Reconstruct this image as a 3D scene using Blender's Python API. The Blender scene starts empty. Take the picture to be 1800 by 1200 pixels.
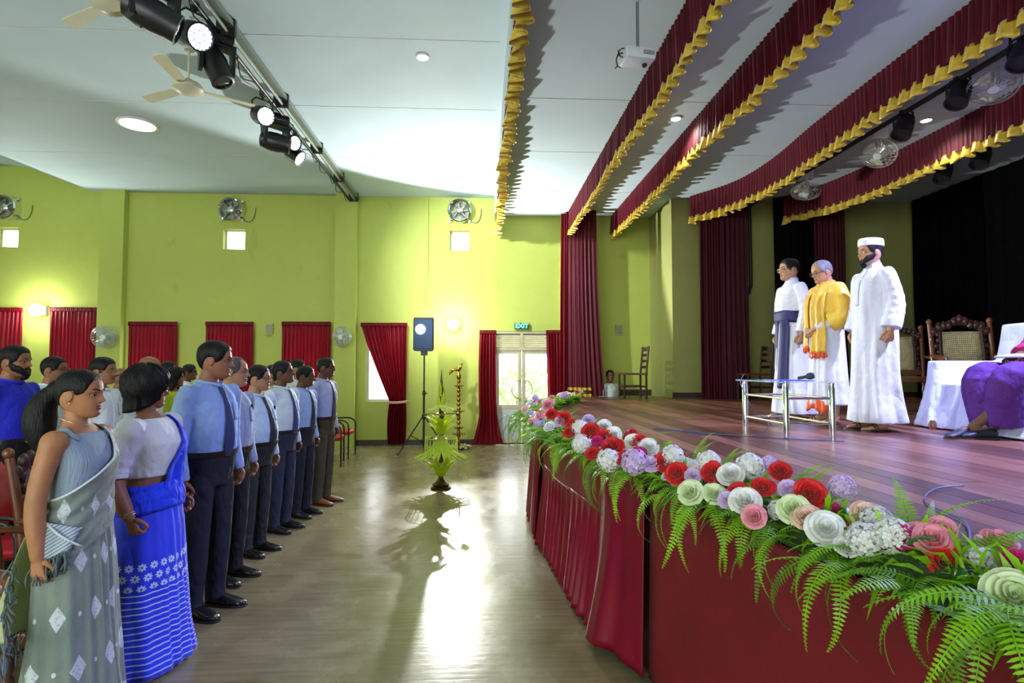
import bpy, bmesh, math, random
import numpy as np
from mathutils import Vector, Matrix, Euler, noise

random.seed(7)
SC = bpy.context.scene
COL = SC.collection
PI = math.pi

# ------------------------------------------------------------------ camera
F = 1000.0                      # focal length in pixels of the 1800 x 1200 frame
CAM = Vector((0.0, 0.0, 1.59))
PHI = math.atan(45.0 / F)       # camera tilted up
THETA = math.atan(54.0 / F * math.cos(PHI))   # and turned to the right
FWD = Vector((math.sin(THETA) * math.cos(PHI), math.cos(THETA) * math.cos(PHI), math.sin(PHI)))
RIGHT = Vector((math.cos(THETA), -math.sin(THETA), 0))
UP = RIGHT.cross(FWD)
cd = bpy.data.cameras.new('camera')
cd.sensor_width = 36.0
cd.lens = 36.0 * F / 1800.0
cd.clip_start = 0.05
cam = bpy.data.objects.new('camera', cd)
COL.objects.link(cam)
cam.location = CAM
cam.rotation_euler = Matrix((RIGHT, UP, -FWD)).transposed().to_euler()
SC.camera = cam


def ray(px, py):
    return RIGHT * ((px - 900) / F) + UP * (-(py - 600) / F) + FWD


def at(px, py, Y):
    d = ray(px, py)
    return CAM + d * (Y / d.y)


def onz(px, py, z):
    d = ray(px, py)
    return CAM + d * ((z - CAM.z) / d.z)


# ------------------------------------------------------------------ world, exposure
SC.view_settings.view_transform = 'Standard'
SC.view_settings.look = 'None'
SC.view_settings.gamma = 1.0
SC.view_settings.use_curve_mapping = False
SC.view_settings.exposure = 0.0
w = bpy.data.worlds.new('world')
SC.world = w
w.use_nodes = True
w.node_tree.nodes['Background'].inputs[0].default_value = (0.93, 0.97, 1.0, 1)
w.node_tree.nodes['Background'].inputs[1].default_value = 7.0


def lamp(name, kind, loc, power, color=(1, 1, 1), target=None, **kw):
    l = bpy.data.lights.new(name, kind)
    l.energy = power
    l.color = color
    for k, v in kw.items():
        setattr(l, k, v)
    o = bpy.data.objects.new(name, l)
    COL.objects.link(o)
    o.location = loc
    if target is not None:
        o.rotation_euler = (Vector(target) - Vector(loc)).to_track_quat('-Z', 'Y').to_euler()
    return o


# added fill lights standing in for daylight from unseen openings behind the camera
for dx in (-9.5, -5.5, -1.5):
    lamp('daylight_fill', 'AREA', (dx, -5.75, 2.5), 92, (0.86, 0.95, 1.0), (dx + 1.5, 6, 2.9),
         shape='RECTANGLE', size=2.8, size_y=3.4)
lamp('daylight_fill', 'AREA', (-12.6, 3.0, 2.6), 40, (0.97, 1.0, 0.95), (0, 4.5, 1.8),
     shape='RECTANGLE', size=6.0, size_y=2.2)  # added side fill; the left wall here is solid, without any opening

# ------------------------------------------------------------------ helpers


def srgb(r, g, b):
    def c(u):
        u /= 255.0
        return u / 12.92 if u <= 0.04045 else ((u + 0.055) / 1.055) ** 2.4
    return (c(r), c(g), c(b))


MATS = {}


def mat(name, col, rough=0.5, metal=0.0, var=0.08, scale=6.0, bump=0.0, bscale=30.0, emit=None, estr=1.0,
        transm=0.0, sheen=0.0, coat=0.0, stretch=(1, 1, 1), spec=0.5, alpha=1.0, transl=0.0, sss=0.0):
    if name in MATS:
        return MATS[name]
    m = bpy.data.materials.new(name)
    MATS[name] = m
    m.use_nodes = True
    nt = m.node_tree
    N, L = nt.nodes, nt.links
    bs = N['Principled BSDF']
    bs.inputs['Roughness'].default_value = rough
    bs.inputs['Metallic'].default_value = metal
    bs.inputs['Specular IOR Level'].default_value = spec
    bs.inputs['Transmission Weight'].default_value = transm
    bs.inputs['Coat Weight'].default_value = coat
    bs.inputs['Sheen Weight'].default_value = sheen
    bs.inputs['Alpha'].default_value = alpha
    if sss:
        bs.inputs['Subsurface Weight'].default_value = sss
        bs.inputs['Subsurface Radius'].default_value = (0.012, 0.005, 0.003)
        bs.inputs['Subsurface Scale'].default_value = 0.4
    tc = N.new('ShaderNodeTexCoord')
    mp = N.new('ShaderNodeMapping')
    mp.inputs['Scale'].default_value = stretch
    L.new(tc.outputs['Object'], mp.inputs['Vector'])
    no = N.new('ShaderNodeTexNoise')
    no.inputs['Scale'].default_value = scale
    no.inputs['Detail'].default_value = 5
    L.new(mp.outputs[0], no.inputs['Vector'])
    cr = N.new('ShaderNodeValToRGB')
    cr.color_ramp.elements[0].position = 0.3
    cr.color_ramp.elements[1].position = 0.7
    cr.color_ramp.elements[0].color = (*[max(0, c * (1 - var)) for c in col], 1)
    cr.color_ramp.elements[1].color = (*[min(1, c * (1 + var)) for c in col], 1)
    L.new(no.outputs['Fac'], cr.inputs['Fac'])
    L.new(cr.outputs['Color'], bs.inputs['Base Color'])
    if bump:
        n2 = N.new('ShaderNodeTexNoise')
        n2.inputs['Scale'].default_value = bscale
        n2.inputs['Detail'].default_value = 4
        L.new(mp.outputs[0], n2.inputs['Vector'])
        bp = N.new('ShaderNodeBump')
        bp.inputs['Strength'].default_value = bump
        bp.inputs['Distance'].default_value = 0.02
        L.new(n2.outputs['Fac'], bp.inputs['Height'])
        L.new(bp.outputs[0], bs.inputs['Normal'])
    if emit:
        bs.inputs['Emission Color'].default_value = (*emit, 1)
        bs.inputs['Emission Strength'].default_value = estr
    if transl:
        tl = N.new('ShaderNodeBsdfTranslucent')
        mx = N.new('ShaderNodeMixShader')
        mx.inputs[0].default_value = transl
        L.new(cr.outputs['Color'], tl.inputs['Color'])
        L.new(bs.outputs[0], mx.inputs[1])
        L.new(tl.outputs[0], mx.inputs[2])
        L.new(mx.outputs[0], N['Material Output'].inputs[0])
    return m


class NT:
    """small helper for hand-made node materials"""

    def __init__(self, name, rough=0.5, **kw):
        self.m = mat(name, (0.5, 0.5, 0.5), rough, **kw)
        self.N, self.L = self.m.node_tree.nodes, self.m.node_tree.links
        self.bs = self.N['Principled BSDF']
        self.tc = [n for n in self.N if n.type == 'TEX_COORD'][0]

    def math(self, op, a, b=None, c=None):
        n = self.N.new('ShaderNodeMath')
        n.operation = op
        for i, v in enumerate((a, b, c)):
            if v is None:
                continue
            if isinstance(v, (int, float)):
                n.inputs[i].default_value = v
            else:
                self.L.new(v, n.inputs[i])
        return n.outputs[0]

    def mix(self, fac, a, b):
        n = self.N.new('ShaderNodeMix')
        n.data_type = 'RGBA'
        for sock, v in ((n.inputs[0], fac), (n.inputs[6], a), (n.inputs[7], b)):
            if isinstance(v, (int, float)):
                sock.default_value = v
            elif isinstance(v, tuple):
                sock.default_value = (*v[:3], 1)
            else:
                self.L.new(v, sock)
        return n.outputs[2]

    def xyz(self, which='Object'):
        s = self.N.new('ShaderNodeSeparateXYZ')
        self.L.new(self.tc.outputs[which], s.inputs[0])
        return s.outputs

    def noise(self, scale, detail=4, stretch=(1, 1, 1)):
        mp = self.N.new('ShaderNodeMapping')
        mp.inputs['Scale'].default_value = stretch
        self.L.new(self.tc.outputs['Object'], mp.inputs[0])
        n = self.N.new('ShaderNodeTexNoise')
        n.inputs['Scale'].default_value = scale
        n.inputs['Detail'].default_value = detail
        self.L.new(mp.outputs[0], n.inputs['Vector'])
        return n.outputs['Fac']

    def ramp(self, fac, *stops):
        n = self.N.new('ShaderNodeValToRGB')
        e = n.color_ramp.elements
        while len(e) < len(stops):
            e.new(0.5)
        for k, (p, c) in enumerate(stops):
            e[k].position = p
            e[k].color = (*c, 1)
        self.L.new(fac, n.inputs[0])
        return n.outputs[0]

    def bump(self, h, strength=0.3, dist=0.02):
        b = self.N.new('ShaderNodeBump')
        b.inputs['Strength'].default_value = strength
        b.inputs['Distance'].default_value = dist
        self.L.new(h, b.inputs['Height'])
        self.L.new(b.outputs[0], self.bs.inputs['Normal'])

    def color(self, c):
        self.L.new(c, self.bs.inputs['Base Color'])


class MB:
    """collects shapes into one mesh"""

    def __init__(self):
        self.v, self.f, self.mi, self.cur = [], [], [], 0

    def add(self, vs, fs, mtx=None):
        o = len(self.v)
        if mtx is not None:
            vs = [mtx @ Vector(p) for p in vs]
        self.v.extend([tuple(p) for p in vs])
        for f in fs:
            self.f.append(tuple(i + o for i in f))
            self.mi.append(self.cur)
        return self

    def box(self, c, s, rot=None):
        x, y, z = s[0] / 2, s[1] / 2, s[2] / 2
        vs = [Vector((a, b, d)) for d in (-z, z) for a, b in ((-x, -y), (x, -y), (x, y), (-x, y))]
        if rot is not None:
            R = rot if isinstance(rot, Matrix) else Euler(rot).to_matrix()
            vs = [R @ p for p in vs]
        vs = [p + Vector(c) for p in vs]
        return self.add(vs, [(3, 2, 1, 0), (4, 5, 6, 7), (0, 1, 5, 4), (1, 2, 6, 5), (2, 3, 7, 6), (3, 0, 4, 7)])

    def bbox(self, x0, x1, y0, y1, z0, z1):
        return self.box(((x0 + x1) / 2, (y0 + y1) / 2, (z0 + z1) / 2), (abs(x1 - x0), abs(y1 - y0), abs(z1 - z0)))

    def tube(self, pts, r, n=8, sq=1.0, up=None):
        return self.add(*sh_tube(pts, r, n, sq, up))

    def lathe(self, prof, n=20, c=(0, 0, 0), axis=(0, 0, 1), closed=True, wob=None):
        q = Vector((0, 0, 1)).rotation_difference(Vector(axis))
        vs, fs = [], []
        for (r, z) in prof:
            for k in range(n):
                a = 2 * PI * k / n
                rr = r * (wob(a, z) if wob else 1)
                vs.append(q @ Vector((rr * math.cos(a), rr * math.sin(a), z)) + Vector(c))
        for i in range(len(prof) - 1):
            for k in range(n):
                k2 = (k + 1) % n
                fs.append((i * n + k, i * n + k2, (i + 1) * n + k2, (i + 1) * n + k))
        if closed:
            fs.append(tuple(range(n - 1, -1, -1)))
            fs.append(tuple(range((len(prof) - 1) * n, len(prof) * n)))
        return self.add(vs, fs)

    def grid(self, nu, nv, fn, closeu=False):
        vs = [fn(i / (nu - (0 if closeu else 1)), j / (nv - 1)) for j in range(nv) for i in range(nu)]
        fs = []
        for j in range(nv - 1):
            for i in range(nu if closeu else nu - 1):
                i2 = (i + 1) % nu
                fs.append((j * nu + i, j * nu + i2, (j + 1) * nu + i2, (j + 1) * nu + i))
        return self.add(vs, fs)

    def mesh(self, name, mats, smooth=True, angle=38):
        me = bpy.data.meshes.new(name)
        me.from_pydata(self.v, [], self.f)
        for m in (mats if isinstance(mats, (list, tuple)) else [mats]):
            me.materials.append(m)
        me.polygons.foreach_set('material_index', self.mi)
        if smooth:
            me.polygons.foreach_set('use_smooth', [True] * len(self.f))
            me.update()
            me.set_sharp_from_angle(angle=math.radians(angle))
        me.update()
        return me

    def build(self, name, mats, parent=None, smooth=True, angle=38, loc=None, rot=None, solid=None):
        return link(name, self.mesh(name, mats, smooth, angle), parent, loc, rot, solid)


def link(name, me, parent=None, loc=None, rot=None, solid=None):
    o = bpy.data.objects.new(name, me)
    COL.objects.link(o)
    if parent is not None:
        o.parent = parent
    if loc is not None:
        o.location = loc
    if rot is not None:
        o.rotation_euler = rot
    if solid:
        md = o.modifiers.new('thickness', 'SOLIDIFY')
        md.thickness = solid
        md.offset = 0
    return o


def frames(pts, up=None):
    pts = [Vector(p) for p in pts]
    T = []
    for i in range(len(pts)):
        a = pts[max(0, i - 1)]
        b = pts[min(len(pts) - 1, i + 1)]
        T.append((b - a).normalized())
    u = Vector(up) if up is not None else (Vector((0, 0, 1)) if abs(T[0].z) < 0.9 else Vector((1, 0, 0)))
    out = []
    for p, t in zip(pts, T):
        u = (u - t * u.dot(t))
        if u.length < 1e-6:
            u = t.orthogonal()
        u.normalize()
        out.append((p, u.copy(), t.cross(u)))
    return out


def sh_tube(pts, r, n=8, sq=1.0, up=None):
    if not isinstance(r, (list, tuple)):
        r = [r] * len(pts)
    vs, fs = [], []
    for (p, u, v), rr in zip(frames(pts, up), r):
        for k in range(n):
            a = 2 * PI * k / n
            vs.append(p + u * (rr * math.cos(a)) + v * (rr * sq * math.sin(a)))
    m = len(pts)
    for i in range(m - 1):
        for k in range(n):
            k2 = (k + 1) % n
            fs.append((i * n + k, i * n + k2, (i + 1) * n + k2, (i + 1) * n + k))
    fs.append(tuple(range(n - 1, -1, -1)))
    fs.append(tuple(range((m - 1) * n, m * n)))
    return vs, fs


def sh_loft(rings):
    n = len(rings[0])
    vs = [p for rg in rings for p in rg]
    fs = []
    m = len(rings)
    for i in range(m - 1):
        for k in range(n):
            k2 = (k + 1) % n
            fs.append((i * n + k, i * n + k2, (i + 1) * n + k2, (i + 1) * n + k))
    fs.append(tuple(range(n - 1, -1, -1)))
    fs.append(tuple(range((m - 1) * n, m * n)))
    return vs, fs


def sh_ball(c, r, n=10, m=7):
    if not isinstance(r, (tuple, list)):
        r = (r, r, r)
    rings = []
    for j in range(m + 1):
        th = PI * (j + 0.02) / (m + 0.04)
        rings.append([Vector((c[0] + r[0] * math.sin(th) * math.cos(2 * PI * k / n),
                              c[1] + r[1] * math.sin(th) * math.sin(2 * PI * k / n),
                              c[2] - r[2] * math.cos(th))) for k in range(n)])
    return sh_loft(rings)


def catmull(xs, ys, x):
    if x <= xs[0]:
        return ys[0]
    if x >= xs[-1]:
        return ys[-1]
    for i in range(len(xs) - 1):
        if x <= xs[i + 1]:
            break
    t = (x - xs[i]) / (xs[i + 1] - xs[i])
    h = xs[i + 1] - xs[i]
    m0 = (ys[i + 1] - ys[max(0, i - 1)]) / (xs[i + 1] - xs[max(0, i - 1)]) * h
    j = min(len(xs) - 1, i + 2)
    m1 = (ys[j] - ys[i]) / (xs[j] - xs[i]) * h
    t2, t3 = t * t, t * t * t
    return (2 * t3 - 3 * t2 + 1) * ys[i] + (t3 - 2 * t2 + t) * m0 + (-2 * t3 + 3 * t2) * ys[i + 1] + (t3 - t2) * m1


def spline(pts, n):
    """n points on a Catmull-Rom curve through pts"""
    pts = [Vector(p) for p in pts]
    s = [0.0]
    for a, b in zip(pts, pts[1:]):
        s.append(s[-1] + (b - a).length)
    out = []
    for k in range(n):
        x = s[-1] * k / (n - 1)
        out.append(Vector([catmull(s, [p[i] for p in pts], x) for i in range(3)]))
    return out


def fuse(shells, voxel, smooth=3):
    """one continuous skin over overlapping closed shapes"""
    mb = MB()
    for s in shells:
        mb.add(*s)
    me = bpy.data.meshes.new('fuse')
    me.from_pydata(mb.v, [], mb.f)
    o = bpy.data.objects.new('fuse', me)
    COL.objects.link(o)
    r = o.modifiers.new('r', 'REMESH')
    r.mode = 'VOXEL'
    r.voxel_size = voxel
    if smooth:
        s = o.modifiers.new('s', 'SMOOTH')
        s.factor = 0.5
        s.iterations = smooth
    dg = bpy.context.evaluated_depsgraph_get()
    m2 = bpy.data.meshes.new_from_object(o.evaluated_get(dg))
    vs = [v.co.copy() for v in m2.vertices]
    fs = [tuple(p.vertices) for p in m2.polygons]
    bpy.data.objects.remove(o)
    bpy.data.meshes.remove(me)
    bpy.data.meshes.remove(m2)
    return vs, fs


def tag(o, label=None, cat=None, group=None, kind=None):
    if label:
        o['label'] = label
    if cat:
        o['category'] = cat
    if group:
        o['group'] = group
    if kind:
        o['kind'] = kind
    return o


def thing(name, label, cat, loc=(0, 0, 0), rotz=0.0, group=None, scale=1.0):
    o = bpy.data.objects.new(name, None)
    COL.objects.link(o)
    o.empty_display_size = 0.1
    o.location = loc
    o.rotation_euler = (0, 0, rotz)
    o.scale = (scale,) * 3
    return tag(o, label, cat, group)


def dup(root, loc, rotz=None, label=None, group=None):
    r = root.copy()
    COL.objects.link(r)
    r.location = loc
    if rotz is not None:
        r.rotation_euler = (0, 0, rotz)
    if label:
        r['label'] = label
    if group:
        r['group'] = group
    for ch in list(root.children):
        c = ch.copy()
        COL.objects.link(c)
        c.parent = r
        for g in list(ch.children):
            d = g.copy()
            COL.objects.link(d)
            d.parent = c
    return r


def struct(o):
    return tag(o, kind='structure')


# ------------------------------------------------------------------ people
HZ = [-0.118, -0.115, -0.106, -0.095, -0.080, -0.065, -0.050, -0.030, -0.005, 0.010, 0.035]
HB = [0.040, 0.012, -0.010, -0.030, -0.052, -0.068, -0.080, -0.090, -0.097, -0.099, -0.100]
HF = [0.055, 0.070, 0.081, 0.087, 0.086, 0.089, 0.089, 0.088, 0.087, 0.092, 0.092]
HW = [0.008, 0.022, 0.036, 0.047, 0.056, 0.062, 0.067, 0.072, 0.075, 0.077, 0.076]


def head_slice(z):
    if z > 0.035:
        s = math.sqrt(max(0.0, 1 - ((z - 0.035) / 0.0802) ** 2))
        return -0.012 - 0.088 * s, -0.012 + 0.104 * s, 0.076 * s
    return catmull(HZ, HB, z), catmull(HZ, HF, z), catmull(HZ, HW, z)


def head_pt(a, z, face=True, nose=1.0):
    xb, xf, w = head_slice(z)
    c = (xb + xf) / 2
    if z < 0.03:
        k = min(1, (0.03 - z) / 0.06)
        c = c * (1 - k) + k * (xb * 0.62 + xf * 0.38)
    ca, sa = math.cos(a), math.sin(a)
    e = 0.86
    ca2 = math.copysign(abs(ca) ** e, ca)
    sa2 = math.copysign(abs(sa) ** e, sa)
    x = c + (xf - c if ca > 0 else c - xb) * ca2
    y = w * sa2
    if face and ca > 0.2:
        g = lambda u, s: math.exp(-(u / s) ** 2)
        if -0.05 < z < 0.022:
            t = (0.022 - z) / 0.055
            n = (0.005 + 0.024 * t ** 1.3) if z > -0.033 else 0.029 * max(0, (z + 0.047) / 0.014)
            x += nose * n * g(y, 0.0085 + 0.006 * max(0, t))
        x += 0.005 * g(z - 0.017, 0.007) * g(abs(y) - 0.025, 0.03)
        x -= 0.0125 * g(z + 0.004, 0.010) * g(abs(y) - 0.032, 0.015)
        x += 0.006 * g(z + 0.0575, 0.0045) * g(y, 0.019)
        x += 0.006 * g(z + 0.0685, 0.0050) * g(y, 0.017)
        x -= 0.005 * g(z + 0.063, 0.0022) * g(y, 0.022)
        x += 0.006 * g(z + 0.094, 0.012) * g(y, 0.02)
        x += 0.003 * g(z + 0.025, 0.015) * g(abs(y) - 0.045, 0.018)
    return Vector((x, y, z))


def head_shell(nose=1.0):
    zs = [0.115, 0.1145, 0.113, 0.110, 0.105, 0.098, 0.089, 0.078, 0.066, 0.054, 0.043, 0.034, 0.027, 0.022, 0.017, 0.012, 0.007,
          0.003, -0.001, -0.005, -0.009, -0.014, -0.019, -0.024, -0.028, -0.032, -0.036, -0.040, -0.044, -0.048, -0.051, -0.054,
          -0.057, -0.060, -0.0625, -0.065, -0.068, -0.071, -0.075, -0.080, -0.086, -0.092, -0.098, -0.104, -0.109, -0.113, -0.116, -0.118]
    n = 60
    an = []
    for k in range(n):
        t = -1 + 2 * k / n
        an.append(PI * math.copysign(abs(t) ** 1.45, t))
    rings = [[head_pt(a, z, nose=nose) for a in an] for z in reversed(zs)]
    return sh_loft(rings)


HAIRLINE = {
    'short': [(0, .068), (.55, .066), (.85, .05), (1.0, .01), (1.2, -.012), (1.38, -.014), (1.48, .022), (1.85, .016), (2.05, -.03), (2.5, -.062), (PI, -.07)],
    'receding': [(0, .094), (.3, .09), (.6, .103), (.85, .075), (1.0, .02), (1.2, -.01), (1.38, -.012), (1.48, .022), (1.85, .016), (2.05, -.03), (2.5, -.06), (PI, -.068)],
    'tied': [(0, .076), (.5, .070), (.8, .045), (1.0, .012), (1.2, -.004), (1.38, .0), (1.48, .022), (1.8, .008), (2.1, -.04), (2.6, -.07), (PI, -.07)],
    'bob': [(0, .066), (.4, .055), (.65, .03), (.85, -.02), (1.0, -.06), (1.3, -.095), (1.7, -.115), (2.2, -.13), (PI, -.14)],
    'long': [(0, .07), (.4, .06), (.7, .03), (.9, -.03), (1.1, -.10), (1.5, -.17), (2.0, -.20), (PI, -.21)],
}


def interp(tb, x):
    return float(np.interp(x, [p[0] for p in tb], [p[1] for p in tb]))


def hair_shell(style, vol=0.012, rows=16, cols=56, rough=0.002):
    """closed shell of hair from the crown down to the hairline"""
    tb = HAIRLINE[style]
    outer, inner = [], []
    ctr = Vector((-0.008, 0, 0.02))
    longs = style in ('bob', 'long')
    for j in range(rows + 1):
        t = j / rows
        ro, ri = [], []
        for k in range(cols):
            a = -PI + 2 * PI * k / cols
            lo = interp(tb, abs(a))
            z = 0.1148 - (0.1148 - lo) * (t ** 1.5 if t < 0.5 else 0.3536 + (t - 0.5) * 1.2929)
            zz = max(z, -0.02) if longs else z
            p = head_pt(a, zz, face=False)
            if longs:
                p.z = z
            q = p - ctr
            q.z *= 0.8 if z > 0 else 0.0
            q.normalize()
            th = vol * (1.0 - 0.75 * t ** 4 if not longs else 1.0 - 0.35 * t ** 3)
            if longs and z < -0.02:
                th *= 1 + 0.35 * math.sin((z + 0.02) / 0.12 * PI)
            th += rough * noise.noise(Vector((a * 3, z * 40, vol * 99)))
            if longs:
                th += 0.007 * math.sin(a * 13 + z * 45 + 2 * math.sin(z * 30)) + .006 * noise.noise(Vector((a * 2, z * 25, 3)))
            ro.append(p + q * max(0.002, th))
            ri.append(p - q * 0.006)
        outer.append(ro)
        inner.append(ri)
    n = cols
    vs = [p for r in outer for p in r] + [p for r in inner for p in r]
    fs = []
    m = rows + 1
    for i in range(m - 1):
        for k in range(n):
            k2 = (k + 1) % n
            fs.append((i * n + k, (i + 1) * n + k, (i + 1) * n + k2, i * n + k2))
            fs.append(((m + i) * n + k, (m + i) * n + k2, (m + i + 1) * n + k2, (m + i + 1) * n + k))
    for k in range(n):
        k2 = (k + 1) % n
        fs.append(((m - 1) * n + k, (2 * m - 1) * n + k, (2 * m - 1) * n + k2, (m - 1) * n + k2))
    return vs, fs


def patch_shell(a0, a1, zhi, zlo, th, cols=24, rows=6):
    """closed patch lying on the head (beard, moustache, side hair); zhi / zlo are functions of the angle"""
    vs, fs = [], []
    n, m = cols + 1, rows + 1
    ctr = Vector((-0.008, 0, 0.0))
    for side in (0, 1):
        for j in range(m):
            for k in range(n):
                a = a0 + (a1 - a0) * k / cols
                t = j / rows
                z = zhi(a) + (zlo(a) - zhi(a)) * t
                p = head_pt(a, z)
                q = (p - ctr).normalized()
                e = 4 * t * (1 - t) * min(1, 4 * k / cols, 4 * (cols - k) / cols)
                vs.append(p + q * (0.002 + th * min(1, e * 1.6)) if side == 0 else p - q * 0.004)
    o = n * m
    for j in range(m - 1):
        for k in range(cols):
            a, b, c, d = j * n + k, j * n + k + 1, (j + 1) * n + k + 1, (j + 1) * n + k
            fs.append((d, c, b, a))
            fs.append((o + a, o + b, o + c, o + d))
    for k in range(cols):
        fs.append((k, k + 1, o + k + 1, o + k))
        b = (m - 1) * n
        fs.append((b + k + 1, b + k, o + b + k, o + b + k + 1))
    for j in range(m - 1):
        fs.append(((j + 1) * n, j * n, o + j * n, o + (j + 1) * n))
        b = n - 1
        fs.append((j * n + b, (j + 1) * n + b, o + (j + 1) * n + b, o + j * n + b))
    return vs, fs


def ring(z, xb, xf, w, n=28, e=0.9, fold=0.0, fk=9, ph=0.0, cx=0.0, cy=0.0):
    out = []
    c = (xb + xf) / 2
    for k in range(n):
        a = 2 * PI * k / n
        ca, sa = math.cos(a), math.sin(a)
        m = 1 + fold * math.sin(fk * a + ph) + fold * 0.5 * math.sin((fk * 2 - 3) * a + ph * 2.3)
        out.append(Vector((cx + c + (xf - xb) / 2 * math.copysign(abs(ca) ** e, ca) * m,
                           cy + w * math.copysign(abs(sa) ** e, sa) * m, z)))
    return out


def hand(wrist, d, pn, side, curl=(0.45, 0.9, 0.9), s=1.0):
    """palm shell and finger shells; d points along the hand, pn is where the palm faces"""
    d = Vector(d).normalized()
    pn = Vector(pn)
    pn = (pn - d * pn.dot(d)).normalized()
    wv = d.cross(pn) * side
    W = Vector(wrist)
    rings = []
    for t, hw, ht in ((-.02, .024, .02), (.0, .025, .02), (.03, .034, .018), (.065, .041, .016), (.092, .040, .013)):
        rg = []
        for k in range(12):
            a = 2 * PI * k / 12
            rg.append(W + d * (t * s) + wv * (hw * s * math.cos(a)) + pn * (ht * s * math.sin(a)))
        rings.append(rg)
    palm = sh_loft(rings)
    fingers = []
    for off, ln, r in ((.030, .074, .0088), (.0105, .083, .0092), (-.010, .078, .0090), (-.029, .061, .0080)):
        p = W + d * (.082 * s) + wv * (off * s)
        pts = [p]
        ang = 0
        for frac, c in zip((.45, .32, .25), curl):
            ang += c * (1 + 0.1 * (off < 0))
            p = p + (d * math.cos(ang) + pn * math.sin(ang)) * (ln * s * frac * 1.02)
            pts.append(p)
        sp = spline(pts, 7)
        fingers.append(sh_tube(sp, [r * s * q for q in (1, 1.02, .98, 1.0, .92, .85, .55)], 8))
    b = W + d * (.022 * s) + wv * (.026 * s)
    pts = [b, b + (d * .6 + wv * .65 + pn * .3).normalized() * .04 * s]
    pts.append(pts[-1] + (d * .85 + wv * .12 + pn * .5).normalized() * .032 * s)
    pts.append(pts[-1] + (d * .85 - wv * .25 + pn * .5).normalized() * .026 * s)
    fingers.append(sh_tube(spline(pts, 7), [q * s for q in (.014, .013, .0115, .0108, .0102, .009, .006)], 8))
    return palm, fingers


def skin_mat(name, col):
    n = NT(name, 0.52, sss=0.08, spec=0.35)
    f = n.noise(18, 3)
    n.color(n.ramp(f, (0.3, tuple(c * 0.88 for c in col)), (0.75, tuple(min(1, c * 1.1) for c in col))))
    n.bump(n.noise(160, 3), 0.08, 0.004)
    return n.m


SK = {
    'brown': skin_mat('skin_brown', srgb(150, 102, 74)),
    'tan': skin_mat('skin_tan', srgb(180, 134, 102)),
    'dark': skin_mat('skin_dark', srgb(104, 70, 52)),
    'olive': skin_mat('skin_olive', srgb(172, 120, 80)),
    'pale': skin_mat('skin_pale', srgb(196, 146, 112)),
}
LIP = mat('lips', srgb(128, 60, 56), 0.4)
HAIR_B = mat('hair_black', (0.006, 0.0055, 0.005), 0.5, var=0.5, scale=40, stretch=(1, 1, 0.15), bump=0.35, bscale=130, spec=.22)
HAIR_G = mat('hair_grey', (0.22, 0.22, 0.23), 0.5, var=0.4, scale=50, stretch=(1, 1, 0.2), bump=0.6, bscale=130)
HAIR_S = mat('hair_salt', (0.06, 0.055, 0.05), 0.5, var=0.6, scale=60, stretch=(1, 1, 0.2), bump=0.6, bscale=130)
EYE_W = mat('eye_white', (0.42, 0.39, 0.36), 0.2, var=0.02)
EYE_D = mat('eye_iris', (0.015, 0.008, 0.005), 0.1, var=0.1)
BROW = mat('brow_hair', (0.02, 0.016, 0.014), 0.7)
RIM_D = mat('spectacle_rim_dark', (0.03, 0.03, 0.035), 0.3)
RIM_G = mat('spectacle_rim_gold', (0.6, 0.45, 0.2), 0.25, metal=1.0)
LENS = mat('spectacle_lens', (0.9, 0.95, 0.95), 0.02, transm=1.0, alpha=0.25)


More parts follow.
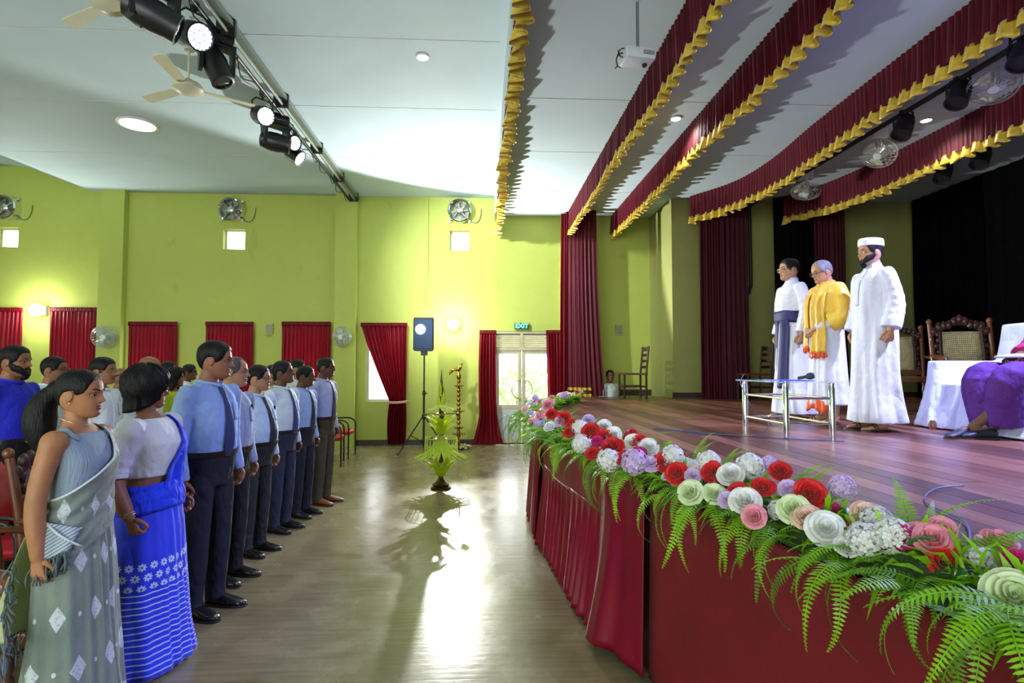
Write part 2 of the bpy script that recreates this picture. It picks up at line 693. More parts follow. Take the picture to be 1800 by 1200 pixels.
def build_head(P, HM, skin, hair=None, glasses=None, beard=None, moustache=None, detail=True, brows=True):
    """children of person P that belong to the head; HM places the head"""
    if hair:
        style, hm, vol = hair
        mb = MB()
        if style == 'bald':
            zhi = lambda a: 0.058
            zlo = lambda a: interp(HAIRLINE['short'], abs(a))
            mb.add(*patch_shell(1.02, 2 * PI - 1.02, lambda a: 0.05, lambda a: interp(HAIRLINE['short'], abs(a if a < PI else a - 2 * PI)), vol, 40, 6), mtx=HM)
        else:
            mb.add(*hair_shell(style, vol), mtx=HM)
        mb.build('hair', hm, P, angle=180)
    if beard:
        mb = MB()
        mb.add(*patch_shell(-1.42, 1.42, lambda a: -0.073 + 0.042 * min(1, max(0, (abs(a) - 0.28) / 0.55)) ** .8 + .028 * max(0, abs(a) - .95) / .47,
                            lambda a: -0.117 + 0.055 * max(0, (abs(a) - 0.5)) ** 1.3, beard, 36, 8), mtx=HM)
        mb.add(*sh_ball((0.066, 0, -0.118), (.024 + beard * .3, .030, .012 + beard), 12, 8), mtx=HM)
        mb.build('beard', HAIR_B, P, angle=180)
    if moustache:
        mb = MB()
        mb.add(*patch_shell(-0.42, 0.42, lambda a: -0.045 - 0.012 * abs(a), lambda a: -0.056 - 0.022 * abs(a), 0.006, 20, 4), mtx=HM)
        mb.build('moustache', moustache, P, angle=180)
    if detail:
        for sy in (-1, 1):
            mb = MB()
            c = Vector((0.0712, sy * 0.0315, -0.004))
            vs, fs = sh_ball((0, 0, 0), 0.0108, 16, 12)
            rot = Matrix.Rotation(PI / 2, 3, 'Y')
            o = [rot @ v for v in vs]
            for f in fs:
                ctr = sum((o[i] for i in f), Vector()) / len(f)
                mb.cur = 1 if ctr.x > 0.0078 else 0
                mb.add([HM @ (o[i] + c) for i in f], [tuple(range(len(f)))])
            mb.build('eye', [EYE_W, EYE_D], P, angle=180)
            # upper eyelid and brow
            lid = MB()
            for zc, am in ((0.0035, -.006), (-.0115, .005)):
                lid.tube([HM @ Vector((0.0795 - 0.010 * u * u, sy * 0.0315 + u * 0.0155, zc + am * u * u)) for u in (-1, -.6, -.2, .2, .6, 1)], 0.0036, 6)
            lid.build('eyelid', skin, P, angle=180)
    if brows:
        for sy in (-1, 1):
            mb = MB()
            pts = []
            for k in range(6):
                u = k / 5
                a = sy * (0.16 + 0.5 * u)
                p = head_pt(a, 0.019 + 0.006 * math.sin(u * PI * 0.8))
                pts.append(HM @ (p + Vector((0.002, 0, 0))))
            mb.tube(pts, [0.003, .0042, .0042, .0038, .003, .0015], 6, sq=0.6)
            mb.build('eyebrow', BROW, P, angle=180)
    if glasses:
        mb = MB()
        for sy in (-1, 1):
            pts = []
            for k in range(19):
                a = 2 * PI * k / 18
                ca, sa = math.cos(a), math.sin(a)
                pts.append(HM @ Vector((0.103 - 0.25 * (abs(sy * .033 + .024 * ca) - .033) ** 2 / .05, sy * 0.033 + .024 * math.copysign(abs(ca) ** .7, ca),
                                        -0.006 + .018 * math.copysign(abs(sa) ** .7, sa))))
            mb.tube(pts, 0.0017, 6)
            mb.tube([HM @ Vector(p) for p in ((.100, sy * .057, .002), (.07, sy * .076, .003), (0.0, sy * .082, .003), (-.02, sy * .08, -.012))], 0.0018, 6)
        mb.tube([HM @ Vector(p) for p in ((.103, -.009, -.002), (.107, 0, 0), (.103, .009, -.002))], 0.0016, 6)
        g = mb.build('spectacles', glasses, P, angle=180)
        for sy in (-1, 1):
            ln = MB()
            ln.add([HM @ Vector((0.1028, sy * 0.033 + .0235 * math.cos(2 * PI * k / 16), -0.006 + .0175 * math.sin(2 * PI * k / 16))) for k in range(16)],
                   [tuple(range(16))])
            ln.build('lens', LENS, g)


def body_mesh(P, skin, HM, shells, extra, voxel, nose=1.0):
    """one mesh: fused trunk and limbs, the sculpted head, fingers"""
    mb = MB()
    mb.add(*fuse(shells, voxel, 2))
    hv, hf = head_shell(nose)
    for f in hf:
        pass
    o = len(mb.v)
    mb.v.extend([tuple(HM @ p) for p in hv])
    for f in hf:
        c = sum((hv[i] for i in f), Vector()) / len(f)
        lip = c.x > 0.07 and abs(c.y) < 0.023 and -0.0735 < c.z < -0.0535
        mb.f.append(tuple(i + o for i in f))
        mb.mi.append(1 if lip else 0)
    for sy in (-1, 1):
        rings = []
        for dx, sc in ((-.007, .5), (-.003, .82), (.002, .86), (.005, .6)):
            rings.append([Vector((-.008 + .019 * sc * math.cos(2 * PI * k / 14) + .004 * math.sin(2 * PI * k / 14), sy * (.078 + dx - .1 * .019 * math.cos(2 * PI * k / 14)),
                                  -.010 + .033 * sc * math.sin(2 * PI * k / 14))) for k in range(14)])
        if sy > 0:
            rings = [list(reversed(r)) for r in rings]
        mb.add(*sh_loft(rings), mtx=HM)
    for e in extra:
        mb.add(*e)
    return mb.build('body', [skin, LIP], P, angle=180)


def head_matrix(x=0.02, z=1.605, yaw=0.0, pitch=0.0, scale=1.0):
    """pitch > 0 looks down"""
    pv = Vector((-0.03, 0, -0.09))
    R = Matrix.Rotation(yaw, 4, 'Z') @ Matrix.Rotation(pitch, 4, 'Y')
    return Matrix.Translation(Vector((x, 0, z)) + pv) @ R @ Matrix.Scale(scale, 4) @ Matrix.Translation(-pv)


def torso_rings(b=0.0, g=1.0, n=30):
    T = [(.86, -.115, .100 + .3 * b, .165), (.95, -.122, .102 + .8 * b, .168), (1.03, -.110, .106 + b, .158 + .3 * b),
         (1.12, -.108, .114 + b, .158 + .3 * b), (1.22, -.116, .124 + .6 * b, .168), (1.31, -.122, .122 + .2 * b, .178),
         (1.37, -.114, .104, .182), (1.41, -.100, .080, .165), (1.44, -.083, .058, .125), (1.462, -.068, .040, .070), (1.474, -.055, .03, .05)]
    return [(z, xb * g, xf * g, w * g) for z, xb, xf, w in T]


def tx(T, z, which):
    return float(np.interp(z, [t[0] for t in T], [t[which] for t in T]))


ARM_DOWN = ((0.0, .186, 1.385), (-.03, .226, 1.12), (.02, .236, .875))


def shoe(P, x, y, m, ang=0.0, name='shoe'):
    R = Matrix.Translation((x, y, 0)) @ Matrix.Rotation(ang, 4, 'Z')
    mb = MB()
    S = [(-.085, .022, .03, .055), (-.075, .033, .0, .075), (-.03, .036, .0, .085), (.02, .040, .0, .075), (.07, .046, .0, .058),
         (.12, .047, .0, .044), (.16, .038, .0, .036), (.187, .022, .004, .028), (.195, .01, .008, .02)]
    rings = []
    for sx, hw, z0, z1 in S:
        rg = []
        for k in range(14):
            a = 2 * PI * k / 14
            zz = math.sin(a)
            hgt = (z1 - z0)
            rg.append(Vector((sx, -hw * math.copysign(abs(math.cos(a)) ** 0.7, math.cos(a)), z0 + 0.006 + hgt * (0.5 + 0.5 * (zz if zz > 0 else max(zz, -0.98))))))
        rings.append(rg)
    mb.add(*sh_loft(rings), mtx=R)
    o = mb.build(name, m, P, angle=180)
    so = MB()
    rings = []
    for sx, hw, z0, z1 in S:
        w2 = hw + .004
        rings.append([Vector((sx * 1.02, q * w2, h)) for q, h in ((1, .001), (1, .014), (-1, .014), (-1, .001))])
    so.add(*sh_loft(rings), mtx=R)
    so.build('sole', MATS['shoe_sole'], o)
    return o


mat('shoe_sole', (0.03, 0.022, 0.018), 0.6)
BLACK_SHOE = mat('shoe_black', (0.012, 0.011, 0.011), 0.18, coat=0.5, var=0.2)
TAN_SHOE = mat('shoe_tan', srgb(128, 72, 40), 0.3, coat=0.3)
BELT = mat('belt_leather', (0.012, 0.010, 0.01), 0.4)
BUCKLE = mat('belt_buckle', (0.7, 0.65, 0.5), 0.25, metal=1.0)


def cloth(name, col, rough=0.8, stripes=None, sheen=0.0, wr=0.35, wscale=7.0, sc=(1, 1, 0.45)):
    n = NT(name, rough, sheen=sheen)
    c0 = n.ramp(n.noise(3.0, 3), (0.3, tuple(c * 0.93 for c in col)), (0.7, tuple(min(1, c * 1.05) for c in col)))
    if stripes:
        x, y, z = n.xyz()
        s = n.math('GREATER_THAN', n.math('FRACT', n.math('MULTIPLY', n.math('ADD', x, y), stripes[0])), 1 - stripes[1])
        c0 = n.mix(s, c0, stripes[2])
    n.color(c0)
    # creases: ridged noise running slantwise over the cloth
    a = n.noise(wscale, 3, (1.0, 1.0, 0.7))
    r = n.math('ABSOLUTE', n.math('SUBTRACT', a, 0.5))
    b = n.noise(wscale * 2.3, 2, sc)
    h = n.math('ADD', n.math('MULTIPLY', r, 2.2), n.math('MULTIPLY', b, 0.5))
    n.bump(h, wr, 0.06)
    return n.m


def arms_skin(pose, s=1.0, r=(.047, .040, .027)):
    sh = []
    for sd in (-1, 1):
        pts = [Vector((p[0], p[1] * sd, p[2])) for p in pose[sd]]
        sp = spline(pts, 9)
        rr = [catmull([0, .45, .7, 1], [r[0] * s, r[1] * s, r[1] * .98 * s, r[2] * s], k / 8) for k in range(9)]
        sh.append(sh_tube(sp, rr, 12))
        sh.append(sh_ball(pts[0] + Vector((0, -.012 * sd, .0)), r[0] * 1.16 * s, 14, 9))
    return sh


def sleeve_shells(pose, frac=1.0, r=(.066, .058, .045), seed=0):
    sh = []
    for sd in (-1, 1):
        pts = [Vector((p[0], p[1] * sd, p[2])) for p in pose[sd]]
        sp = spline(pts, 25)
        n = max(4, int(24 * frac) + 1)
        sp = sp[:n]
        rr = []
        for k in range(n):
            t = k / 24
            q = catmull([0, .5, 1], list(r), t)
            q *= 1 + 0.045 * math.sin(k * 1.9 + sd + seed) * (0.4 + 0.6 * math.exp(-((t - .5) / .2) ** 2))
            rr.append(q)
        st = [sp[0] + Vector((0, -.06 * sd, .0))] + sp
        sh.append(sh_tube(st, [rr[0] * .85] + rr, 16))
    return sh


def pants_shells(T, spread=.095, g=1.0, b=0.0, flare=.064):
    sh = [sh_loft([ring(z, xb * g, (xf + .5 * b) * g, w_ * g) for z, xb, xf, w_ in
                   ((.80, -.10, .085, .14), (.86, -.118, .098, .165))] + [ring(z, tx(T, z, 1) - .006, tx(T, z, 2) + .006, tx(T, z, 3) + .006) for z in (.93, .96, .99, 1.012, 1.018)])]
    for sd in (-1, 1):
        pts = [(-.005, sd * .082, .93), (0, sd * .088, .80), (.008, sd * spread, .50), (0.0, sd * spread, .30), (-.012, sd * spread, .12), (-.008, sd * spread, .045)]
        rr = [.088 * g, .098 * g, .078 * g, .072 * g, flare * 1.0, flare * 1.06]
        sp = spline(pts, 20)
        r2 = [catmull([0, .15, .5, .72, .92, 1], rr, k / 19) * (1 + .03 * math.sin(k * 2.1 + sd) * (k > 12)) for k in range(20)]
        sh.append(sh_tube(sp, r2, 16, up=(1, 0, 0), sq=.92))
    return sh


def man(label, X, Y, h, z0=0.0, rot=0.0, skin='brown', shirt=None, pants=None, tie=None, shoes=BLACK_SHOE, belly=0.02, g=1.0,
        hair=('short', HAIR_B, .012), glasses=None, beard=None, moustache=None, yaw=0.0, pitch=0.0, voxel=.010, detail=True,
        sleeve=1.0, collar=True, belt=True, pen=False, feet=True, curl=(0.55, 1.0, 0.9), nose=1.0, arm=None, collar_mat=None):
    s = h / 1.72
    P = thing('person', label, 'person', (X, Y, z0), rot, None, s)
    skn = SK[skin]
    HM = head_matrix(yaw=yaw, pitch=pitch)
    T = torso_rings(belly, g)
    ap = arm or ARM_DOWN
    gy = (g - 1) * .17 + .2 * max(0, belly - .02)
    ap = tuple((p[0], p[1] + gy, p[2]) for p in ap)
    pose = {-1: ap, 1: ap}
    # body
    shells = [sh_tube([(-.03, 0, 1.40), (-.022, 0, 1.46), (-.006, 0, 1.53), (0.012, 0, 1.58)], [.075, .062, .054, .052], 16)]
    shells.append(sh_loft([ring(z, xb * .9, xf * .9, w_ * .9, 20) for z, xb, xf, w_ in T if z > .9]))
    shells += arms_skin(pose)
    extra = []
    for sd in (-1, 1):
        wr = Vector((ap[2][0], ap[2][1] * sd, ap[2][2] + .005))
        palm, fing = hand(wr, (.06, -.02 * sd, -1), (0.12, -sd, 0), -sd, curl)
        shells.append(palm)
        extra += fing
    body_mesh(P, skn, HM, shells, extra, min(voxel, .009), nose)
    build_head(P, HM, skn, hair, glasses, beard, moustache, detail)
    # shirt
    sh = [sh_loft([ring(z, xb, xf, w_, 30, .88) for z, xb, xf, w_ in [(1.0,) + tuple(tx(T, 1.0, q) for q in (1, 2, 3))] + T[2:-1]])] + sleeve_shells(pose, sleeve, seed=X * 7)
    mb = MB()
    mb.add(*fuse(sh, voxel, 3))
    so = mb.build('shirt', shirt, P, angle=180)
    if sleeve > .9:
        for sd in (-1, 1):
            c = MB()
            a, b = Vector((ap[2][0], ap[2][1] * sd, ap[2][2])), Vector((ap[1][0], ap[1][1] * sd, ap[1][2]))
            d = (b - a).normalized()
            c.tube([a - d * .012, a, a + d * .05, a + d * .062], [.040, .046, .047, .045], 18)
            c.build('cuff', collar_mat or shirt, so, angle=60)
    # shoulder seams read as creases; placket down the front
    if collar:
        c = MB()

        def cf(u, v):
            a = -PI + 2 * PI * u
            fr = max(0, math.cos(a))
            r0 = .068 + .004 * v
            z = 1.452 - .016 * fr * (1 + .6 * fr ** 6) + .045 * (v if v < .6 else 1.2 - v) * (1 - .15 * fr)
            o = 0.008 * max(0, v - .5) * 2 + (0 if v < .5 else .004)
            return Vector((-.015 + (r0 + o + .012 * fr) * math.cos(a), (r0 + o) * math.sin(a), z))
        c.grid(36, 7, cf, True)
        c.build('collar', collar_mat or shirt, so, angle=80, solid=.004)
        for sd in (-1, 1):
            t = MB()
            t.add([(.052, sd * .012, 1.448), (.042, sd * .052, 1.462), (.078, sd * .048, 1.405), (.066, sd * .020, 1.420),
                   (.050, sd * .012, 1.440), (.038, sd * .050, 1.452), (.072, sd * .048, 1.400), (.060, sd * .020, 1.412)],
                  [(0, 1, 2, 3), (7, 6, 5, 4), (0, 4, 5, 1), (1, 5, 6, 2), (2, 6, 7, 3), (3, 7, 4, 0)])
            t.build('collar_point', collar_mat or shirt, so, smooth=False)
    if tie:
        t = MB()
        pts, hw = [], []
        for k in range(16):
            z = 1.43 - (1.43 - .99) * k / 15
            x = tx(T, z, 2) + .010 + (.006 if k < 2 else 0)
            pts.append((x, 0.0, z))
            hw.append(np.interp(k / 15, [0, .06, .12, .75, .9, 1], [.016, .019, .014, .040, .042, .004]))
        rings = []
        for p, q in zip(pts, hw):
            rings.append([Vector((p[0] + dx, dy, p[2])) for dx, dy in ((.005, -q), (.010, 0), (.005, q), (-.004, q), (-.004, -q))])
        t.add(*sh_loft(rings))
        t.build('necktie', tie, P, angle=50)
    else:
        pk = MB()
        rings = []
        for k in range(14):
            z = 1.42 - .40 * k / 13
            x = tx(T, z, 2) - .001
            rings.append([Vector((x + dx, dy, z)) for dx, dy in ((.006, -.016), (.007, 0), (.006, .016), (-.004, .016), (-.004, -.016))])
        pk.add(*sh_loft(rings))
        pk.build('placket', shirt, so, angle=50)
    if detail and sleeve > .2:
        pz = 1.27
        pk = MB()

        def pf(u, v):
            y = .055 + .095 * u
            z = pz - .055 + .11 * v
            a = math.acos(min(1, y / tx(T, z, 3)) ** (1 / .88))
            xx = (tx(T, z, 1) + tx(T, z, 2)) / 2 + (tx(T, z, 2) - tx(T, z, 1)) / 2 * math.sin(a) ** .88
            return Vector((xx + .005, y, z))
        pk.grid(6, 6, pf)
        pk.build('pocket', shirt, so, solid=.004)
    if belt:
        bl = MB()
        rg = []
        for dz, o in ((0, .003), (.0, .011), (.034, .011), (.034, .003)):
            z = .992 + dz
            rg.append(ring(z, tx(T, z, 1) - o, tx(T, z, 2) + o, tx(T, z, 3) + o, 30, .88))
        vs = [p for r in rg for p in r]
        fs = [(i * 30 + k, i * 30 + (k + 1) % 30, ((i + 1) % 4) * 30 + (k + 1) % 30, ((i + 1) % 4) * 30 + k) for i in range(4) for k in range(30)]
        bl.add(vs, fs)
        bo = bl.build('belt', BELT, P, angle=40)
        bk = MB()
        x = tx(T, 1.0, 2) + .012
        for c, sz in (((x, 0, 1.026), (.006, .045, .006)), ((x, 0, .993), (.006, .045, .006)), ((x, .021, 1.01), (.006, .006, .038)), ((x, -.021, 1.01), (.006, .006, .038))):
            bk.box(c, sz)
        bk.build('buckle', BUCKLE, bo)
    # trousers
    if pants:
        mb = MB()
        mb.add(*fuse(pants_shells(T, g=g * 1.0, b=belly), voxel * 1.15, 3))
        mb.build('trousers', pants, P, angle=180)
    if feet:
        for sd in (-1, 1):
            shoe(P, .012, sd * .098, shoes, sd * .12)
    if pen:
        p = MB()
        for dy in (0, .014):
            p.tube([(tx(T, 1.3, 2) - .018, .095 + dy, 1.27), (tx(T, 1.3, 2) - .018, .095 + dy, 1.345)], .005, 6)
        p.build('pen', RIM_D, so)
    return P



# ---- draped clothing ------------------------------------------------
TF = [(.02, -.215, .215, .275), (.20, -.195, .190, .250), (.50, -.170, .165, .222), (.80, -.160, .145, .212), (.95, -.148, .125, .200),
      (1.03, -.128, .118, .180), (1.08, -.118, .120, .168), (1.14, -.112, .122, .162), (1.22, -.112, .142, .166), (1.29, -.112, .150, .170),
      (1.35, -.105, .115, .172), (1.40, -.095, .080, .165), (1.435, -.080, .055, .125), (1.465, -.062, .040, .070)]


def surf(T, a, z, off=0.0, e=0.9):
    xb, xf, w_ = tx(T, z, 1) - off, tx(T, z, 2) + off, tx(T, z, 3) + off
    ca, sa = math.cos(a), math.sin(a)
    return Vector(((xb + xf) / 2 + (xf - xb) / 2 * math.copysign(abs(ca) ** e, ca), w_ * math.copysign(abs(sa) ** e, sa), z))


def drape(T, upper, lower, nu=40, nv=14, off=.014, pleat=.005, np_=5):
    """cloth band lying on the body between two edges given as (degrees, height)"""
    us = list(np.linspace(0, 1, len(upper)))
    ls = list(np.linspace(0, 1, len(lower)))

    def fn(u, v):
        a0, z0 = catmull(us, [p[0] for p in upper], u), catmull(us, [p[1] for p in upper], u)
        a1, z1 = catmull(ls, [p[0] for p in lower], u), catmull(ls, [p[1] for p in lower], u)
        a = math.radians(a0 + (a1 - a0) * v)
        z = z0 + (z1 - z0) * v
        o = off + pleat * math.sin(v * np_ * 2 * PI + u * 2.0) + pleat * .6 * math.sin(v * np_ * 5.3 + u * 9)
        return surf(T, a, z, o)
    return nu, nv, fn


def skirt_rings(T, ztop, zbot=.02, n=96, m=26, fold=.03, fk=11, front=None, grow=.006):
    rings = []
    for j in range(m):
        t = j / (m - 1)
        z = zbot + (ztop - zbot) * t
        rg = []
        for k in range(n):
            a = 2 * PI * k / n
            f = fold * (1 - t) ** .8 * (math.sin(fk * a + 2.2 * math.sin(z * 3)) + .6 * math.sin((fk * 2 + 1) * a + 1.3 + z * 2))
            if front:      # deep pleats falling at the front
                f += front * (.35 + .65 * (1 - t)) * math.exp(-((a if a < PI else a - 2 * PI) / .55) ** 2) * math.sin(26 * a)
            rg.append(surf(T, a, z, grow + f))
        rings.append(rg)
    return rings


def fringe(mb, pts, ln, r=.0022, sway=.03, seed=1):
    rnd = random.Random(seed)
    for p in pts:
        p = Vector(p)
        q = p + Vector((rnd.uniform(-sway, sway), rnd.uniform(-sway, sway) * .6, -ln * rnd.uniform(.7, 1.1)))
        mid = (p + q) / 2 + Vector((rnd.uniform(-.02, .02), rnd.uniform(-.02, .02), 0))
        mb.tube(spline([p, mid, q], 5), [r, r * 1.1, r * 1.3, r * 1.8, r * 1.0], 5)


def grey_saree_mat(name='grey_saree', lo=0.0):
    n = NT(name, .7, sheen=.3)
    base = n.ramp(n.noise(2.5, 3), (.3, srgb(108, 124, 112)), (.7, srgb(138, 152, 132)))
    weave = n.noise(220, 2, (1, 1, .15))
    base = n.mix(n.math('MULTIPLY', weave, .25), base, srgb(80, 92, 84))
    x, y, z = n.xyz()
    ang = n.math('ARCTAN2', y, x)
    u = n.math('MULTIPLY', ang, 1.15)
    row = n.math('FLOOR', n.math('MULTIPLY', z, 4.2))
    u2 = n.math('ADD', u, n.math('MULTIPLY', row, .5))
    fu = n.math('ABSOLUTE', n.math('SUBTRACT', n.math('FRACT', u2), .5))
    fv = n.math('ABSOLUTE', n.math('SUBTRACT', n.math('FRACT', n.math('MULTIPLY', z, 4.2)), .5))
    d = n.math('ADD', n.math('MULTIPLY', fu, 1.25), n.math('MULTIPLY', fv, 1.0))
    dia = n.math('LESS_THAN', d, .24)
    vn = n.N.new('ShaderNodeTexVoronoi')
    vn.inputs['Scale'].default_value = 75
    n.L.new(n.tc.outputs['Object'], vn.inputs['Vector'])
    dots = n.math('GREATER_THAN', vn.outputs['Distance'], .32)
    dia = n.math('MULTIPLY', dia, n.math('ADD', .45, n.math('MULTIPLY', dots, .5)))
    # small white dots between the motifs
    fu2 = n.math('ABSOLUTE', n.math('SUBTRACT', n.math('FRACT', n.math('ADD', u2, .5)), .5))
    d2 = n.math('ADD', n.math('POWER', n.math('MULTIPLY', fu2, 1.0), 2.0), n.math('POWER', n.math('MULTIPLY', fv, 1.0), 2.0))
    dot = n.math('LESS_THAN', d2, .0022)
    n.color(n.mix(n.math('MAXIMUM', dia, dot), base, srgb(196, 206, 204)))
    r = n.math('ABSOLUTE', n.math('SUBTRACT', n.noise(6, 3), .5))
    n.bump(n.math('ADD', n.math('MULTIPLY', r, 2), n.math('MULTIPLY', weave, .15)), .3, .04)
    return n.m


def blue_saree_mat():
    n = NT('blue_saree', .62, sheen=.3)
    base = n.ramp(n.noise(3, 3), (.3, srgb(18, 40, 205)), (.7, srgb(28, 66, 236)))
    x, y, z = n.xyz()
    wav = n.math('ADD', z, n.math('MULTIPLY', n.noise(3, 2), .03))
    st = n.math('GREATER_THAN', n.math('FRACT', n.math('MULTIPLY', wav, 31)), .80)
    st = n.math('MULTIPLY', st, n.math('LESS_THAN', z, .49))
    v16 = n.math('MULTIPLY', z, 17.0)
    uu = n.math('ADD', n.math('MULTIPLY', n.math('ARCTAN2', y, x), 3.9), n.math('MULTIPLY', n.math('FLOOR', v16), .5))
    fu = n.math('SUBTRACT', n.math('FRACT', uu), .5)
    fv = n.math('SUBTRACT', n.math('FRACT', v16), .5)
    rad = n.math('SQRT', n.math('ADD', n.math('MULTIPLY', fu, fu), n.math('MULTIPLY', fv, fv)))
    pet = n.math('MULTIPLY_ADD', n.math('COSINE', n.math('MULTIPLY', n.math('ARCTAN2', fv, fu), 8.0)), .07, .33)
    fl = n.math('MULTIPLY', n.math('LESS_THAN', rad, pet), n.math('GREATER_THAN', rad, .09))
    band = n.math('MULTIPLY', n.math('GREATER_THAN', z, .49), n.math('LESS_THAN', z, .65))
    n.color(n.mix(n.math('MAXIMUM', st, n.math('MULTIPLY', fl, band)), base, srgb(196, 214, 240)))
    r = n.math('ABSOLUTE', n.math('SUBTRACT', n.noise(5, 3, (1, 1, .5)), .5))
    n.bump(r, .5, .06)
    return n.m


def lady_base(label, X, Y, h, skin, rot=0.0, g=1.0, yaw=0.0, pitch=0.0, arm=ARM_DOWN, z0=0.0, voxel=.009, T=TF, hz=1.605, hx=.02, hair=None, glasses=None,
              arm_r=(.050, .043, .028), curl=(.5, .9, .8)):
    P = thing('person', label, 'person', (X, Y, z0), rot, None, h / 1.72)
    HM = head_matrix(yaw=yaw, pitch=pitch, z=hz, x=hx)
    pose = {-1: arm, 1: arm}
    shells = [sh_tube([(-.03, 0, 1.39), (-.026, 0, 1.46), (hx * .5 - .018, 0, 1.53), (hx - .008, 0, 1.58)], [.08, .056, .049, .048], 16),
              sh_loft([[surf(T, 2 * PI * k / 28, z, -.006) for k in range(28)] for z in (.9, .95, 1.03, 1.08, 1.14, 1.22, 1.29, 1.35, 1.40, 1.435, 1.465)])]
    shells += arms_skin(pose, 1.0, arm_r)
    extra = []
    for sd in (-1, 1):
        wr = Vector((arm[2][0], arm[2][1] * sd, arm[2][2] + .01))
        d = Vector((arm[2][0] - arm[1][0], (arm[2][1] - arm[1][1]) * sd, arm[2][2] - arm[1][2])).normalized() + Vector((0, 0, -.35))
        palm, fing = hand(wr, d, (.15, -sd, 0), -sd, curl, .95)
        shells.append(palm)
        extra += fing
    body_mesh(P, SK[skin], HM, shells, extra, voxel)
    build_head(P, HM, SK[skin], hair, glasses)
    return P, HM, pose


def robe(P, T, mt, ztop, hem, fold=.012, fk=7, pose=None, sr=(.072, .075, .078), voxel=.010, frac=1.0, name='robe'):
    sh = [sh_loft(skirt_rings(T, ztop, hem, 64, 34, fold, fk, grow=0.0))]
    if pose:
        sh += sleeve_shells(pose, frac, sr)
    mb = MB()
    mb.add(*fuse(sh, voxel, 2))
    return mb.build(name, mt, P, angle=180)


def bare_foot(x, y, ang, s=1.0):
    R = Matrix.Translation((x, y, 0)) @ Matrix.Rotation(ang, 4, 'Z')
    out = []
    S = [(-.06, .024, .03, .06), (-.05, .03, .014, .08), (-.01, .032, .012, .10), (.04, .036, .012, .08), (.09, .043, .012, .052), (.12, .043, .012, .042), (.14, .038, .014, .036)]
    rings = []
    for sx, hw, z0, z1 in S:
        rings.append([R @ (Vector((sx, -hw * math.cos(2 * PI * k / 12), (z0 + z1) / 2 + (z1 - z0) / 2 * math.sin(2 * PI * k / 12)))) for k in range(12)])
    out.append(sh_loft(rings))
    toes = []
    for q, (ty, ln, r) in enumerate(((.028, .052, .012), (.011, .05, .0085), (-.004, .044, .008), (-.018, .037, .0075), (-.031, .028, .007))):
        sy = ty if y > 0 else ty
        sgn = -1 if y > 0 else 1
        toes.append(sh_tube([R @ Vector((.11, sgn * ty, .028)), R @ Vector((.13 + ln * .5, sgn * ty, .027)), R @ Vector((.13 + ln, sgn * ty, .02))], [r, r, r * .6], 8))
    return out, toes


def sandal(P, x, y, ang, m):
    R = Matrix.Translation((x, y, 0)) @ Matrix.Rotation(ang, 4, 'Z')
    mb = MB()
    rings = []
    for sx, hw in ((-.075, .02), (-.06, .034), (0, .036), (.06, .042), (.12, .05), (.165, .045), (.19, .025)):
        rings.append([R @ Vector((sx, q * hw, hh)) for q, hh in ((1, .001), (1, .013), (-1, .013), (-1, .001))])
    mb.add(*sh_loft(rings))
    so = mb.build('sandal', m, P)
    st = MB()
    for sx, zt in ((.075, .062), (.10, .053)):
        st.tube([R @ Vector((sx, .046 * math.cos(PI * k / 8), .012 + (zt - .008) * math.sin(PI * k / 8))) for k in range(9)], .007, 6, sq=.5)
    st.build('strap', m, so)


def robed_feet(P):
    pass


# ------------------------------------------------------------------ the front row of the audience
SHIRT_BLUE = cloth('shirt_light_blue', srgb(146, 176, 222), wr=.45)
SHIRT_STRIPE = cloth('shirt_grey_stripe', srgb(170, 184, 205), stripes=(110, .22, srgb(96, 112, 150)))
SHIRT_PALE = cloth('shirt_pale_blue', srgb(190, 214, 232))
SHIRT_MINT = cloth('shirt_near_white', srgb(205, 220, 222))
SHIRT_SKY = cloth('shirt_sky', srgb(156, 186, 226))
SHIRT_LILAC = cloth('shirt_lilac', srgb(166, 178, 214))
SHIRT_WHITE = cloth('shirt_white', srgb(214, 224, 226))
SHIRT_ROYAL = cloth('shirt_royal_blue', srgb(24, 34, 190))
SHIRT_LIME = cloth('dress_lime', srgb(186, 205, 30))
NAVY = cloth('trousers_navy', srgb(20, 24, 36), wr=.5, wscale=5)
BLACKT = cloth('trousers_black', srgb(22, 22, 24), wr=.5, wscale=5)
CHAR = cloth('trousers_charcoal', srgb(34, 40, 38), wr=.5, wscale=5)
BLUEG = cloth('trousers_blue_grey', srgb(38, 44, 62), wr=.5, wscale=5)
OLIVE = cloth('trousers_olive', srgb(64, 60, 34), wr=.5, wscale=5)
TIE_NAVY = mat('tie_navy', srgb(28, 46, 98), .5, bump=.3, bscale=300)
TIE_DARK = mat('tie_dark', srgb(20, 34, 44), .5, bump=.3, bscale=300)
TIE_BLUE = mat('tie_blue', srgb(34, 58, 110), .5, bump=.3, bscale=300)
TIE_PLUM = mat('tie_plum', srgb(58, 40, 80), .5, bump=.3, bscale=300)

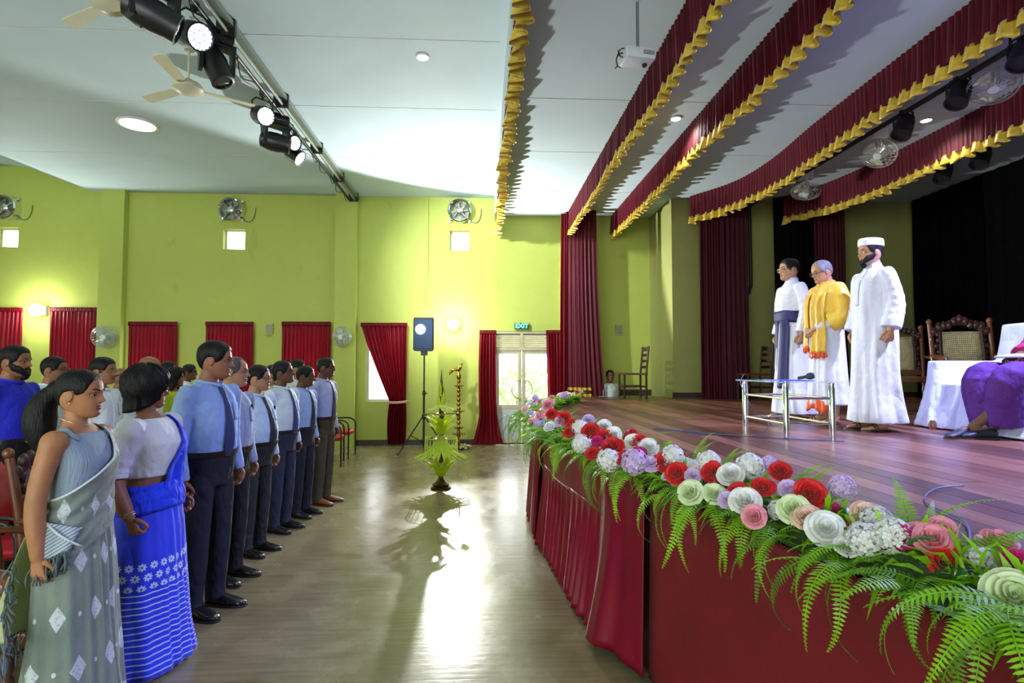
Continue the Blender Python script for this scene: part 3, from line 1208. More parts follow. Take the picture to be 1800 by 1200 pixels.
XR = -1.80
man('tall man in light blue shirt and navy tie beside the woman in blue saree', -1.80, 3.90, 1.755, skin='brown', shirt=SHIRT_BLUE, pants=NAVY, tie=TIE_NAVY,
    belly=.035, hair=('short', HAIR_B, .017), yaw=.52, pitch=.06, voxel=.009, rot=-.30)
man('balding man in grey striped shirt beside the tall man with navy tie', -1.90, 4.45, 1.665, skin='tan', shirt=SHIRT_STRIPE, pants=BLACKT,
    belly=.03, hair=('receding', HAIR_S, .007), yaw=.42, pen=True, rot=-.27)
man('bespectacled man in pale blue shirt with dark tie and charcoal trousers', -1.95, 5.07, 1.60, skin='tan', shirt=SHIRT_PALE, pants=CHAR, tie=TIE_DARK,
    belly=.075, hair=('short', HAIR_B, .013), glasses=RIM_D, yaw=.38, pen=True, rot=-.30)
man('man lifting his chin in near-white shirt with blue tie', -1.965, 5.76, 1.642, skin='dark', shirt=SHIRT_MINT, pants=BLUEG, tie=TIE_BLUE,
    belly=.045, hair=('short', HAIR_B, .013), yaw=.36, pitch=-.16, rot=-.28)
man('man in sky blue shirt and dark tie before the last man in line', -1.93, 6.30, 1.60, skin='dark', shirt=SHIRT_SKY, pants=NAVY, tie=TIE_DARK,
    belly=.02, hair=('short', HAIR_B, .012), yaw=.34, pitch=.08, rot=-.28)
man('man in lilac blue shirt, olive trousers and tan shoes at line end', -1.86, 6.86, 1.70, skin='dark', shirt=SHIRT_LILAC, pants=OLIVE, tie=TIE_PLUM,
    shoes=TAN_SHOE, belly=.02, hair=('short', HAIR_B, .010), yaw=.33, moustache=HAIR_B, rot=-.26)

# second rows
man('bearded man in royal blue shirt standing behind the grey saree', at(22, 640, 4.65).x, 4.65, 1.75, skin='brown', shirt=SHIRT_ROYAL, pants=BLACKT,
    hair=('short', HAIR_B, .013), beard=.012, moustache=HAIR_B, yaw=.1, voxel=.013)
man('man in white shirt half hidden behind the grey saree woman', at(92, 640, 5.45).x, 5.45, 1.68, skin='brown', shirt=SHIRT_WHITE, pants=NAVY,
    hair=('short', HAIR_B, .012), yaw=.2, voxel=.014, glasses=RIM_D)
man('bespectacled man in white shirt between the two saree women', at(178, 640, 5.12).x, 5.12, 1.665, skin='brown', shirt=SHIRT_WHITE, pants=BLUEG,
    hair=('short', HAIR_B, .016), glasses=RIM_G, yaw=.05, voxel=.012)
man('older man with thin hair and spectacles behind blue saree woman', at(213, 640, 6.5).x, 6.5, 1.58, skin='brown', shirt=SHIRT_MINT, pants=NAVY,
    hair=('bald', HAIR_S, .006), glasses=RIM_D, yaw=.2, voxel=.015)
man('bald man whose head rises behind the woman in blue saree', at(260, 640, 6.1).x, 6.1, 1.70, skin='brown', shirt=SHIRT_WHITE, pants=BLACKT,
    hair=('bald', HAIR_S, .005), yaw=.1, voxel=.015)
man('man with flat black hair behind the sky blue shirt', at(520, 640, 7.3).x, 7.3, 1.68, skin='tan', shirt=SHIRT_WHITE, pants=BLACKT,
    hair=('short', HAIR_B, .013), yaw=.2, voxel=.015)
man('man in white shirt glimpsed between tall man and curtain', at(331, 640, 8.5).x, 8.5, 1.62, skin='dark', shirt=SHIRT_WHITE, pants=BLACKT,
    hair=('short', HAIR_B, .016), yaw=.2, voxel=.016)
man('man glimpsed between the bespectacled and near-white shirted men', at(478, 640, 6.6).x, 6.6, 1.61, skin='brown', shirt=cloth('shirt_cream', srgb(206, 196, 150)), pants=BLACKT,
    hair=('short', HAIR_B, .010), beard=.006, yaw=.2, voxel=.016)


# the woman in the grey saree
GREY = grey_saree_mat()
GREY_D = mat('grey_saree_fringe', srgb(92, 104, 104), .8)
WHITE_TR = mat('white_border', srgb(206, 214, 214), .7)


def grey_lady():
    TG = [(z, xb * (.80 + .14 * max(0, .6 - z)), xf * (.84 + .12 * max(0, .6 - z)), w_ * .90) for z, xb, xf, w_ in TF]
    arm = ((-.01, .172, 1.385), (-.045, .212, 1.125), (-.02, .222, .875))
    P, HM, pose = lady_base('woman in grey saree with white motifs standing at the line front', -1.80, 2.68, 1.575, 'olive', T=TG, hx=-.012, yaw=.10, pitch=.02, arm=arm,
                            hair=('tied', HAIR_B, .008), arm_r=(.050, .042, .028))
    # bun of hair and loose tail
    mb = MB()
    mb.add(*fuse([sh_tube(spline([(-.085, 0, .015), (-.125, -.005, -.005), (-.16, -.01, -.06), (-.165, -.015, -.15), (-.15, -.02, -.24), (-.14, -.02, -.30)], 14),
                          [.04, .045, .05, .056, .062, .066, .07, .07, .068, .062, .054, .044, .03, .015], 12),
                  sh_ball((-.10, 0, .02), .05)], .008, 2), mtx=HM)
    mb.build('ponytail', HAIR_B, P, angle=180)
    # blouse
    bl = MB()
    bl.add(*fuse([sh_loft([[surf(TG, 2 * PI * k / 40, z, .004) for k in range(40)] for z in (1.08, 1.12, 1.18, 1.22, 1.26, 1.29, 1.32, 1.35, 1.38, 1.40, 1.418)])], .009, 2))
    b = bl.build('blouse', mat('blouse_grey_blue', srgb(138, 156, 172), .75, bump=.5, bscale=60, stretch=(1, 3, .15)), P, angle=180)
    for sd in (-1, 1):
        st = MB()
        st.grid(8, 6, lambda u, v: surf(TG, math.radians(sd * (40 + 95 * u)), 1.405 + .045 * math.sin(u * PI) - .02 * (1 - v), .008 + .002 * v))
        st.build('shoulder_strap', MATS['blouse_grey_blue'], b, solid=.006)
    # skirt with pleats
    sk = MB()
    sk.add(*sh_loft(skirt_rings(TG, 1.07, .015, 120, 30, .010, 7, .012, .008)))
    sk.build('saree_skirt', GREY, P, angle=180)
    # drape across the chest to the left shoulder
    d = MB()
    d.grid(*drape(TG, [(-125, 1.10), (-75, 1.14), (-35, 1.20), (0, 1.27), (28, 1.36), (50, 1.435)], [(-125, .90), (-60, .86), (0, .93), (55, 1.06), (85, 1.25), (108, 1.41)],
                  56, 26, .016, .0045, 4))
    d.build('saree_drape', GREY, P, angle=180, solid=.003)
    ed = MB()
    up = [(-125, 1.10), (-75, 1.14), (-35, 1.20), (0, 1.27), (28, 1.36), (50, 1.435)]
    us = list(np.linspace(0, 1, 6))
    ed.tube([surf(TG, math.radians(catmull(us, [p[0] for p in up], k / 40)), catmull(us, [p[1] for p in up], k / 40), .022) for k in range(41)], .006, 6, sq=.5)
    ed.build('saree_border', WHITE_TR, P, angle=180)
    # pallu falling behind, over the left shoulder
    bk = MB()
    bk.grid(26, 30, lambda u, v: surf(TG, math.radians(60 + 55 * u + (96 + 44 * u) * v ** .8), 1.44 - .015 * u - (1.02 - .14 * u) * v, .016 + .11 * v ** 1.3 + .008 * math.sin(u * 22 + v * 3) * v))
    bk.build('pallu', mat('pallu_sheer', srgb(204, 214, 160), .75, transl=.35, bump=.3, bscale=80), P, angle=180, solid=.002)
    # tucked end at the right hip, striped, with fringe
    tk = MB()
    tk.grid(14, 12, lambda u, v: surf(TG, math.radians(-100 + 62 * u * (1 - .25 * v)), 1.04 - .05 * u - (.19 - .10 * u) * v, .030 + .006 * math.sin(u * 9)))
    n = NT('saree_end', .7)
    x, y, z = n.xyz()
    s = n.math('GREATER_THAN', n.math('FRACT', n.math('MULTIPLY', n.math('ADD', z, n.math('MULTIPLY', x, -.7)), 60)), .55)
    n.color(n.mix(s, srgb(120, 136, 146), srgb(188, 200, 204)))
    tk.build('saree_end', n.m, P, angle=180, solid=.003)
    ef = MB()
    ef.tube([surf(TG, math.radians(-100 + 62 * u), 1.045 - .05 * u - .09 * u, .036) for u in np.linspace(0, 1, 12)], .007, 6, sq=.4)
    ef.build('saree_end_border', WHITE_TR, P, angle=180)
    fr = MB()
    fringe(fr, [surf(TG, math.radians(-100 + 62 * u * .75), .855 + .055 * u, .036) for u in np.linspace(0, 1, 34)], .10, .0028, .025, 3)
    fringe(fr, [surf(TG, math.radians(156 + 99 * u), .43 + .12 * u, .125) for u in np.linspace(0, 1, 40)], .16, .003, .05, 5)
    fringe(fr, [surf(TG, math.radians(254 - .5 * q), .55 + .012 * q, .118 - .0012 * q) for q in range(28)], .07, .003, .04, 6)
    fr.build('fringe', GREY_D, P, angle=180)
    nk = MB()
    nk.tube([HM @ Vector((-.03 + .064 * math.cos(a) + .02 * max(0, math.cos(a)), .062 * math.sin(a), -.125 - .03 * math.cos(a))) for a in np.linspace(-2.6, 2.6, 22)], .0018, 5)
    nk.build('necklace', BUCKLE, P, angle=180)
    er = MB()
    for sy in (-1, 1):
        er.add(*sh_ball(HM @ Vector((-.0, sy * .087, -.042)), .005))
    er.build('earring', BUCKLE, P)


grey_lady()


def blue_lady():
    TG = [(z, xb * 1.1, xf * 1.12, w_ * 1.1) if z < 1.42 else (z, xb * 1.05, xf * 1.05, w_ * 1.05) for z, xb, xf, w_ in TF]
    arm = ((.0, .205, 1.38), (-.05, .268, 1.13), (.055, .275, .90))
    P, HM, pose = lady_base('woman in bright blue saree and white blouse with bobbed black hair', -1.82, 3.26, 1.572, 'brown', T=TG, yaw=.62, hx=-.03, arm=arm,
                            hair=('bob', HAIR_B, .042), glasses=RIM_G, arm_r=(.062, .054, .032), curl=(.8, 1.1, 1.0))
    BLU = blue_saree_mat()
    WB = cloth('blouse_white', srgb(214, 220, 220), wr=.3)
    sh = [sh_loft([[surf(TG, 2 * PI * k / 36, z, .006) for k in range(36)] for z in (1.10, 1.14, 1.18, 1.22, 1.26, 1.29, 1.32, 1.35, 1.38, 1.40, 1.42, 1.435)])]
    sh += sleeve_shells(pose, .50, (.080, .076, .06))
    mb = MB()
    mb.add(*fuse(sh, .009, 3))
    b = mb.build('blouse', WB, P, angle=180)
    for sd in (-1, 1):
        c = MB()
        e = spline([Vector((p[0], p[1] * sd, p[2])) for p in arm], 25)
        c.tube([e[11], e[12], e[13]], [.074, .0775, .074], 20)
        c.build('sleeve_hem', WB, b, angle=60)
    sk = MB()
    sk.add(*sh_loft(skirt_rings(TG, 1.05, .015, 120, 30, .009, 6, .011, .008)))
    sk.build('saree_skirt', BLU, P, angle=180)
    BP = cloth('blue_saree_plain', srgb(22, 62, 230), wr=.5)
    ws = MB()
    ws.grid(64, 8, lambda u, v: surf(TG, 2 * PI * u, 1.075 - .16 * v + .015 * math.sin(u * 12.6 + 2) - .02 * math.cos(2 * PI * u), .016 + .012 * math.sin(v * PI) + .004 * math.sin(v * 14 + u * 9)), True)
    ws.build('waist_wrap', BP, P, angle=180, solid=.004)
    d = MB()
    d.grid(*drape(TG, [(-28, 1.0), (-22, 1.10), (-8, 1.22), (8, 1.32), (28, 1.40), (48, 1.445)], [(60, .98), (66, 1.08), (74, 1.18), (84, 1.27), (98, 1.36), (112, 1.42)], 40, 26, .018, .006, 3))
    d.build('saree_drape', BP, P, angle=180, solid=.004)
    bk = MB()
    bk.grid(22, 26, lambda u, v: surf(TG, math.radians(58 + 55 * u + (60 + 10 * u) * v ** .8), 1.445 - .02 * u - .95 * v, .018 + .03 * v + .008 * math.sin(u * 25) * v))
    bk.build('pallu', BP, P, angle=180, solid=.003)
    bg = MB()
    e = Vector((arm[2][0], -arm[2][1], arm[2][2] + .02))
    dd = (Vector((arm[2][0], -arm[2][1], arm[2][2])) - Vector((arm[1][0], -arm[1][1], arm[1][2]))).normalized()
    u = dd.orthogonal().normalized()
    v = dd.cross(u)
    for q in (0, .012):
        bg.tube([e - dd * q + u * .034 * math.cos(a) + v * .034 * math.sin(a) for a in np.linspace(0, 2 * PI, 20)], .0028, 6)
    bg.build('bangle', BUCKLE, P, angle=180)


blue_lady()


def back_lady(label, X, Y, h, mt, hair):
    P, HM, pose = lady_base(label, X, Y, h, 'brown', yaw=.15, voxel=.014, hair=hair)
    sh = [sh_loft([[surf(TF, 2 * PI * k / 32, z, .008) for k in range(32)] for z in (.4, .6, .8, .95, 1.03, 1.08, 1.14, 1.22, 1.29, 1.35, 1.40, 1.43)])]
    sh += sleeve_shells(pose, .45, (.07, .068, .06))
    mb = MB()
    mb.add(*fuse(sh, .014, 2))
    mb.build('dress', mt, P, angle=180)
    sk = MB()
    sk.add(*sh_loft(skirt_rings(TF, .5, .02, 40, 8, .006, 6)))
    sk.build('dress_skirt', mt, P, angle=180)


back_lady('long-haired woman in lime dress behind the tall man', at(306, 640, 6.9).x, 6.9, 1.57, SHIRT_LIME, ('long', HAIR_B, .026))
back_lady('woman with tied hair behind the lime dress woman', at(294, 640, 7.6).x, 7.6, 1.66, cloth('dress_maroon', srgb(110, 40, 50)), ('tied', HAIR_B, .012))

# ------------------------------------------------------------------ people on the stage
HS = 1.02
XS = 3.55
ROBE = cloth('robe_white', srgb(204, 208, 220), wr=.45, wscale=4, sc=(1.6, 1.6, .25))
SASH = mat('sash_indigo', srgb(20, 16, 84), .6, bump=.2, bscale=90)
SANDAL = mat('sandal_leather', srgb(44, 26, 22), .5)
ARM_R = ((0.0, .190, 1.385), (-.02, .240, 1.12), (.035, .246, .885))
TR = [(.02, -.20, .20, .235), (.25, -.175, .18, .215), (.5, -.155, .165, .20), (.8, -.145, .15, .195), (.95, -.14, .142, .190), (1.06, -.125, .145, .178),
      (1.14, -.122, .15, .176), (1.24, -.125, .148, .18), (1.32, -.125, .135, .184), (1.38, -.114, .11, .184), (1.42, -.098, .08, .16), (1.45, -.08, .06, .11), (1.472, -.066, .05, .075), (1.50, -.062, .045, .064)]


def robed(label, X, Y, h, skin, hem, T=TR, hair=None, glasses=None, beard=None, yaw=0.0, pitch=0.0, arm=ARM_R, rot=PI, sleeves=(.064, .068, .066), sframe=.97, fold=.016, feet_dx=.0):
    P = thing('person', label, 'person', (X, Y, HS), rot, None, h / 1.72)
    HM = head_matrix(yaw=yaw, pitch=pitch)
    pose = {-1: arm, 1: arm}
    shells = [sh_tube([(-.03, 0, 1.40), (-.022, 0, 1.46), (-.006, 0, 1.53), (0.012, 0, 1.58)], [.075, .060, .053, .051], 16),
              sh_loft([ring(z, xb * .85, xf * .85, w_ * .85, 20) for z, xb, xf, w_ in T if z > .9])]
    shells += arms_skin(pose)
    extra = []
    for sd in (-1, 1):
        wr = Vector((arm[2][0], arm[2][1] * sd, arm[2][2] + .01))
        palm, fing = hand(wr, (.06, -.03 * sd, -1), (-.1, -sd, 0), -sd, (.75, 1.2, 1.0))
        shells.append(palm)
        extra += fing
        fs, toes = bare_foot(.03, sd * .1, sd * .15)
        shells += fs
        shells.append(sh_tube([(.0, sd * .1, .06), (-.005, sd * .1, .25), (0, sd * .09, .5), (0, sd * .08, .9)], [.035, .042, .055, .075], 10))
        extra += toes
    body_mesh(P, SK[skin], HM, shells, extra, .009)
    build_head(P, HM, SK[skin], hair, glasses, beard)
    robe(P, T, ROBE, 1.495, hem, fold, 6, pose, sleeves, .010, sframe)
    for sd in (-1, 1):
        sandal(P, .03, sd * .1, sd * .15, SANDAL)
    return P, HM


# man in cassock with sash
P, HM = robed('bespectacled man in white cassock with wide indigo sash on stage', XS - .02, 6.28, 1.80, 'tan', .05, hair=('short', HAIR_B, .014), glasses=RIM_G, yaw=-.05, fold=.020)
sb = MB()
sb.grid(48, 5, lambda u, v: surf(TR, 2 * PI * u, 1.145 - .125 * v + .006 * math.sin(u * 20), .012 + .004 * math.sin(v * PI)), True)
s_ = sb.build('sash', SASH, P, angle=180, solid=.006)
sh_ = MB()
sh_.grid(8, 24, lambda u, v: surf(TR, math.radians(12 + 34 * u - 6 * v), 1.05 - .73 * v, .02 + .006 * math.sin(u * PI * 2)))
sh_.build('sash_tail', SASH, s_, angle=180, solid=.006)
kn = MB()
kn.grid(6, 18, lambda u, v: surf(TR, math.radians(-14 + 14 * u), 1.05 - .55 * v, .016 + .004 * math.sin(u * PI * 2)))
kn.build('sash_tail', SASH, s_, angle=180, solid=.006)
cl = MB()
cl.lathe([(.060, 1.462), (.064, 1.462), (.061, 1.512), (.057, 1.512)], 28, (-.012, 0, 0))
cl.build('collar', ROBE, P, angle=50)

# man in white thobe and cap
P, HM = robed('bearded man in white ankle-length robe and white cap on stage', XS + .02, 4.98, 1.73, 'tan', .075, hair=('short', HAIR_B, .006), beard=.016, yaw=-.02, sleeves=(.066, .076, .084), sframe=.98,
              fold=.016, T=[(z, xb * 1.06, xf * 1.06, w_ * 1.02) if z < 1.4 else (z, xb, xf, w_) for z, xb, xf, w_ in TR])
cp = MB()
rings = []
for z, o in ((.055, .012), (.058, .017), (.09, .017), (.118, .013), (.124, .006), (.126, -.03)):
    rings.append([HM @ Vector((-.010 + (.092 + o) * math.cos(2 * PI * k / 36), (.072 + o) * math.sin(2 * PI * k / 36), z - .14 * .092 * math.cos(2 * PI * k / 36) * -.3)) for k in range(36)])
cp.add(*sh_loft(rings))
cp.build('cap', mat('cap_white', srgb(226, 232, 240), .8, bump=.3, bscale=90), P, angle=50)
cl = MB()
cl.lathe([(.060, 1.462), (.064, 1.462), (.060, 1.505), (.056, 1.505)], 28, (-.012, 0, 0))
cl.build('collar', ROBE, P, angle=50)
pl = MB()
pl.grid(4, 12, lambda u, v: surf(TR, (u - .5) * .2, 1.44 - .32 * v, .009))
pl.build('placket', ROBE, P, solid=.003)

# older man with golden shawl
GOLD_SH = NT('shawl_gold', .45, sheen=.2)
GOLD_SH.color(GOLD_SH.ramp(GOLD_SH.noise(7, 3, (1, 1, .5)), (.3, srgb(196, 148, 24)), (.62, srgb(226, 186, 52)), (.8, srgb(236, 206, 96))))
GOLD_SH.bump(GOLD_SH.math('ABSOLUTE', GOLD_SH.math('SUBTRACT', GOLD_SH.noise(5, 3, (1, 1, .6)), .5)), .6, .08)
GS = GOLD_SH.m
ORNG = mat('shawl_fringe', srgb(222, 92, 36), .7)


def shawl_man():
    P = thing('person', 'older man in golden shawl with clasped hands on stage', 'person', (XS - .03, 5.60, HS), PI, None, 1.66 / 1.72)
    HM = head_matrix(pitch=.24, yaw=.02, x=.03)
    arm = ((0.0, .188, 1.385), (-.02, .240, 1.13), (.185, .062, .985))
    pose = {-1: arm, 1: arm}
    T = [(z, xb * 1.0, xf * 1.05, w_) for z, xb, xf, w_ in TR]
    shells = [sh_tube([(-.03, 0, 1.40), (-.018, 0, 1.46), (0.0, 0, 1.53), (0.022, 0, 1.58)], [.075, .060, .053, .051], 16),
              sh_loft([ring(z, xb * .85, xf * .85, w_ * .85, 20) for z, xb, xf, w_ in T if z > .9])]
    shells += arms_skin(pose)
    extra = []
    for sd in (-1, 1):
        wr = Vector((arm[2][0], arm[2][1] * sd, arm[2][2] + .0))
        palm, fing = hand(wr, (.45, -.75 * sd, -.35), (-.5, -.3 * sd, -.6), -sd, (.5, .8, .6))
        shells.append(palm)
        extra += fing
        fs, toes = bare_foot(.03, sd * .1, sd * .2)
        shells += fs
        shells.append(sh_tube([(.0, sd * .1, .06), (-.005, sd * .1, .25), (0, sd * .09, .5), (0, sd * .08, .9)], [.035, .045, .055, .075], 10))
        extra += toes
        sandal(P, .03, sd * .1, sd * .2, SANDAL)
    body_mesh(P, SK['tan'], HM, shells, extra, .009)
    build_head(P, HM, SK['tan'], ('receding', HAIR_G, .012), RIM_D)
    # dhoti
    d = MB()
    d.add(*fuse([sh_loft(skirt_rings([(z, xb * .92, xf * .95, w_ * .95) for z, xb, xf, w_ in T], 1.0, .20, 72, 26, .012, 7, .014))], .011, 2))
    dh = d.build('dhoti', ROBE, P, angle=180)
    hb = MB()
    T2 = [(z, xb * .92, xf * .95, w_ * .95) for z, xb, xf, w_ in T]
    hb.grid(50, 4, lambda u, v: surf(T2, math.radians(-50 + 100 * u), .26 - .12 * v - .02 * math.sin(u * 9), .004 + .012 * math.sin(u * 30) * (.5 + .5 * v)))
    hb.build('dhoti_border', ORNG, dh, angle=180, solid=.004)
    # white shirt sleeves
    sl = MB()
    sl.add(*fuse(sleeve_shells(pose, .98, (.064, .055, .046)) + [sh_loft([ring(z, xb * .97, xf * .97, w_ * .97, 28) for z, xb, xf, w_ in T if .9 < z < 1.46])], .011, 2))
    sl.build('shirt', ROBE, P, angle=180)
    # shawl over shoulders and upper arms
    sh = [sh_loft([[surf(T, 2 * PI * k / 48, z, .026 + .006 * math.sin(9 * 2 * PI * k / 48 + z * 8)) for k in range(48)] for z in (1.0, 1.05, 1.1, 1.16, 1.22, 1.28, 1.34, 1.39, 1.42, 1.45, 1.47, 1.485)])]
    for sd in (-1, 1):
        e = [Vector((p[0], p[1] * sd, p[2])) for p in arm]
        sp = spline(e, 20)[:15]
        sh.append(sh_tube([sp[0] + Vector((0, -.06 * sd, .01))] + sp, [.08] + [.088 + .014 * k / 14 for k in range(15)], 16))
    mb = MB()
    mb.add(*fuse(sh, .011, 3))
    so = mb.build('shawl', GS, P, angle=180)
    co = MB()
    co.grid(30, 6, lambda u, v: Vector((-.012 + (.075 + .03 * v) * math.cos(-PI + 2 * PI * u) + .012, (.075 + .035 * v) * math.sin(-PI + 2 * PI * u), 1.50 - .055 * v - .03 * max(0, math.cos(-PI + 2 * PI * u)))), True)
    co.build('shawl_fold', GS, so, angle=180, solid=.012)
    for k, (a0, a1, zb) in enumerate(((-38, -2, .80), (6, 50, .74))):
        pn = MB()
        pn.grid(12, 22, lambda u, v: surf(T, math.radians(a0 + (a1 - a0) * u), 1.36 - (1.36 - zb) * v, .034 + .012 * math.sin(u * 14 + k) + .012 * v))
        po = pn.build('shawl_panel', GS, so, angle=180, solid=.006)
        fr = MB()
        fringe(fr, [surf(T, math.radians(a0 + (a1 - a0) * u), zb + .01, .045) for u in np.linspace(0, 1, 30)], .07, .004, .015, k)
        fr.build('fringe', ORNG, po, angle=180)
    return P


shawl_man()

# seated monk on the sofa
PURP = cloth('monk_robe_violet', srgb(74, 18, 112), wr=.6, wscale=5)
MAG = cloth('monk_robe_crimson', srgb(150, 16, 74), wr=.6, wscale=5)


def monk():
    P = thing('person', 'seated monk in violet robe with crossed slippered feet on draped sofa', 'person', (4.60, 4.38, HS), PI, None, 1.0)
    LB = lambda z: -.06 - .13 * max(0, min(1, (z - .5) / .5))
    HM = head_matrix(x=-.16, z=1.24)
    sh = [sh_tube([(-.22, 0, 1.03), (-.21, 0, 1.10), (-.18, 0, 1.21)], [.075, .06, .052], 16),
          sh_loft([ring(z, xb * .9, xf * .9, w_ * .9, 20, cx=LB(z)) for z, xb, xf, w_ in [(t[0] - .37, t[1], t[2], t[3]) for t in torso_rings(.02)] if z > .5])]
    arm = ((-.19, .19, 1.02), (-.14, .25, .76), (.20, .10, .64))
    pose = {-1: arm, 1: arm}
    sh += arms_skin(pose)
    extra = []
    for sd in (-1, 1):
        palm, fing = hand((.20, .10 * sd, .645), (.8, -.6 * sd, -.1), (0, 0, -1), sd, (.2, .4, .4))
        sh.append(palm)
        extra += fing
        kx, fy = .47, (.02 if sd > 0 else -.06)
        sh.append(sh_tube([(.05, sd * .1, .47), (.3, sd * .13, .49), (kx, sd * .13, .47), (kx - .0, (sd * .13 + fy) / 2, .28), (kx + .13 + .06 * sd, -fy, .08)], [.085, .08, .06, .05, .036], 12))
        f, t = bare_foot(kx + .20 + .05 * sd, -fy, .25 * sd)
        sh += f
        extra += t
    body_mesh(P, SK['dark'], HM, sh, extra, .011)
    build_head(P, HM, SK['dark'], ('bald', HAIR_B, .002))
    r = [sh_loft([ring(z - .37, xb * 1.04, xf * 1.06, w_ * 1.04, 28, cx=LB(z - .37)) for z, xb, xf, w_ in torso_rings(.03)[:-1]])]
    for sd in (-1, 1):
        r.append(sh_tube(spline([(-.08, sd * .11, .47), (.25, sd * .135, .50), (.44, sd * .13, .505), (.495, sd * .12, .42), (.475, sd * .09, .22), (.46, sd * .07, .12)], 18), [.13, .125, .12, .115, .11, .11, .108, .106, .105, .11, .115, .118, .12, .122, .124, .126, .128, .13], 16))
    r.append(sh_loft([[Vector((x, y * .2, z)) for y, z in ((-1, .40), (1, .40), (1, .55), (-1, .55))] for x in (0, .15, .3, .46)]))
    r.append(sh_loft([[Vector((.44 + dx, y * .17, z)) for y, dx in ((-1, -.08), (1, -.08), (1, .08), (-1, .08))] for z in (.12, .25, .4, .5)]))
    mb = MB()
    mb.add(*fuse(r, .013, 4))
    ro = mb.build('robe', PURP, P, angle=180)
    c = MB()
    c.add(*fuse([sh_tube(spline([(-.05, sd * .10, .54), (.16, sd * .09, .56), (.30, sd * .05, .56)], 8), [.10, .10, .095, .09, .085, .08, .07, .06], 12) for sd in (-1, 1)] + sleeve_shells(pose, .8, (.09, .085, .075)), .013, 3))
    c.build('robe_fold', MAG, ro, angle=180)
    sl = mat('slipper_blue_black', srgb(24, 30, 46), .5)
    for sd in (-1, 1):
        fy = (.02 if sd > 0 else -.06)
        o = shoe(P, .47 + .205 + .05 * sd, -fy, sl, .25 * sd, 'slipper')
    bk = MB()
    bk.box((.27, 0, .665), (.16, .24, .012), (0, .12, 0))
    bk.cur = 1
    bk.box((.27, 0, .657), (.165, .246, .006), (0, .12, 0))
    b = bk.build('notebook', [mat('paper', srgb(214, 214, 224), .7), mat('notebook_cover', srgb(120, 120, 160), .6)], None, smooth=False)
    b.matrix_world = Matrix.Translation((4.60, 4.38, HS)) @ Matrix.Rotation(PI, 4, 'Z')
    tag(b, "thin open notebook held on the seated monk's lap", 'book')


monk()


def wing_person():
    P = thing('person', 'person in white shirt seated in the wings behind the stage curtain', 'person', (2.60, 11.40, .21), -.9, None, .97)
    HM = head_matrix(x=.02, z=1.24, yaw=-.6)
    sh = [sh_tube([(-.03, 0, 1.03), (-.02, 0, 1.10), (0.01, 0, 1.21)], [.075, .06, .052], 14),
          sh_loft([ring(z, xb * .9, xf * .9, w_ * .9, 20) for z, xb, xf, w_ in [(t[0] - .37, t[1], t[2], t[3]) for t in torso_rings(.02)] if z > .5])]
    arm = ((0.0, .19, 1.02), (.0, .25, .76), (.24, .14, .66))
    pose = {-1: arm, 1: arm}
    sh += arms_skin(pose)
    ex = []
    for sd in (-1, 1):
        palm, fing = hand((.24, .14 * sd, .66), (.9, -.2 * sd, -.2), (0, 0, -1), sd, (.2, .4, .4))
        sh.append(palm)
        ex += fing
    body_mesh(P, SK['dark'], HM, sh, ex, .014)
    build_head(P, HM, SK['dark'], ('short', HAIR_B, .012), detail=False)
    mb = MB()
    mb.add(*fuse([sh_loft([ring(z - .37, xb, xf, w_, 28) for z, xb, xf, w_ in torso_rings(.02)[:-1]])] + sleeve_shells(pose, .5), .014, 3))
    mb.build('shirt', SHIRT_WHITE, P, angle=180)
    lg = [sh_loft([[Vector((x, y * .17, z)) for y, z in ((-1, .38), (1, .38), (1, .55), (-1, .55))] for x in (-.12, 0, .1)])]
    for sd in (-1, 1):
        lg.append(sh_tube(spline([(-.02, sd * .1, .47), (.42, sd * .12, .48), (.44, sd * .12, .25), (.42, sd * .12, .06)], 14), .08, 12))
    mb = MB()
    mb.add(*fuse(lg, .016, 3))
    mb.build('trousers', NAVY, P, angle=180)
    for sd in (-1, 1):
        shoe(P, .44, sd * .12, BLACK_SHOE)
    return P


wing_person()

# ------------------------------------------------------------------ the room
YW = 11.8          # far wall of the hall
ZC = 5.13          # hall ceiling
ZS = 4.76          # ceiling over the stage side
XW0, XW1 = -13.0, 8.35
YB = -6.0


def paint(name, col, dark=.8, bump=.15):
    n = NT(name, .62, spec=.3)
    a = n.noise(.55, 4)
    b = n.noise(5, 5)
    c = n.ramp(n.math('ADD', n.math('MULTIPLY', a, .75), n.math('MULTIPLY', b, .25)), (.3, tuple(x * dark for x in col)), (.62, col))
    vn = n.noise(2.2, 6, (1, 1, .6))
    st = n.math('MULTIPLY', n.math('GREATER_THAN', vn, .665), .25)
    n.color(n.mix(st, c, tuple(x * .62 for x in col)))
    n.bump(n.noise(40, 4), bump, .01)
    return n.m


LIME = paint('paint_lime', srgb(184, 197, 94), .88)
WHITE_C = mat('ceiling_white', srgb(184, 204, 210), .75, var=.06, scale=.8)
DARKB = mat('skirting_dark', srgb(62, 48, 38), .45)
ALU = mat('door_frame_champagne', srgb(190, 186, 150), .4, metal=.3)
WINW = mat('window_frame_white', srgb(214, 214, 200), .5)
GLASS = mat('clear_glass', (1, 1, 1), .02, transm=1.0, alpha=.12)
FROST = mat('door_panel_pale', srgb(190, 198, 198), .5)


def wx(px):
    return at(px, 600, YW).x


def wz(py, px=800):
    return at(px, py, YW).z


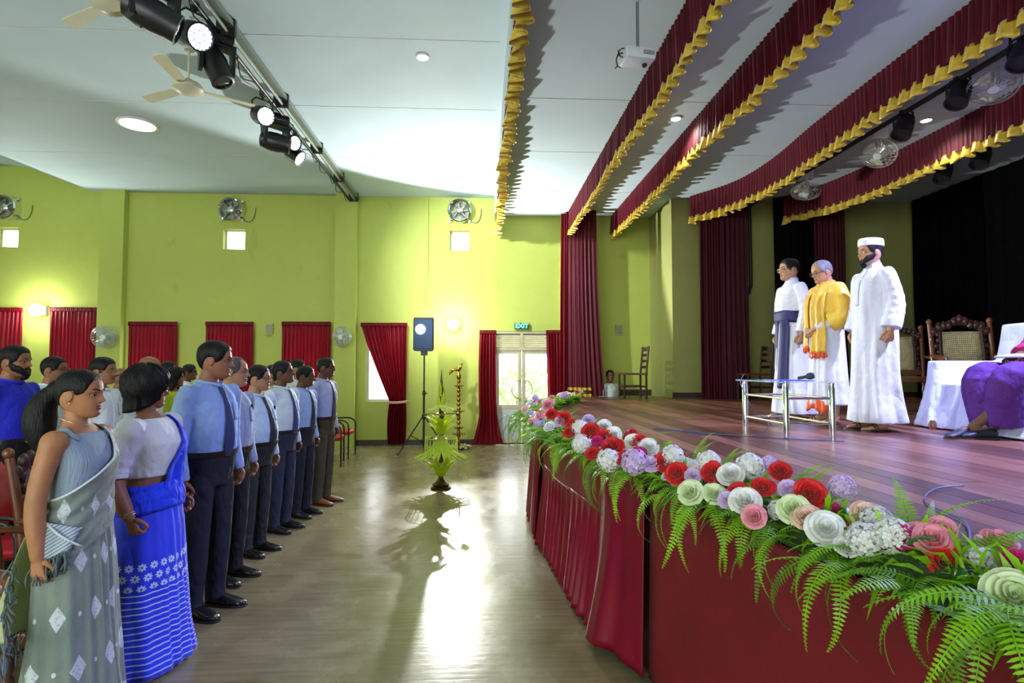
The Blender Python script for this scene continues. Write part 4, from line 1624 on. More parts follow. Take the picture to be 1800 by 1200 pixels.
def wall_holes(name, x0, x1, z0, z1, y, th, holes, m):
    """wall in the XZ plane with rectangular openings"""
    xs = sorted({x0, x1, *[h[0] for h in holes], *[h[1] for h in holes]})
    mb = MB()
    for a, b in zip(xs, xs[1:]):
        zs = sorted([(h[2], h[3]) for h in holes if h[0] < (a + b) / 2 < h[1]])
        cur = z0
        for lo, hi in zs:
            if lo > cur:
                mb.bbox(a, b, y, y + th, cur, lo)
            cur = hi
        if cur < z1:
            mb.bbox(a, b, y, y + th, cur, z1)
    return struct(mb.build(name, m, smooth=False))


# openings of the far wall:  (x0, x1, z0, z1)
small = []
for px0, px1, y0, y1 in ((-14, 25, 399, 434), (388, 427, 402, 438), (790, 824, 405, 440)):
    small.append((wx(px0), wx(px1), wz(y1, px0), wz(y0, px0)))
wins = []
for px0, px1, top in ((-40, 34, 545), (92, 168, 545), (230, 307, 570), (365, 441, 570), (499, 577, 570)):
    wins.append((wx(px0), wx(px1), 1.05, wz(top, px0)))
tied = (wx(644), wx(712), wz(706, 670), wz(575, 670))
door = (wx(866), wx(984), 0.0, wz(582, 900))
holes = small + wins + [tied, door]
wall_far = wall_holes('wall_far', XW0, 3.7, -.05, 5.75, YW, .25, holes, LIME)
# pilasters on the far wall
for px0, px1 in ((178, 220), (590, 627)):
    mb = MB()
    mb.bbox(wx(px0), wx(px1), YW - .16, YW + .05, 0, ZC + .4)
    o = mb.build('pilaster', LIME, wall_far, smooth=False)
mb = MB()
mb.bbox(wx(985), wx(1052), YW - .10, YW + .05, 0, ZS + .2)
mb.build('pilaster', LIME, wall_far, smooth=False)
# slim conduit
mb = MB()
mb.bbox(wx(749), wx(752), YW - .03, YW + .02, wz(540), ZC)
mb.build('conduit', LIME, wall_far, smooth=False)

# stage side wall standing nearer
YS = 10.4
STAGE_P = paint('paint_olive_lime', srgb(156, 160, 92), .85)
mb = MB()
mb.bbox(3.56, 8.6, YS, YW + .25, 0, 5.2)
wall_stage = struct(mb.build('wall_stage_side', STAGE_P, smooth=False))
mb = MB()
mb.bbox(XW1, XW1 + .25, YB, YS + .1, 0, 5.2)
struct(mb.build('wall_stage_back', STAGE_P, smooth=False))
mb = MB()
mb.bbox(XW0 - .25, XW0, YB, YW + .25, -.05, 5.9)
struct(mb.build('wall_left', LIME, smooth=False))
wall_holes('wall_back', XW0, 8.6, -.05, 5.9, YB - .25, .25, [(-11.0, -8.0, .6, 4.3), (-7.0, -4.0, .6, 4.3), (-3.0, 0, .6, 4.3)], LIME)

# ceilings
mb = MB()
prof = [(XW0, 5.62), (-9.15, 5.62), (-7.85, ZC), (0.27, ZC)]
top = 5.95
for (xa, za), (xb, zb) in zip(prof, prof[1:]):
    mb.add([(xa, YB, za), (xb, YB, zb), (xb, YW + .1, zb), (xa, YW + .1, za), (xa, YB, top), (xb, YB, top), (xb, YW + .1, top), (xa, YW + .1, top)],
           [(0, 3, 2, 1), (4, 5, 6, 7), (0, 1, 5, 4), (3, 7, 6, 2), (0, 4, 7, 3), (1, 2, 6, 5)])
ceiling = struct(mb.build('ceiling', WHITE_C, smooth=False))
mb = MB()
mb.bbox(.27, 8.6, YB, YW + .1, ZS, top)
ceiling2 = struct(mb.build('ceiling_stage', WHITE_C, smooth=False))
SEAM = mat('ceiling_seam', srgb(202, 210, 208), .8)
for q, y in enumerate((1.2, 3.6, 6.05, 7.7, 9.6)):
    mb = MB()
    mb.bbox(-7.8, .2, y, y + .012, ZC - .004, ZC + .01)
    mb.build('seam_strip', SEAM, ceiling, smooth=False)
    mb = MB()
    mb.bbox(.4, 8.3, y + .5, y + .512, ZS - .004, ZS + .01)
    mb.build('seam_strip', SEAM, ceiling2, smooth=False)

# hall floor: polished cement, worn
n = NT('floor_cement', .22, spec=.55)
a = n.noise(.5, 5)
b = n.noise(3.2, 6, (1, .6, 1))
c = n.noise(9, 3, (.25, 3.0, 1))
mixv = n.math('ADD', n.math('MULTIPLY', a, .35), n.math('ADD', n.math('MULTIPLY', b, .3), n.math('MULTIPLY', c, .35)))
col = n.ramp(mixv, (.32, srgb(96, 88, 60)), (.5, srgb(126, 116, 82)), (.68, srgb(150, 140, 102)))
stain = n.math('MULTIPLY', n.math('GREATER_THAN', n.noise(2.1, 5), .72), .35)
n.color(n.mix(stain, col, srgb(74, 64, 48)))
rr = n.math('ADD', .13, n.math('MULTIPLY', b, .26))
n.L.new(rr, n.bs.inputs['Roughness'])
n.bump(n.math('ADD', n.math('MULTIPLY', c, .6), n.math('MULTIPLY', n.noise(14, 4), .4)), .10, .02)
mb = MB()
mb.bbox(XW0, 8.6, YB, YW + .25, -.1, 0)
floor = struct(mb.build('floor', n.m, smooth=False))
# skirting of the far wall
for k, (a0, a1) in enumerate(((XW0, wx(178)), (wx(220), wx(590)), (wx(627), door[0] - .02))):
    mb = MB()
    mb.bbox(a0, a1, YW - .025, YW, 0, .11)
    struct(mb.build('baseboard_far', DARKB, smooth=False))

# windows: white frames and panes
n_win = 0


def window(h, y=YW + .06, frame=.05, mull=0, name='window'):
    global n_win
    n_win += 1
    x0, x1, z0, z1 = h
    mb = MB()
    mb.bbox(x0, x0 + frame, y, y + .06, z0, z1)
    mb.bbox(x1 - frame, x1, y, y + .06, z0, z1)
    mb.bbox(x0, x1, y + .002, y + .058, z0, z0 + frame)
    mb.bbox(x0, x1, y + .002, y + .058, z1 - frame, z1)
    for k in range(mull):
        xm = x0 + (x1 - x0) * (k + 1) / (mull + 1)
        mb.bbox(xm - .02, xm + .02, y + .004, y + .056, z0, z1)
    o = struct(mb.build(f'window_{n_win}', WINW, smooth=False))
    g = MB()
    g.bbox(x0 + frame, x1 - frame, y + .025, y + .031, z0 + frame, z1 - frame)
    g.build('pane', GLASS, o, smooth=False)
    return o


for h in small:
    window(h, YW + .12, .03)
for h in wins:
    window(h, mull=1)
window(tied, mull=0)

# the double glass door with louvred transom
x0, x1, z0, z1 = door
xm = wx(917.5)
dt = wz(613, 917)        # under the louvres
mb = MB()
for xa, xb in ((x0, x0 + .06), (x1 - .06, x1)):
    mb.bbox(xa, xb, YW + .02, YW + .12, 0, z1)
mb.bbox(x0, x1, YW + .02, YW + .12, z1 - .05, z1)
mb.bbox(x0, x1, YW + .02, YW + .12, dt - .03, dt + .03)
mb.bbox(xm - .03, xm + .03, YW + .025, YW + .115, dt, z1)
d1 = struct(mb.build('door_1', ALU, smooth=False))
zl = dt + .03
for side, (xa, xb) in enumerate(((x0 + .06, xm - .03), (xm + .03, x1 - .06))):
    for k in range(7):
        z = zl + (z1 - .05 - zl) * (k + .5) / 7
        s = MB()
        s.box(((xa + xb) / 2, YW + .07, z), (xb - xa, .05, .014), (math.radians(38), 0, 0))
        s.build('louvre_slat', ALU, d1, smooth=False)
gb, gt = wz(714, 917), wz(622, 917)
for side, (xa, xb) in enumerate(((x0 + .06, xm - .004), (xm + .004, x1 - .06))):
    lf = MB()
    st = .075
    lf.bbox(xa, xa + st, YW + .05, YW + .09, .02, dt - .03)
    lf.bbox(xb - st, xb, YW + .05, YW + .09, .02, dt - .03)
    lf.bbox(xa, xb, YW + .051, YW + .089, .02, .12)
    lf.bbox(xa, xb, YW + .051, YW + .089, gb - .05, gb + .03)
    lf.bbox(xa, xb, YW + .051, YW + .089, gt, dt - .03)
    leaf = lf.build('door_leaf', ALU, d1, smooth=False)
    g = MB()
    g.bbox(xa + st, xb - st, YW + .066, YW + .072, gb + .03, gt)
    g.build('pane', GLASS, leaf, smooth=False)
    g = MB()
    g.bbox(xa + st, xb - st, YW + .06, YW + .08, .12, gb - .05)
    g.build('lower_panel', FROST, leaf, smooth=False)
    hd = MB()
    hx = xb - .04 if side == 0 else xa + .04
    sgn = -1 if side == 0 else 1
    pts = [(hx + sgn * .17 * math.sin(PI * k / 12), YW - .02, 1.13 + .19 * math.cos(PI * k / 12)) for k in range(13)]
    hd.tube([(hx, YW + .05, 1.32)] + pts + [(hx, YW + .05, .94)], .011, 8)
    hd.build('door_handle', mat('handle_brass', srgb(190, 170, 120), .3, metal=.9), leaf)

# greenery and a pale path outside the door
mb = MB()
mb.bbox(-20, 12, YW + .3, YW + 30, -.12, -.02)
struct(mb.build('ground_outside', mat('ground_pale', srgb(190, 186, 172), .9), smooth=False))
LEAF_O = mat('outside_leaf', srgb(150, 176, 120), .7, var=.3, scale=3)
rnd = random.Random(4)
for k, (bx, by, bh) in enumerate(((1.2, 19.5, 1.5), (2.6, 22.0, 2.2), (.1, 23.0, 1.5))):
    sh = MB()
    for q in range(260):
        a, b = rnd.uniform(0, 2 * PI), rnd.uniform(-1, 1)
        r = rnd.uniform(.35, 1) ** .5
        c = Vector((bx + r * .9 * math.cos(a) * math.sqrt(1 - b * b), by + r * .9 * math.sin(a) * math.sqrt(1 - b * b), bh * .55 + r * bh * .5 * b))
        e = Euler((rnd.uniform(0, 6), rnd.uniform(0, 6), rnd.uniform(0, 6))).to_matrix()
        sh.add([c + e @ Vector(p) for p in ((-.16, 0, 0), (0, -.06, .02), (.16, 0, 0), (0, .06, .02))], [(0, 1, 2, 3)])
    o = sh.build('shrub', LEAF_O, smooth=False)
    tag(o, ('low green shrub outside the left door pane', 'tall green shrub outside the right door pane', 'far green shrub outside between the door leaves')[k], 'shrub')
    tr = MB()
    tr.tube([(bx, by, -.05), (bx + .05, by, bh * .5)], [.06, .03], 7)
    tr.build('stem', mat('outside_stem', srgb(80, 66, 48), .9), o)

# EXIT sign
ex = MB()
c = at(917, 573, YW - .06)
ex.box(c, (.30, .05, .125))
so = ex.build('exit_sign', mat('exit_green_dark', srgb(8, 70, 52), .4), smooth=False)
tag(so, 'green lit EXIT sign above the glass double door', 'sign')
cu = bpy.data.curves.new('exit_text', 'FONT')
cu.body = 'EXIT'
cu.align_x, cu.align_y = 'CENTER', 'CENTER'
cu.size, cu.extrude, cu.offset = .125, .004, .004
to = bpy.data.objects.new('exit_text', cu)
COL.objects.link(to)
me = bpy.data.meshes.new_from_object(to.evaluated_get(bpy.context.evaluated_depsgraph_get()))
bpy.data.objects.remove(to)
me.materials.clear()
me.materials.append(mat('exit_letters', (.2, .9, .6), .4, emit=(.15, 1.0, .62), estr=1.3))
lt = link('lettering', me, so, c + Vector((0, -.030, 0)), (PI / 2, 0, 0))
lt.scale = (1.05, 1, 1)

# ------------------------------------------------------------------ stage
AY, AX, AR = 5.0, .55, 10.0      # apron arc: middle, front, radius
XF = 1.75


EDGE_Y = [-7.0, -1.5, 0.0, 1.41, 2.95, 3.7, 5.0, 6.4, 7.5, 8.5, 9.6, 11.0]
EDGE_X = [1.76, 1.70, 1.44, 1.18, .89, .73, .60, .62, .85, 1.22, 1.62, 1.76]


def edge_x(y):
    return min(XF, catmull(EDGE_Y, EDGE_X, y))


WOODS = []
for k, cc in enumerate(((118, 74, 58), (96, 58, 48), (134, 90, 70), (84, 50, 42))):
    n = NT(f'stage_wood_{k}', .2, spec=.5)
    g = n.noise(5, 6, (6, .35, 1))
    n.color(n.ramp(g, (.3, tuple(x * .7 for x in srgb(*cc))), (.7, tuple(min(1, x * 1.2) for x in srgb(*cc)))))
    n.L.new(n.math('ADD', .22, n.math('MULTIPLY', n.noise(3, 4), .24)), n.bs.inputs['Roughness'])
    n.bump(g, .06, .01)
    WOODS.append(n.m)
FASC = mat('fascia_wood', srgb(58, 30, 24), .4, var=.2)
mb = MB()
ys = [YB + .05] + list(np.linspace(-.1, 10.9, 60))
vs = []
for y in ys:
    vs += [(edge_x(y), y, 0), (XW1, y, 0), (edge_x(y), y, HS - .012), (XW1, y, HS - .012)]
fs = []
for i in range(len(ys) - 1):
    a, b = i * 4, (i + 1) * 4
    fs += [(a + 2, a + 3, b + 3, b + 2), (a, a + 2, b + 2, b), (a + 1, b + 1, b + 3, a + 3), (a, b, b + 1, a + 1)]
e = (len(ys) - 1) * 4
fs += [(0, 1, 3, 2), (e, e + 2, e + 3, e + 1)]
mb.add(vs, fs)
stage = struct(mb.build('floor_stage', FASC, smooth=False))
# floor boards run along the stage front
rnd = random.Random(11)
pw = .135
x = .61
count = 0
cuts = []
while x < 8.2 and count < 296:
    ok = [q * .05 for q in range(4, 219) if edge_x(q * .05) < x + .03]
    lo, hi = (min(ok), max(ok)) if ok else (4.9, 5.6)
    lo, hi = max(lo + .04, .2), min(hi - .04, 10.38 if x > 3.4 else 10.88)
    y = lo
    ln = rnd.uniform(1.0, 2.6)
    while y < hi - .05 and count < 296:
        y2 = min(hi, y + ln)
        if hi - y2 < .6:
            y2 = hi
        p = MB()
        p.bbox(x + .0015, x + pw - .0015, y + .001, y2 - .001, HS - .012, HS + rnd.uniform(-.0006, .0006))
        p.build('floorboard', WOODS[rnd.randrange(4)], stage, smooth=False)
        count += 1
        y = y2
        ln = rnd.uniform(2.0, 3.4)
    x += pw
# stage skirting along the side wall
mb = MB()
mb.bbox(3.54, 8.3, YS - .03, YS, HS, HS + .10)
struct(mb.build('baseboard_stage', DARKB, smooth=False))
mb = MB()
mb.bbox(2.0, 3.56, YW - .03, YW, HS - .02, HS + .10)
struct(mb.build('baseboard_wing', DARKB, smooth=False))
# landing below the wings
mb = MB()
mb.bbox(1.8, 3.56, 10.92, YW, 0, .2)
struct(mb.build('floor_wing_landing', FASC, smooth=False))

# ------------------------------------------------------------------ curtains, pelmets, stage skirt
RED_C = mat('curtain_red', srgb(118, 4, 22), .5, var=.12, scale=4, stretch=(2, 2, .3), spec=.3, transl=.22, bump=.15, bscale=40)
MAROON = mat('velvet_maroon', srgb(88, 7, 26), .5, var=.15, scale=5, stretch=(2, 2, .3), spec=.35, bump=.15, bscale=50)
DMAR = mat('velvet_dark_maroon', srgb(66, 5, 22), .6, var=.15, scale=5, stretch=(2, 2, .3), spec=.25, bump=.15, bscale=50)
GOLD = mat('gold_satin', srgb(206, 176, 48), .38, var=.2, scale=14, sheen=.2, bump=.3, bscale=30)
BLACKC = mat('backdrop_black', (.0022, .0022, .0026), .95, var=.2, spec=.05)
TIEB = mat('tie_band', srgb(206, 170, 140), .5)


def pleats(s, k=1.0, ph=0.0):
    return math.sin(s * k + ph) + .35 * math.sin(s * k * 2.17 + 1.3 + ph)


def flat_curtain(label, px0, px1, ptop, zbot, y=YW - .10, m=RED_C, name='curtain', edges=None, group=None, npl=13, amp=.022, nu=90, nv=24, cat='curtain', xs=None, ztop=None, solid=None):
    """pleated curtain in front of a wall facing the camera; edges(v) gives (x0, x1) from top (0) to bottom (1)"""
    xa, xb = xs if xs else (at(px0, 600, y).x, at(px1, 600, y).x)
    zt = ztop if ztop is not None else at(px0, ptop, y).z
    root = thing(name, label, cat, ((xa + xb) / 2, y, zbot), 0, group)
    cx = (xa + xb) / 2

    def fn(u, v):
        e0, e1 = edges(v) if edges else (xa, xb)
        wd = (e1 - e0) / (xb - xa)
        x = e0 + (e1 - e0) * u
        s = u * npl * 2 * PI
        dy = amp * (.5 + .5 * min(1, v * 5)) * pleats(s, 1, .4 * math.sin(v * 3)) * (1 + .8 * (1 - wd))
        return Vector((x - cx, dy, zt - zbot - (zt - zbot) * v))
    mb = MB()
    mb.grid(nu, nv, fn)
    mb.build('fabric', m, root, angle=180, solid=solid)
    hb = MB()
    e0, e1 = edges(0) if edges else (xa, xb)
    hb.grid(nu, 4, lambda u, v: Vector((e0 + (e1 - e0) * u - cx, -.014 - .006 * math.sin(u * npl * 4 * PI), zt - zbot - .085 * v + .012)))
    hb.build('heading', m, root, angle=180, solid=.01)
    return root


YC = YW - .11
flat_curtain('wide red curtain at the photo edge, left of the wall lamp', -60, 38, 541, .8)
flat_curtain('tall red curtain between wall lamp and wall fan', 86, 173, 541, .8)
flat_curtain('red window curtain just right of the wall fan and pilaster', 225, 311, 566, .8)
flat_curtain("red window curtain behind the tall man's head", 361, 445, 566, .8)
flat_curtain('red window curtain glowing behind the end of the line', 495, 581, 566, .8)
# tied back curtain
xl, xr = at(634, 600, YC).x, at(716, 600, YC).x
zt, ztie = at(634, 568, YC).z, at(690, 705, YC).z
xt = at(684, 705, YC).x


def tied_edges(v):
    z = zt - (zt - .03) * v
    if z > ztie:
        k = (zt - z) / (zt - ztie)
        return xl + (xt - xl) * k ** 1.15, xr - .02 * k
    k = (ztie - z) / ztie
    return xt + .03 * math.sin(k * PI) * -1 - .02 * k, xr - .02 - .01 * k + .02 * math.sin(k * PI)


tc_ = flat_curtain('red curtain tied back to one side of a bright window', 634, 716, 568, .03, YC, edges=tied_edges, npl=11, amp=.028, nv=60)
tb = MB()
tb.grid(16, 4, lambda u, v: Vector((xt - .02 + (xr - xt + .06) * u - (xl + xr) / 2, -.075 + .02 * abs(u - .5) * 4, ztie - .05 + .06 * (u - .3) ** 2 - .03 + .05 * v)))
tb.build('tie_band', TIEB, tc_, angle=180, solid=.006)
# door curtains
xa, xb = at(843, 600, YC).x, at(872, 600, YC).x


def dl_edges(v):
    f = max(0, (v - .72) / .28) ** 1.4
    return xa - .02 * math.sin(v * 4) - .16 * f, xb + .03 * v + .12 * f


flat_curtain('long red curtain at the left of the glass door', 843, 872, 581, .02, YC, edges=dl_edges, npl=6, amp=.03, nv=40)
xa2, xb2 = at(960, 600, YC).x, at(990, 600, YC).x
flat_curtain('long red curtain between glass door and stage curtain', 960, 990, 581, .02, YC, edges=lambda v: (xa2 + .06 * v, xb2), npl=6, amp=.03, nv=30)


def pelmet(label, path, zt, zb, trim=.14, step=.075, amp=.022, tamp=.046, m=MAROON, hang=None):
    """ruffled valance hanging along a path (XY points), gold frill at the bottom"""
    pts = spline([(p[0], p[1], 0) for p in path], max(20, int(sum((Vector(b) - Vector(a)).length for a, b in zip(path, path[1:])) / .05)))
    L = [0]
    for a, b in zip(pts, pts[1:]):
        L.append(L[-1] + (b - a).length)
    tot = L[-1]
    fr = frames(pts, up=(0, 0, 1))
    nu = int(tot / .0165)
    Ls = np.array(L)
    PX, PY = np.array([p.x for p in pts]), np.array([p.y for p in pts])
    NX, NY = np.array([f[2].x for f in fr]), np.array([f[2].y for f in fr])
    root = thing('stage_valance', label, 'valance', (float(PX[0]), float(PY[0]), zt))
    O = root.location

    def base(s):
        return (float(np.interp(s, Ls, PX)), float(np.interp(s, Ls, PY)), float(np.interp(s, Ls, NX)), float(np.interp(s, Ls, NY)))
    h = zt - zb
    # the cloth
    mb = MB()

    def fn(u, v):
        s = u * tot
        x, y, nx, ny = base(s)
        d = amp * (.55 + .45 * v) * pleats(s, 2 * PI / step, .6 * math.sin(s * .9)) + .02 * math.sin(s * 1.3) * v
        return Vector((x + nx * d - O.x, y + ny * d - O.y, -h * v * (1 + .03 * math.sin(s * 2.1))))
    mb.grid(nu, 6, fn)
    mb.build('valance_cloth', m, root, angle=180)
    # gold frill of box pleats
    gb = MB()
    rn = random.Random(int(zt * 100 + tot * 10))
    wob = [rn.uniform(-1, 1) for _ in range(400)]

    def gf(u, v):
        s = u * tot
        x, y, nx, ny = base(s)
        k = s / (step * 2.2)
        q = math.tanh(3.2 * math.sin(2 * PI * k)) + .5 * wob[int(k) % 400]
        d = tamp * q * (.35 + .65 * v) + .02 * math.sin(s * 1.3) + .012
        z = -h * (1 + .03 * math.sin(s * 2.1)) + trim * .25 - trim * v * (1 + .18 * wob[int(k * 2 + 7) % 400])
        return Vector((x + nx * d - O.x, y + ny * d - O.y, z))
    gb.grid(nu, 5, gf)
    gb.build('gold_frill', GOLD, root, angle=60, solid=.004)
    return root


pelmet('maroon valance thick with gold frill hanging over the hall aisle', [(.30, -1), (.30, 4), (.30, 8), (.30, 11.62)], ZS + .06, 4.40, .17, tamp=.075)
pelmet('maroon valance with gold frill in front of the projector', [(1.77, -1), (1.77, 4), (1.77, 8), (1.77, 11.55)], ZS, 4.37, .145)
pelmet('second maroon stage valance, just beyond the projector', [(2.72, -1), (2.72, 4), (2.72, 8), (2.72, 11.7)], ZS, 4.37, .145)
pelmet('third maroon stage valance, bending down to the dark curtain', [(4.2, 1), (4.22, 4), (4.32, 7), (4.42, 8.4), (4.3, 9.4), (3.86, 10.25)], ZS, 4.35, .145)
pelmet('rear maroon stage valance over the white-robed men', [(6.1, 2), (6.08, 6), (6.08, 8), (5.92, 9.4), (5.55, 10.3)], ZS, 4.33, .145)


def hung_drape(label, path, zt, zb, m, step=.10, amp=.035, name='stage_curtain', bottom=None, taper=None, solid=None):
    pts = spline([(p[0], p[1], 0) for p in path], 30)
    L = [0]
    for a, b in zip(pts, pts[1:]):
        L.append(L[-1] + (b - a).length)
    Ls = np.array(L)
    fr = frames(pts, up=(0, 0, 1))
    PX, PY = np.array([p.x for p in pts]), np.array([p.y for p in pts])
    NX, NY = np.array([f[2].x for f in fr]), np.array([f[2].y for f in fr])
    root = thing(name, label, 'curtain', (float(PX[0]), float(PY[0]), zb))
    O = root.location
    tot = L[-1]
    nu = max(30, int(tot / .018))

    def fn(u, v):
        k = taper(v) if taper else (0, 1)
        uu = k[0] + (k[1] - k[0]) * u
        s = max(0, min(1, uu)) * tot
        x, y, nx, ny = [float(np.interp(s, Ls, Q)) for Q in (PX, PY, NX, NY)]
        ex = (uu - max(0, min(1, uu))) * tot
        tx_, ty_ = ny, -nx
        s0 = u * tot
        d = amp * (.6 + .4 * v) * pleats(s0, 2 * PI / step, .5 * math.sin(s0 * 2 + v * 2)) + .02 * math.sin(v * 5 + s0 * 3) * v
        if bottom:
            d += bottom(u, v)
        return Vector((x + nx * d + abs(tx_) * ex - O.x, y + ny * d - O.y, (zt - zb) * (1 - v)))
    mb = MB()
    mb.grid(nu, 22, fn)
    mb.build('fabric', m, root, angle=180, solid=solid)
    hd = MB()
    hd.grid(nu, 3, lambda u, v: Vector(fn(u, 0)) + Vector((0, 0, -.06 * v)) + Vector((0, -.012, 0)))
    hd.build('heading', m, root, angle=180)
    return root, fn


# proscenium curtain, two gathered lengths
r_, fn_ = hung_drape('gathered maroon proscenium curtain beside the far end of the garland', [(1.72, 11.35), (2.0, 11.25), (2.3, 11.2)], ZS - .02, HS + .0, MAROON, .075, .04,
                     taper=lambda v: (-.02 - .05 * v, 1 + .25 * v ** 2))
for k, zz in enumerate((.165, .04)):
    g = MB()
    vv = 1 - zz / (ZS - HS)
    g.grid(40, 4, lambda u, v: Vector(fn_(.05 + .62 * u, vv)) + Vector((0, -.03, -.055 * v)))
    g.build('gold_band', GOLD, r_, angle=180)
hung_drape('narrow maroon curtain strip at the stage edge beside the proscenium curtain', [(1.63, 11.5), (1.80, 11.45)], ZS - .02, .6, RED_C, .06, .03, taper=lambda v: (0 - .25 * v, 1))
hung_drape('dark maroon side curtain behind the wooden wing chairs', [(3.98, 10.12), (4.4, 10.0), (4.86, 10.1)], ZS - .02, HS, DMAR, .10, .045)
hung_drape('black side curtain behind the bespectacled man in cassock', [(5.42, 10.2), (5.8, 10.1), (6.15, 10.16)], ZS - .02, HS, BLACKC, .12, .03)
hung_drape('dark maroon side curtain behind the shawl man', [(6.12, 10.08), (6.4, 10.0), (6.75, 10.12)], ZS - .02, HS, DMAR, .10, .04)
hung_drape('black backdrop curtain along the back of the stage', [(8.16, 10.25), (8.16, 7), (8.16, 3), (8.16, -2)], ZS - .02, HS, BLACKC, .22, .03)

# stage skirt cloths and panels
SATIN = mat('skirt_satin', srgb(120, 6, 34), .36, var=.12, scale=3, spec=.4, bump=.12, bscale=14)
PANEL = mat('front_panel_red', srgb(112, 12, 20), .6, var=.16, scale=3, bump=.1, bscale=60)


def skirt(label, y0, y1, zt, zb, bulge, npl, amp, m, ph=0.0, out=.02):
    ya, yb = min(y0, y1), max(y0, y1)
    root = thing('stage_skirt', label, 'stage skirt', (edge_x((ya + yb) / 2), (ya + yb) / 2, 0))
    O = root.location

    def nrm(y):
        d = (edge_x(y + .05) - edge_x(y - .05)) / .1
        v = Vector((-1, d, 0))
        return v.normalized()

    def fn(u, v):
        y = ya + (yb - ya) * u
        nn = nrm(y)
        p = Vector((edge_x(y), y, 0)) + nn * (out + bulge(u, v) + amp * (v ** .7) * pleats(u * npl * 2 * PI, 1, ph + .5 * math.sin(v * 2.5)))
        return Vector((p.x - O.x, p.y - O.y, zt - (zt - zb(u)) * v))
    mb = MB()
    mb.grid(int(12 * npl) + 24, 24, fn)
    mb.build('fabric', m, root, angle=180, solid=.004)
    return root


# smooth upper band and the cloth gathered below it
skirt('smooth maroon band under the garland above the gathered skirt', 3.2, 5.3, HS - .01, lambda u: .70, lambda u, v: .01 * v, 2, .006, SATIN, out=.02)
skirt('gathered maroon satin skirt at the middle of the stage front', 3.25, 5.2, .72, lambda u: .02 + .03 * (u < .1), lambda u, v: .05 * v ** 1.5 + .02 * math.sin(u * 7) * v, 15, .026, SATIN, out=.03)
skirt('loose maroon swag falling to the floor beside the red panel', 2.93, 3.46, HS - .02, lambda u: .02 + .04 * math.sin(u * PI), lambda u, v: .08 * math.sin(u * PI) * v + .12 * v ** 2 * u, 1.6, .022, SATIN, .8, .05)
skirt('maroon satin skirt at the far end of the stage front', 5.25, 9.6, HS - .01, lambda u: .02, lambda u, v: .05 * v, 22, .028, SATIN, 1.2, .03)
skirt('flat dark red panel covering the near stage front', .1, 2.90, HS - .045, lambda u: .03, lambda u, v: .02 * v, 1, .002, PANEL, 0, .035)

# ------------------------------------------------------------------ fixtures
BLK = mat('fixture_black', (.014, .014, .016), .4, var=.2)
STEEL = mat('rail_steel', srgb(150, 160, 150), .4, metal=.7)
WHT = mat('fan_white', srgb(222, 226, 222), .35, var=.03)
CREAM = mat('fan_cream', srgb(206, 204, 172), .4, var=.04)
CHROME = mat('chrome', (.8, .82, .85), .12, metal=1.0, var=.02)
WIRE = mat('fan_wire', srgb(190, 196, 194), .3, metal=.6)


def led_mat(name, col, s):
    return mat(name, (.8, .8, .8), .3, emit=col, estr=s)


LED_W = led_mat('led_white', (.92, .96, 1.0), 2.4)
LED_B = led_mat('led_blue', (.2, .3, 1.0), .5)
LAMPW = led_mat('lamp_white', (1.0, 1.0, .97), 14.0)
DLW = led_mat('downlight_white', (1.0, .98, .92), 10.0)


def aim_matrix(loc, target):
    q = (Vector(target) - Vector(loc)).to_track_quat('Z', 'Y')
    return Matrix.Translation(loc) @ q.to_matrix().to_4x4()


def par_can(label, loc, target, rail_z, lit=True, r=.10, ln=.24, power=0, col=(1, 1, 1), size=40, name='par_can', dark=False):
    """short round stage lamp on a yoke, hanging from a rail above it"""
    loc = Vector(loc)
    root = thing(name, label, 'stage light', loc)
    M_ = aim_matrix((0, 0, 0), Vector(target) - loc)
    mb = MB()
    mb.add(*_lathe([(r * .45, -ln * .62), (r * .8, -ln * .55), (r * .96, -ln * .3), (r, 0), (r, ln * .38), (r * 1.04, ln * .38), (r * 1.04, ln * .42), (r * .92, ln * .42), (r * .9, ln * .30)], 22), mtx=M_)
    mb.build('housing', BLK, root)
    ln_ = MB()
    ln_.add(*_lathe([(.001, ln * .30), (r * .9, ln * .30), (r * .9, ln * .33), (.001, ln * .33)], 20), mtx=M_)
    ln_.build('lens_plate', LED_B if lit else BLK, root)
    if lit:
        leds = MB()
        for rr, k in ((0, 1), (.3, 6), (.58, 12), (.82, 18)):
            for q in range(k):
                a = 2 * PI * q / k + rr
                c = Vector((r * rr * math.cos(a), r * rr * math.sin(a), ln * .33))
                leds.add(*_lathe([(r * .105, 0), (r * .105, .006), (r * .07, .012)], 7, c), mtx=M_)
        leds.build('led_array', LED_W, root)
    # yoke in the vertical plane across the aim
    ax = (M_.to_3x3() @ Vector((1, 0, 0)))
    ax.z = 0
    ax.normalize()
    top = rail_z - loc.z
    yk = MB()
    pts = [ax * (r * 1.12), ax * (r * 1.12) + Vector((0, 0, r * 1.3)), ax * (r * .7) + Vector((0, 0, r * 1.75)), -ax * (r * .7) + Vector((0, 0, r * 1.75)),
           -ax * (r * 1.12) + Vector((0, 0, r * 1.3)), -ax * (r * 1.12)]
    yk.tube(pts, .011, 6)
    yk.tube([(0, 0, r * 1.72), (0, 0, top)], .014, 8)
    yk.box((0, 0, top), (.06, .05, .07))
    yk.build('yoke', BLK, root)
    if power:
        d = (Vector(target) - loc).normalized()
        lamp('stage_beam', 'SPOT', loc + d * (ln * .55), power, col, target, spot_size=math.radians(size), spot_blend=.5, shadow_soft_size=r * .7)
    return root


def _lathe(prof, n, c=(0, 0, 0), closed=True):
    mb = MB()
    mb.lathe(prof, n, c, closed=closed)
    return mb.v, mb.f


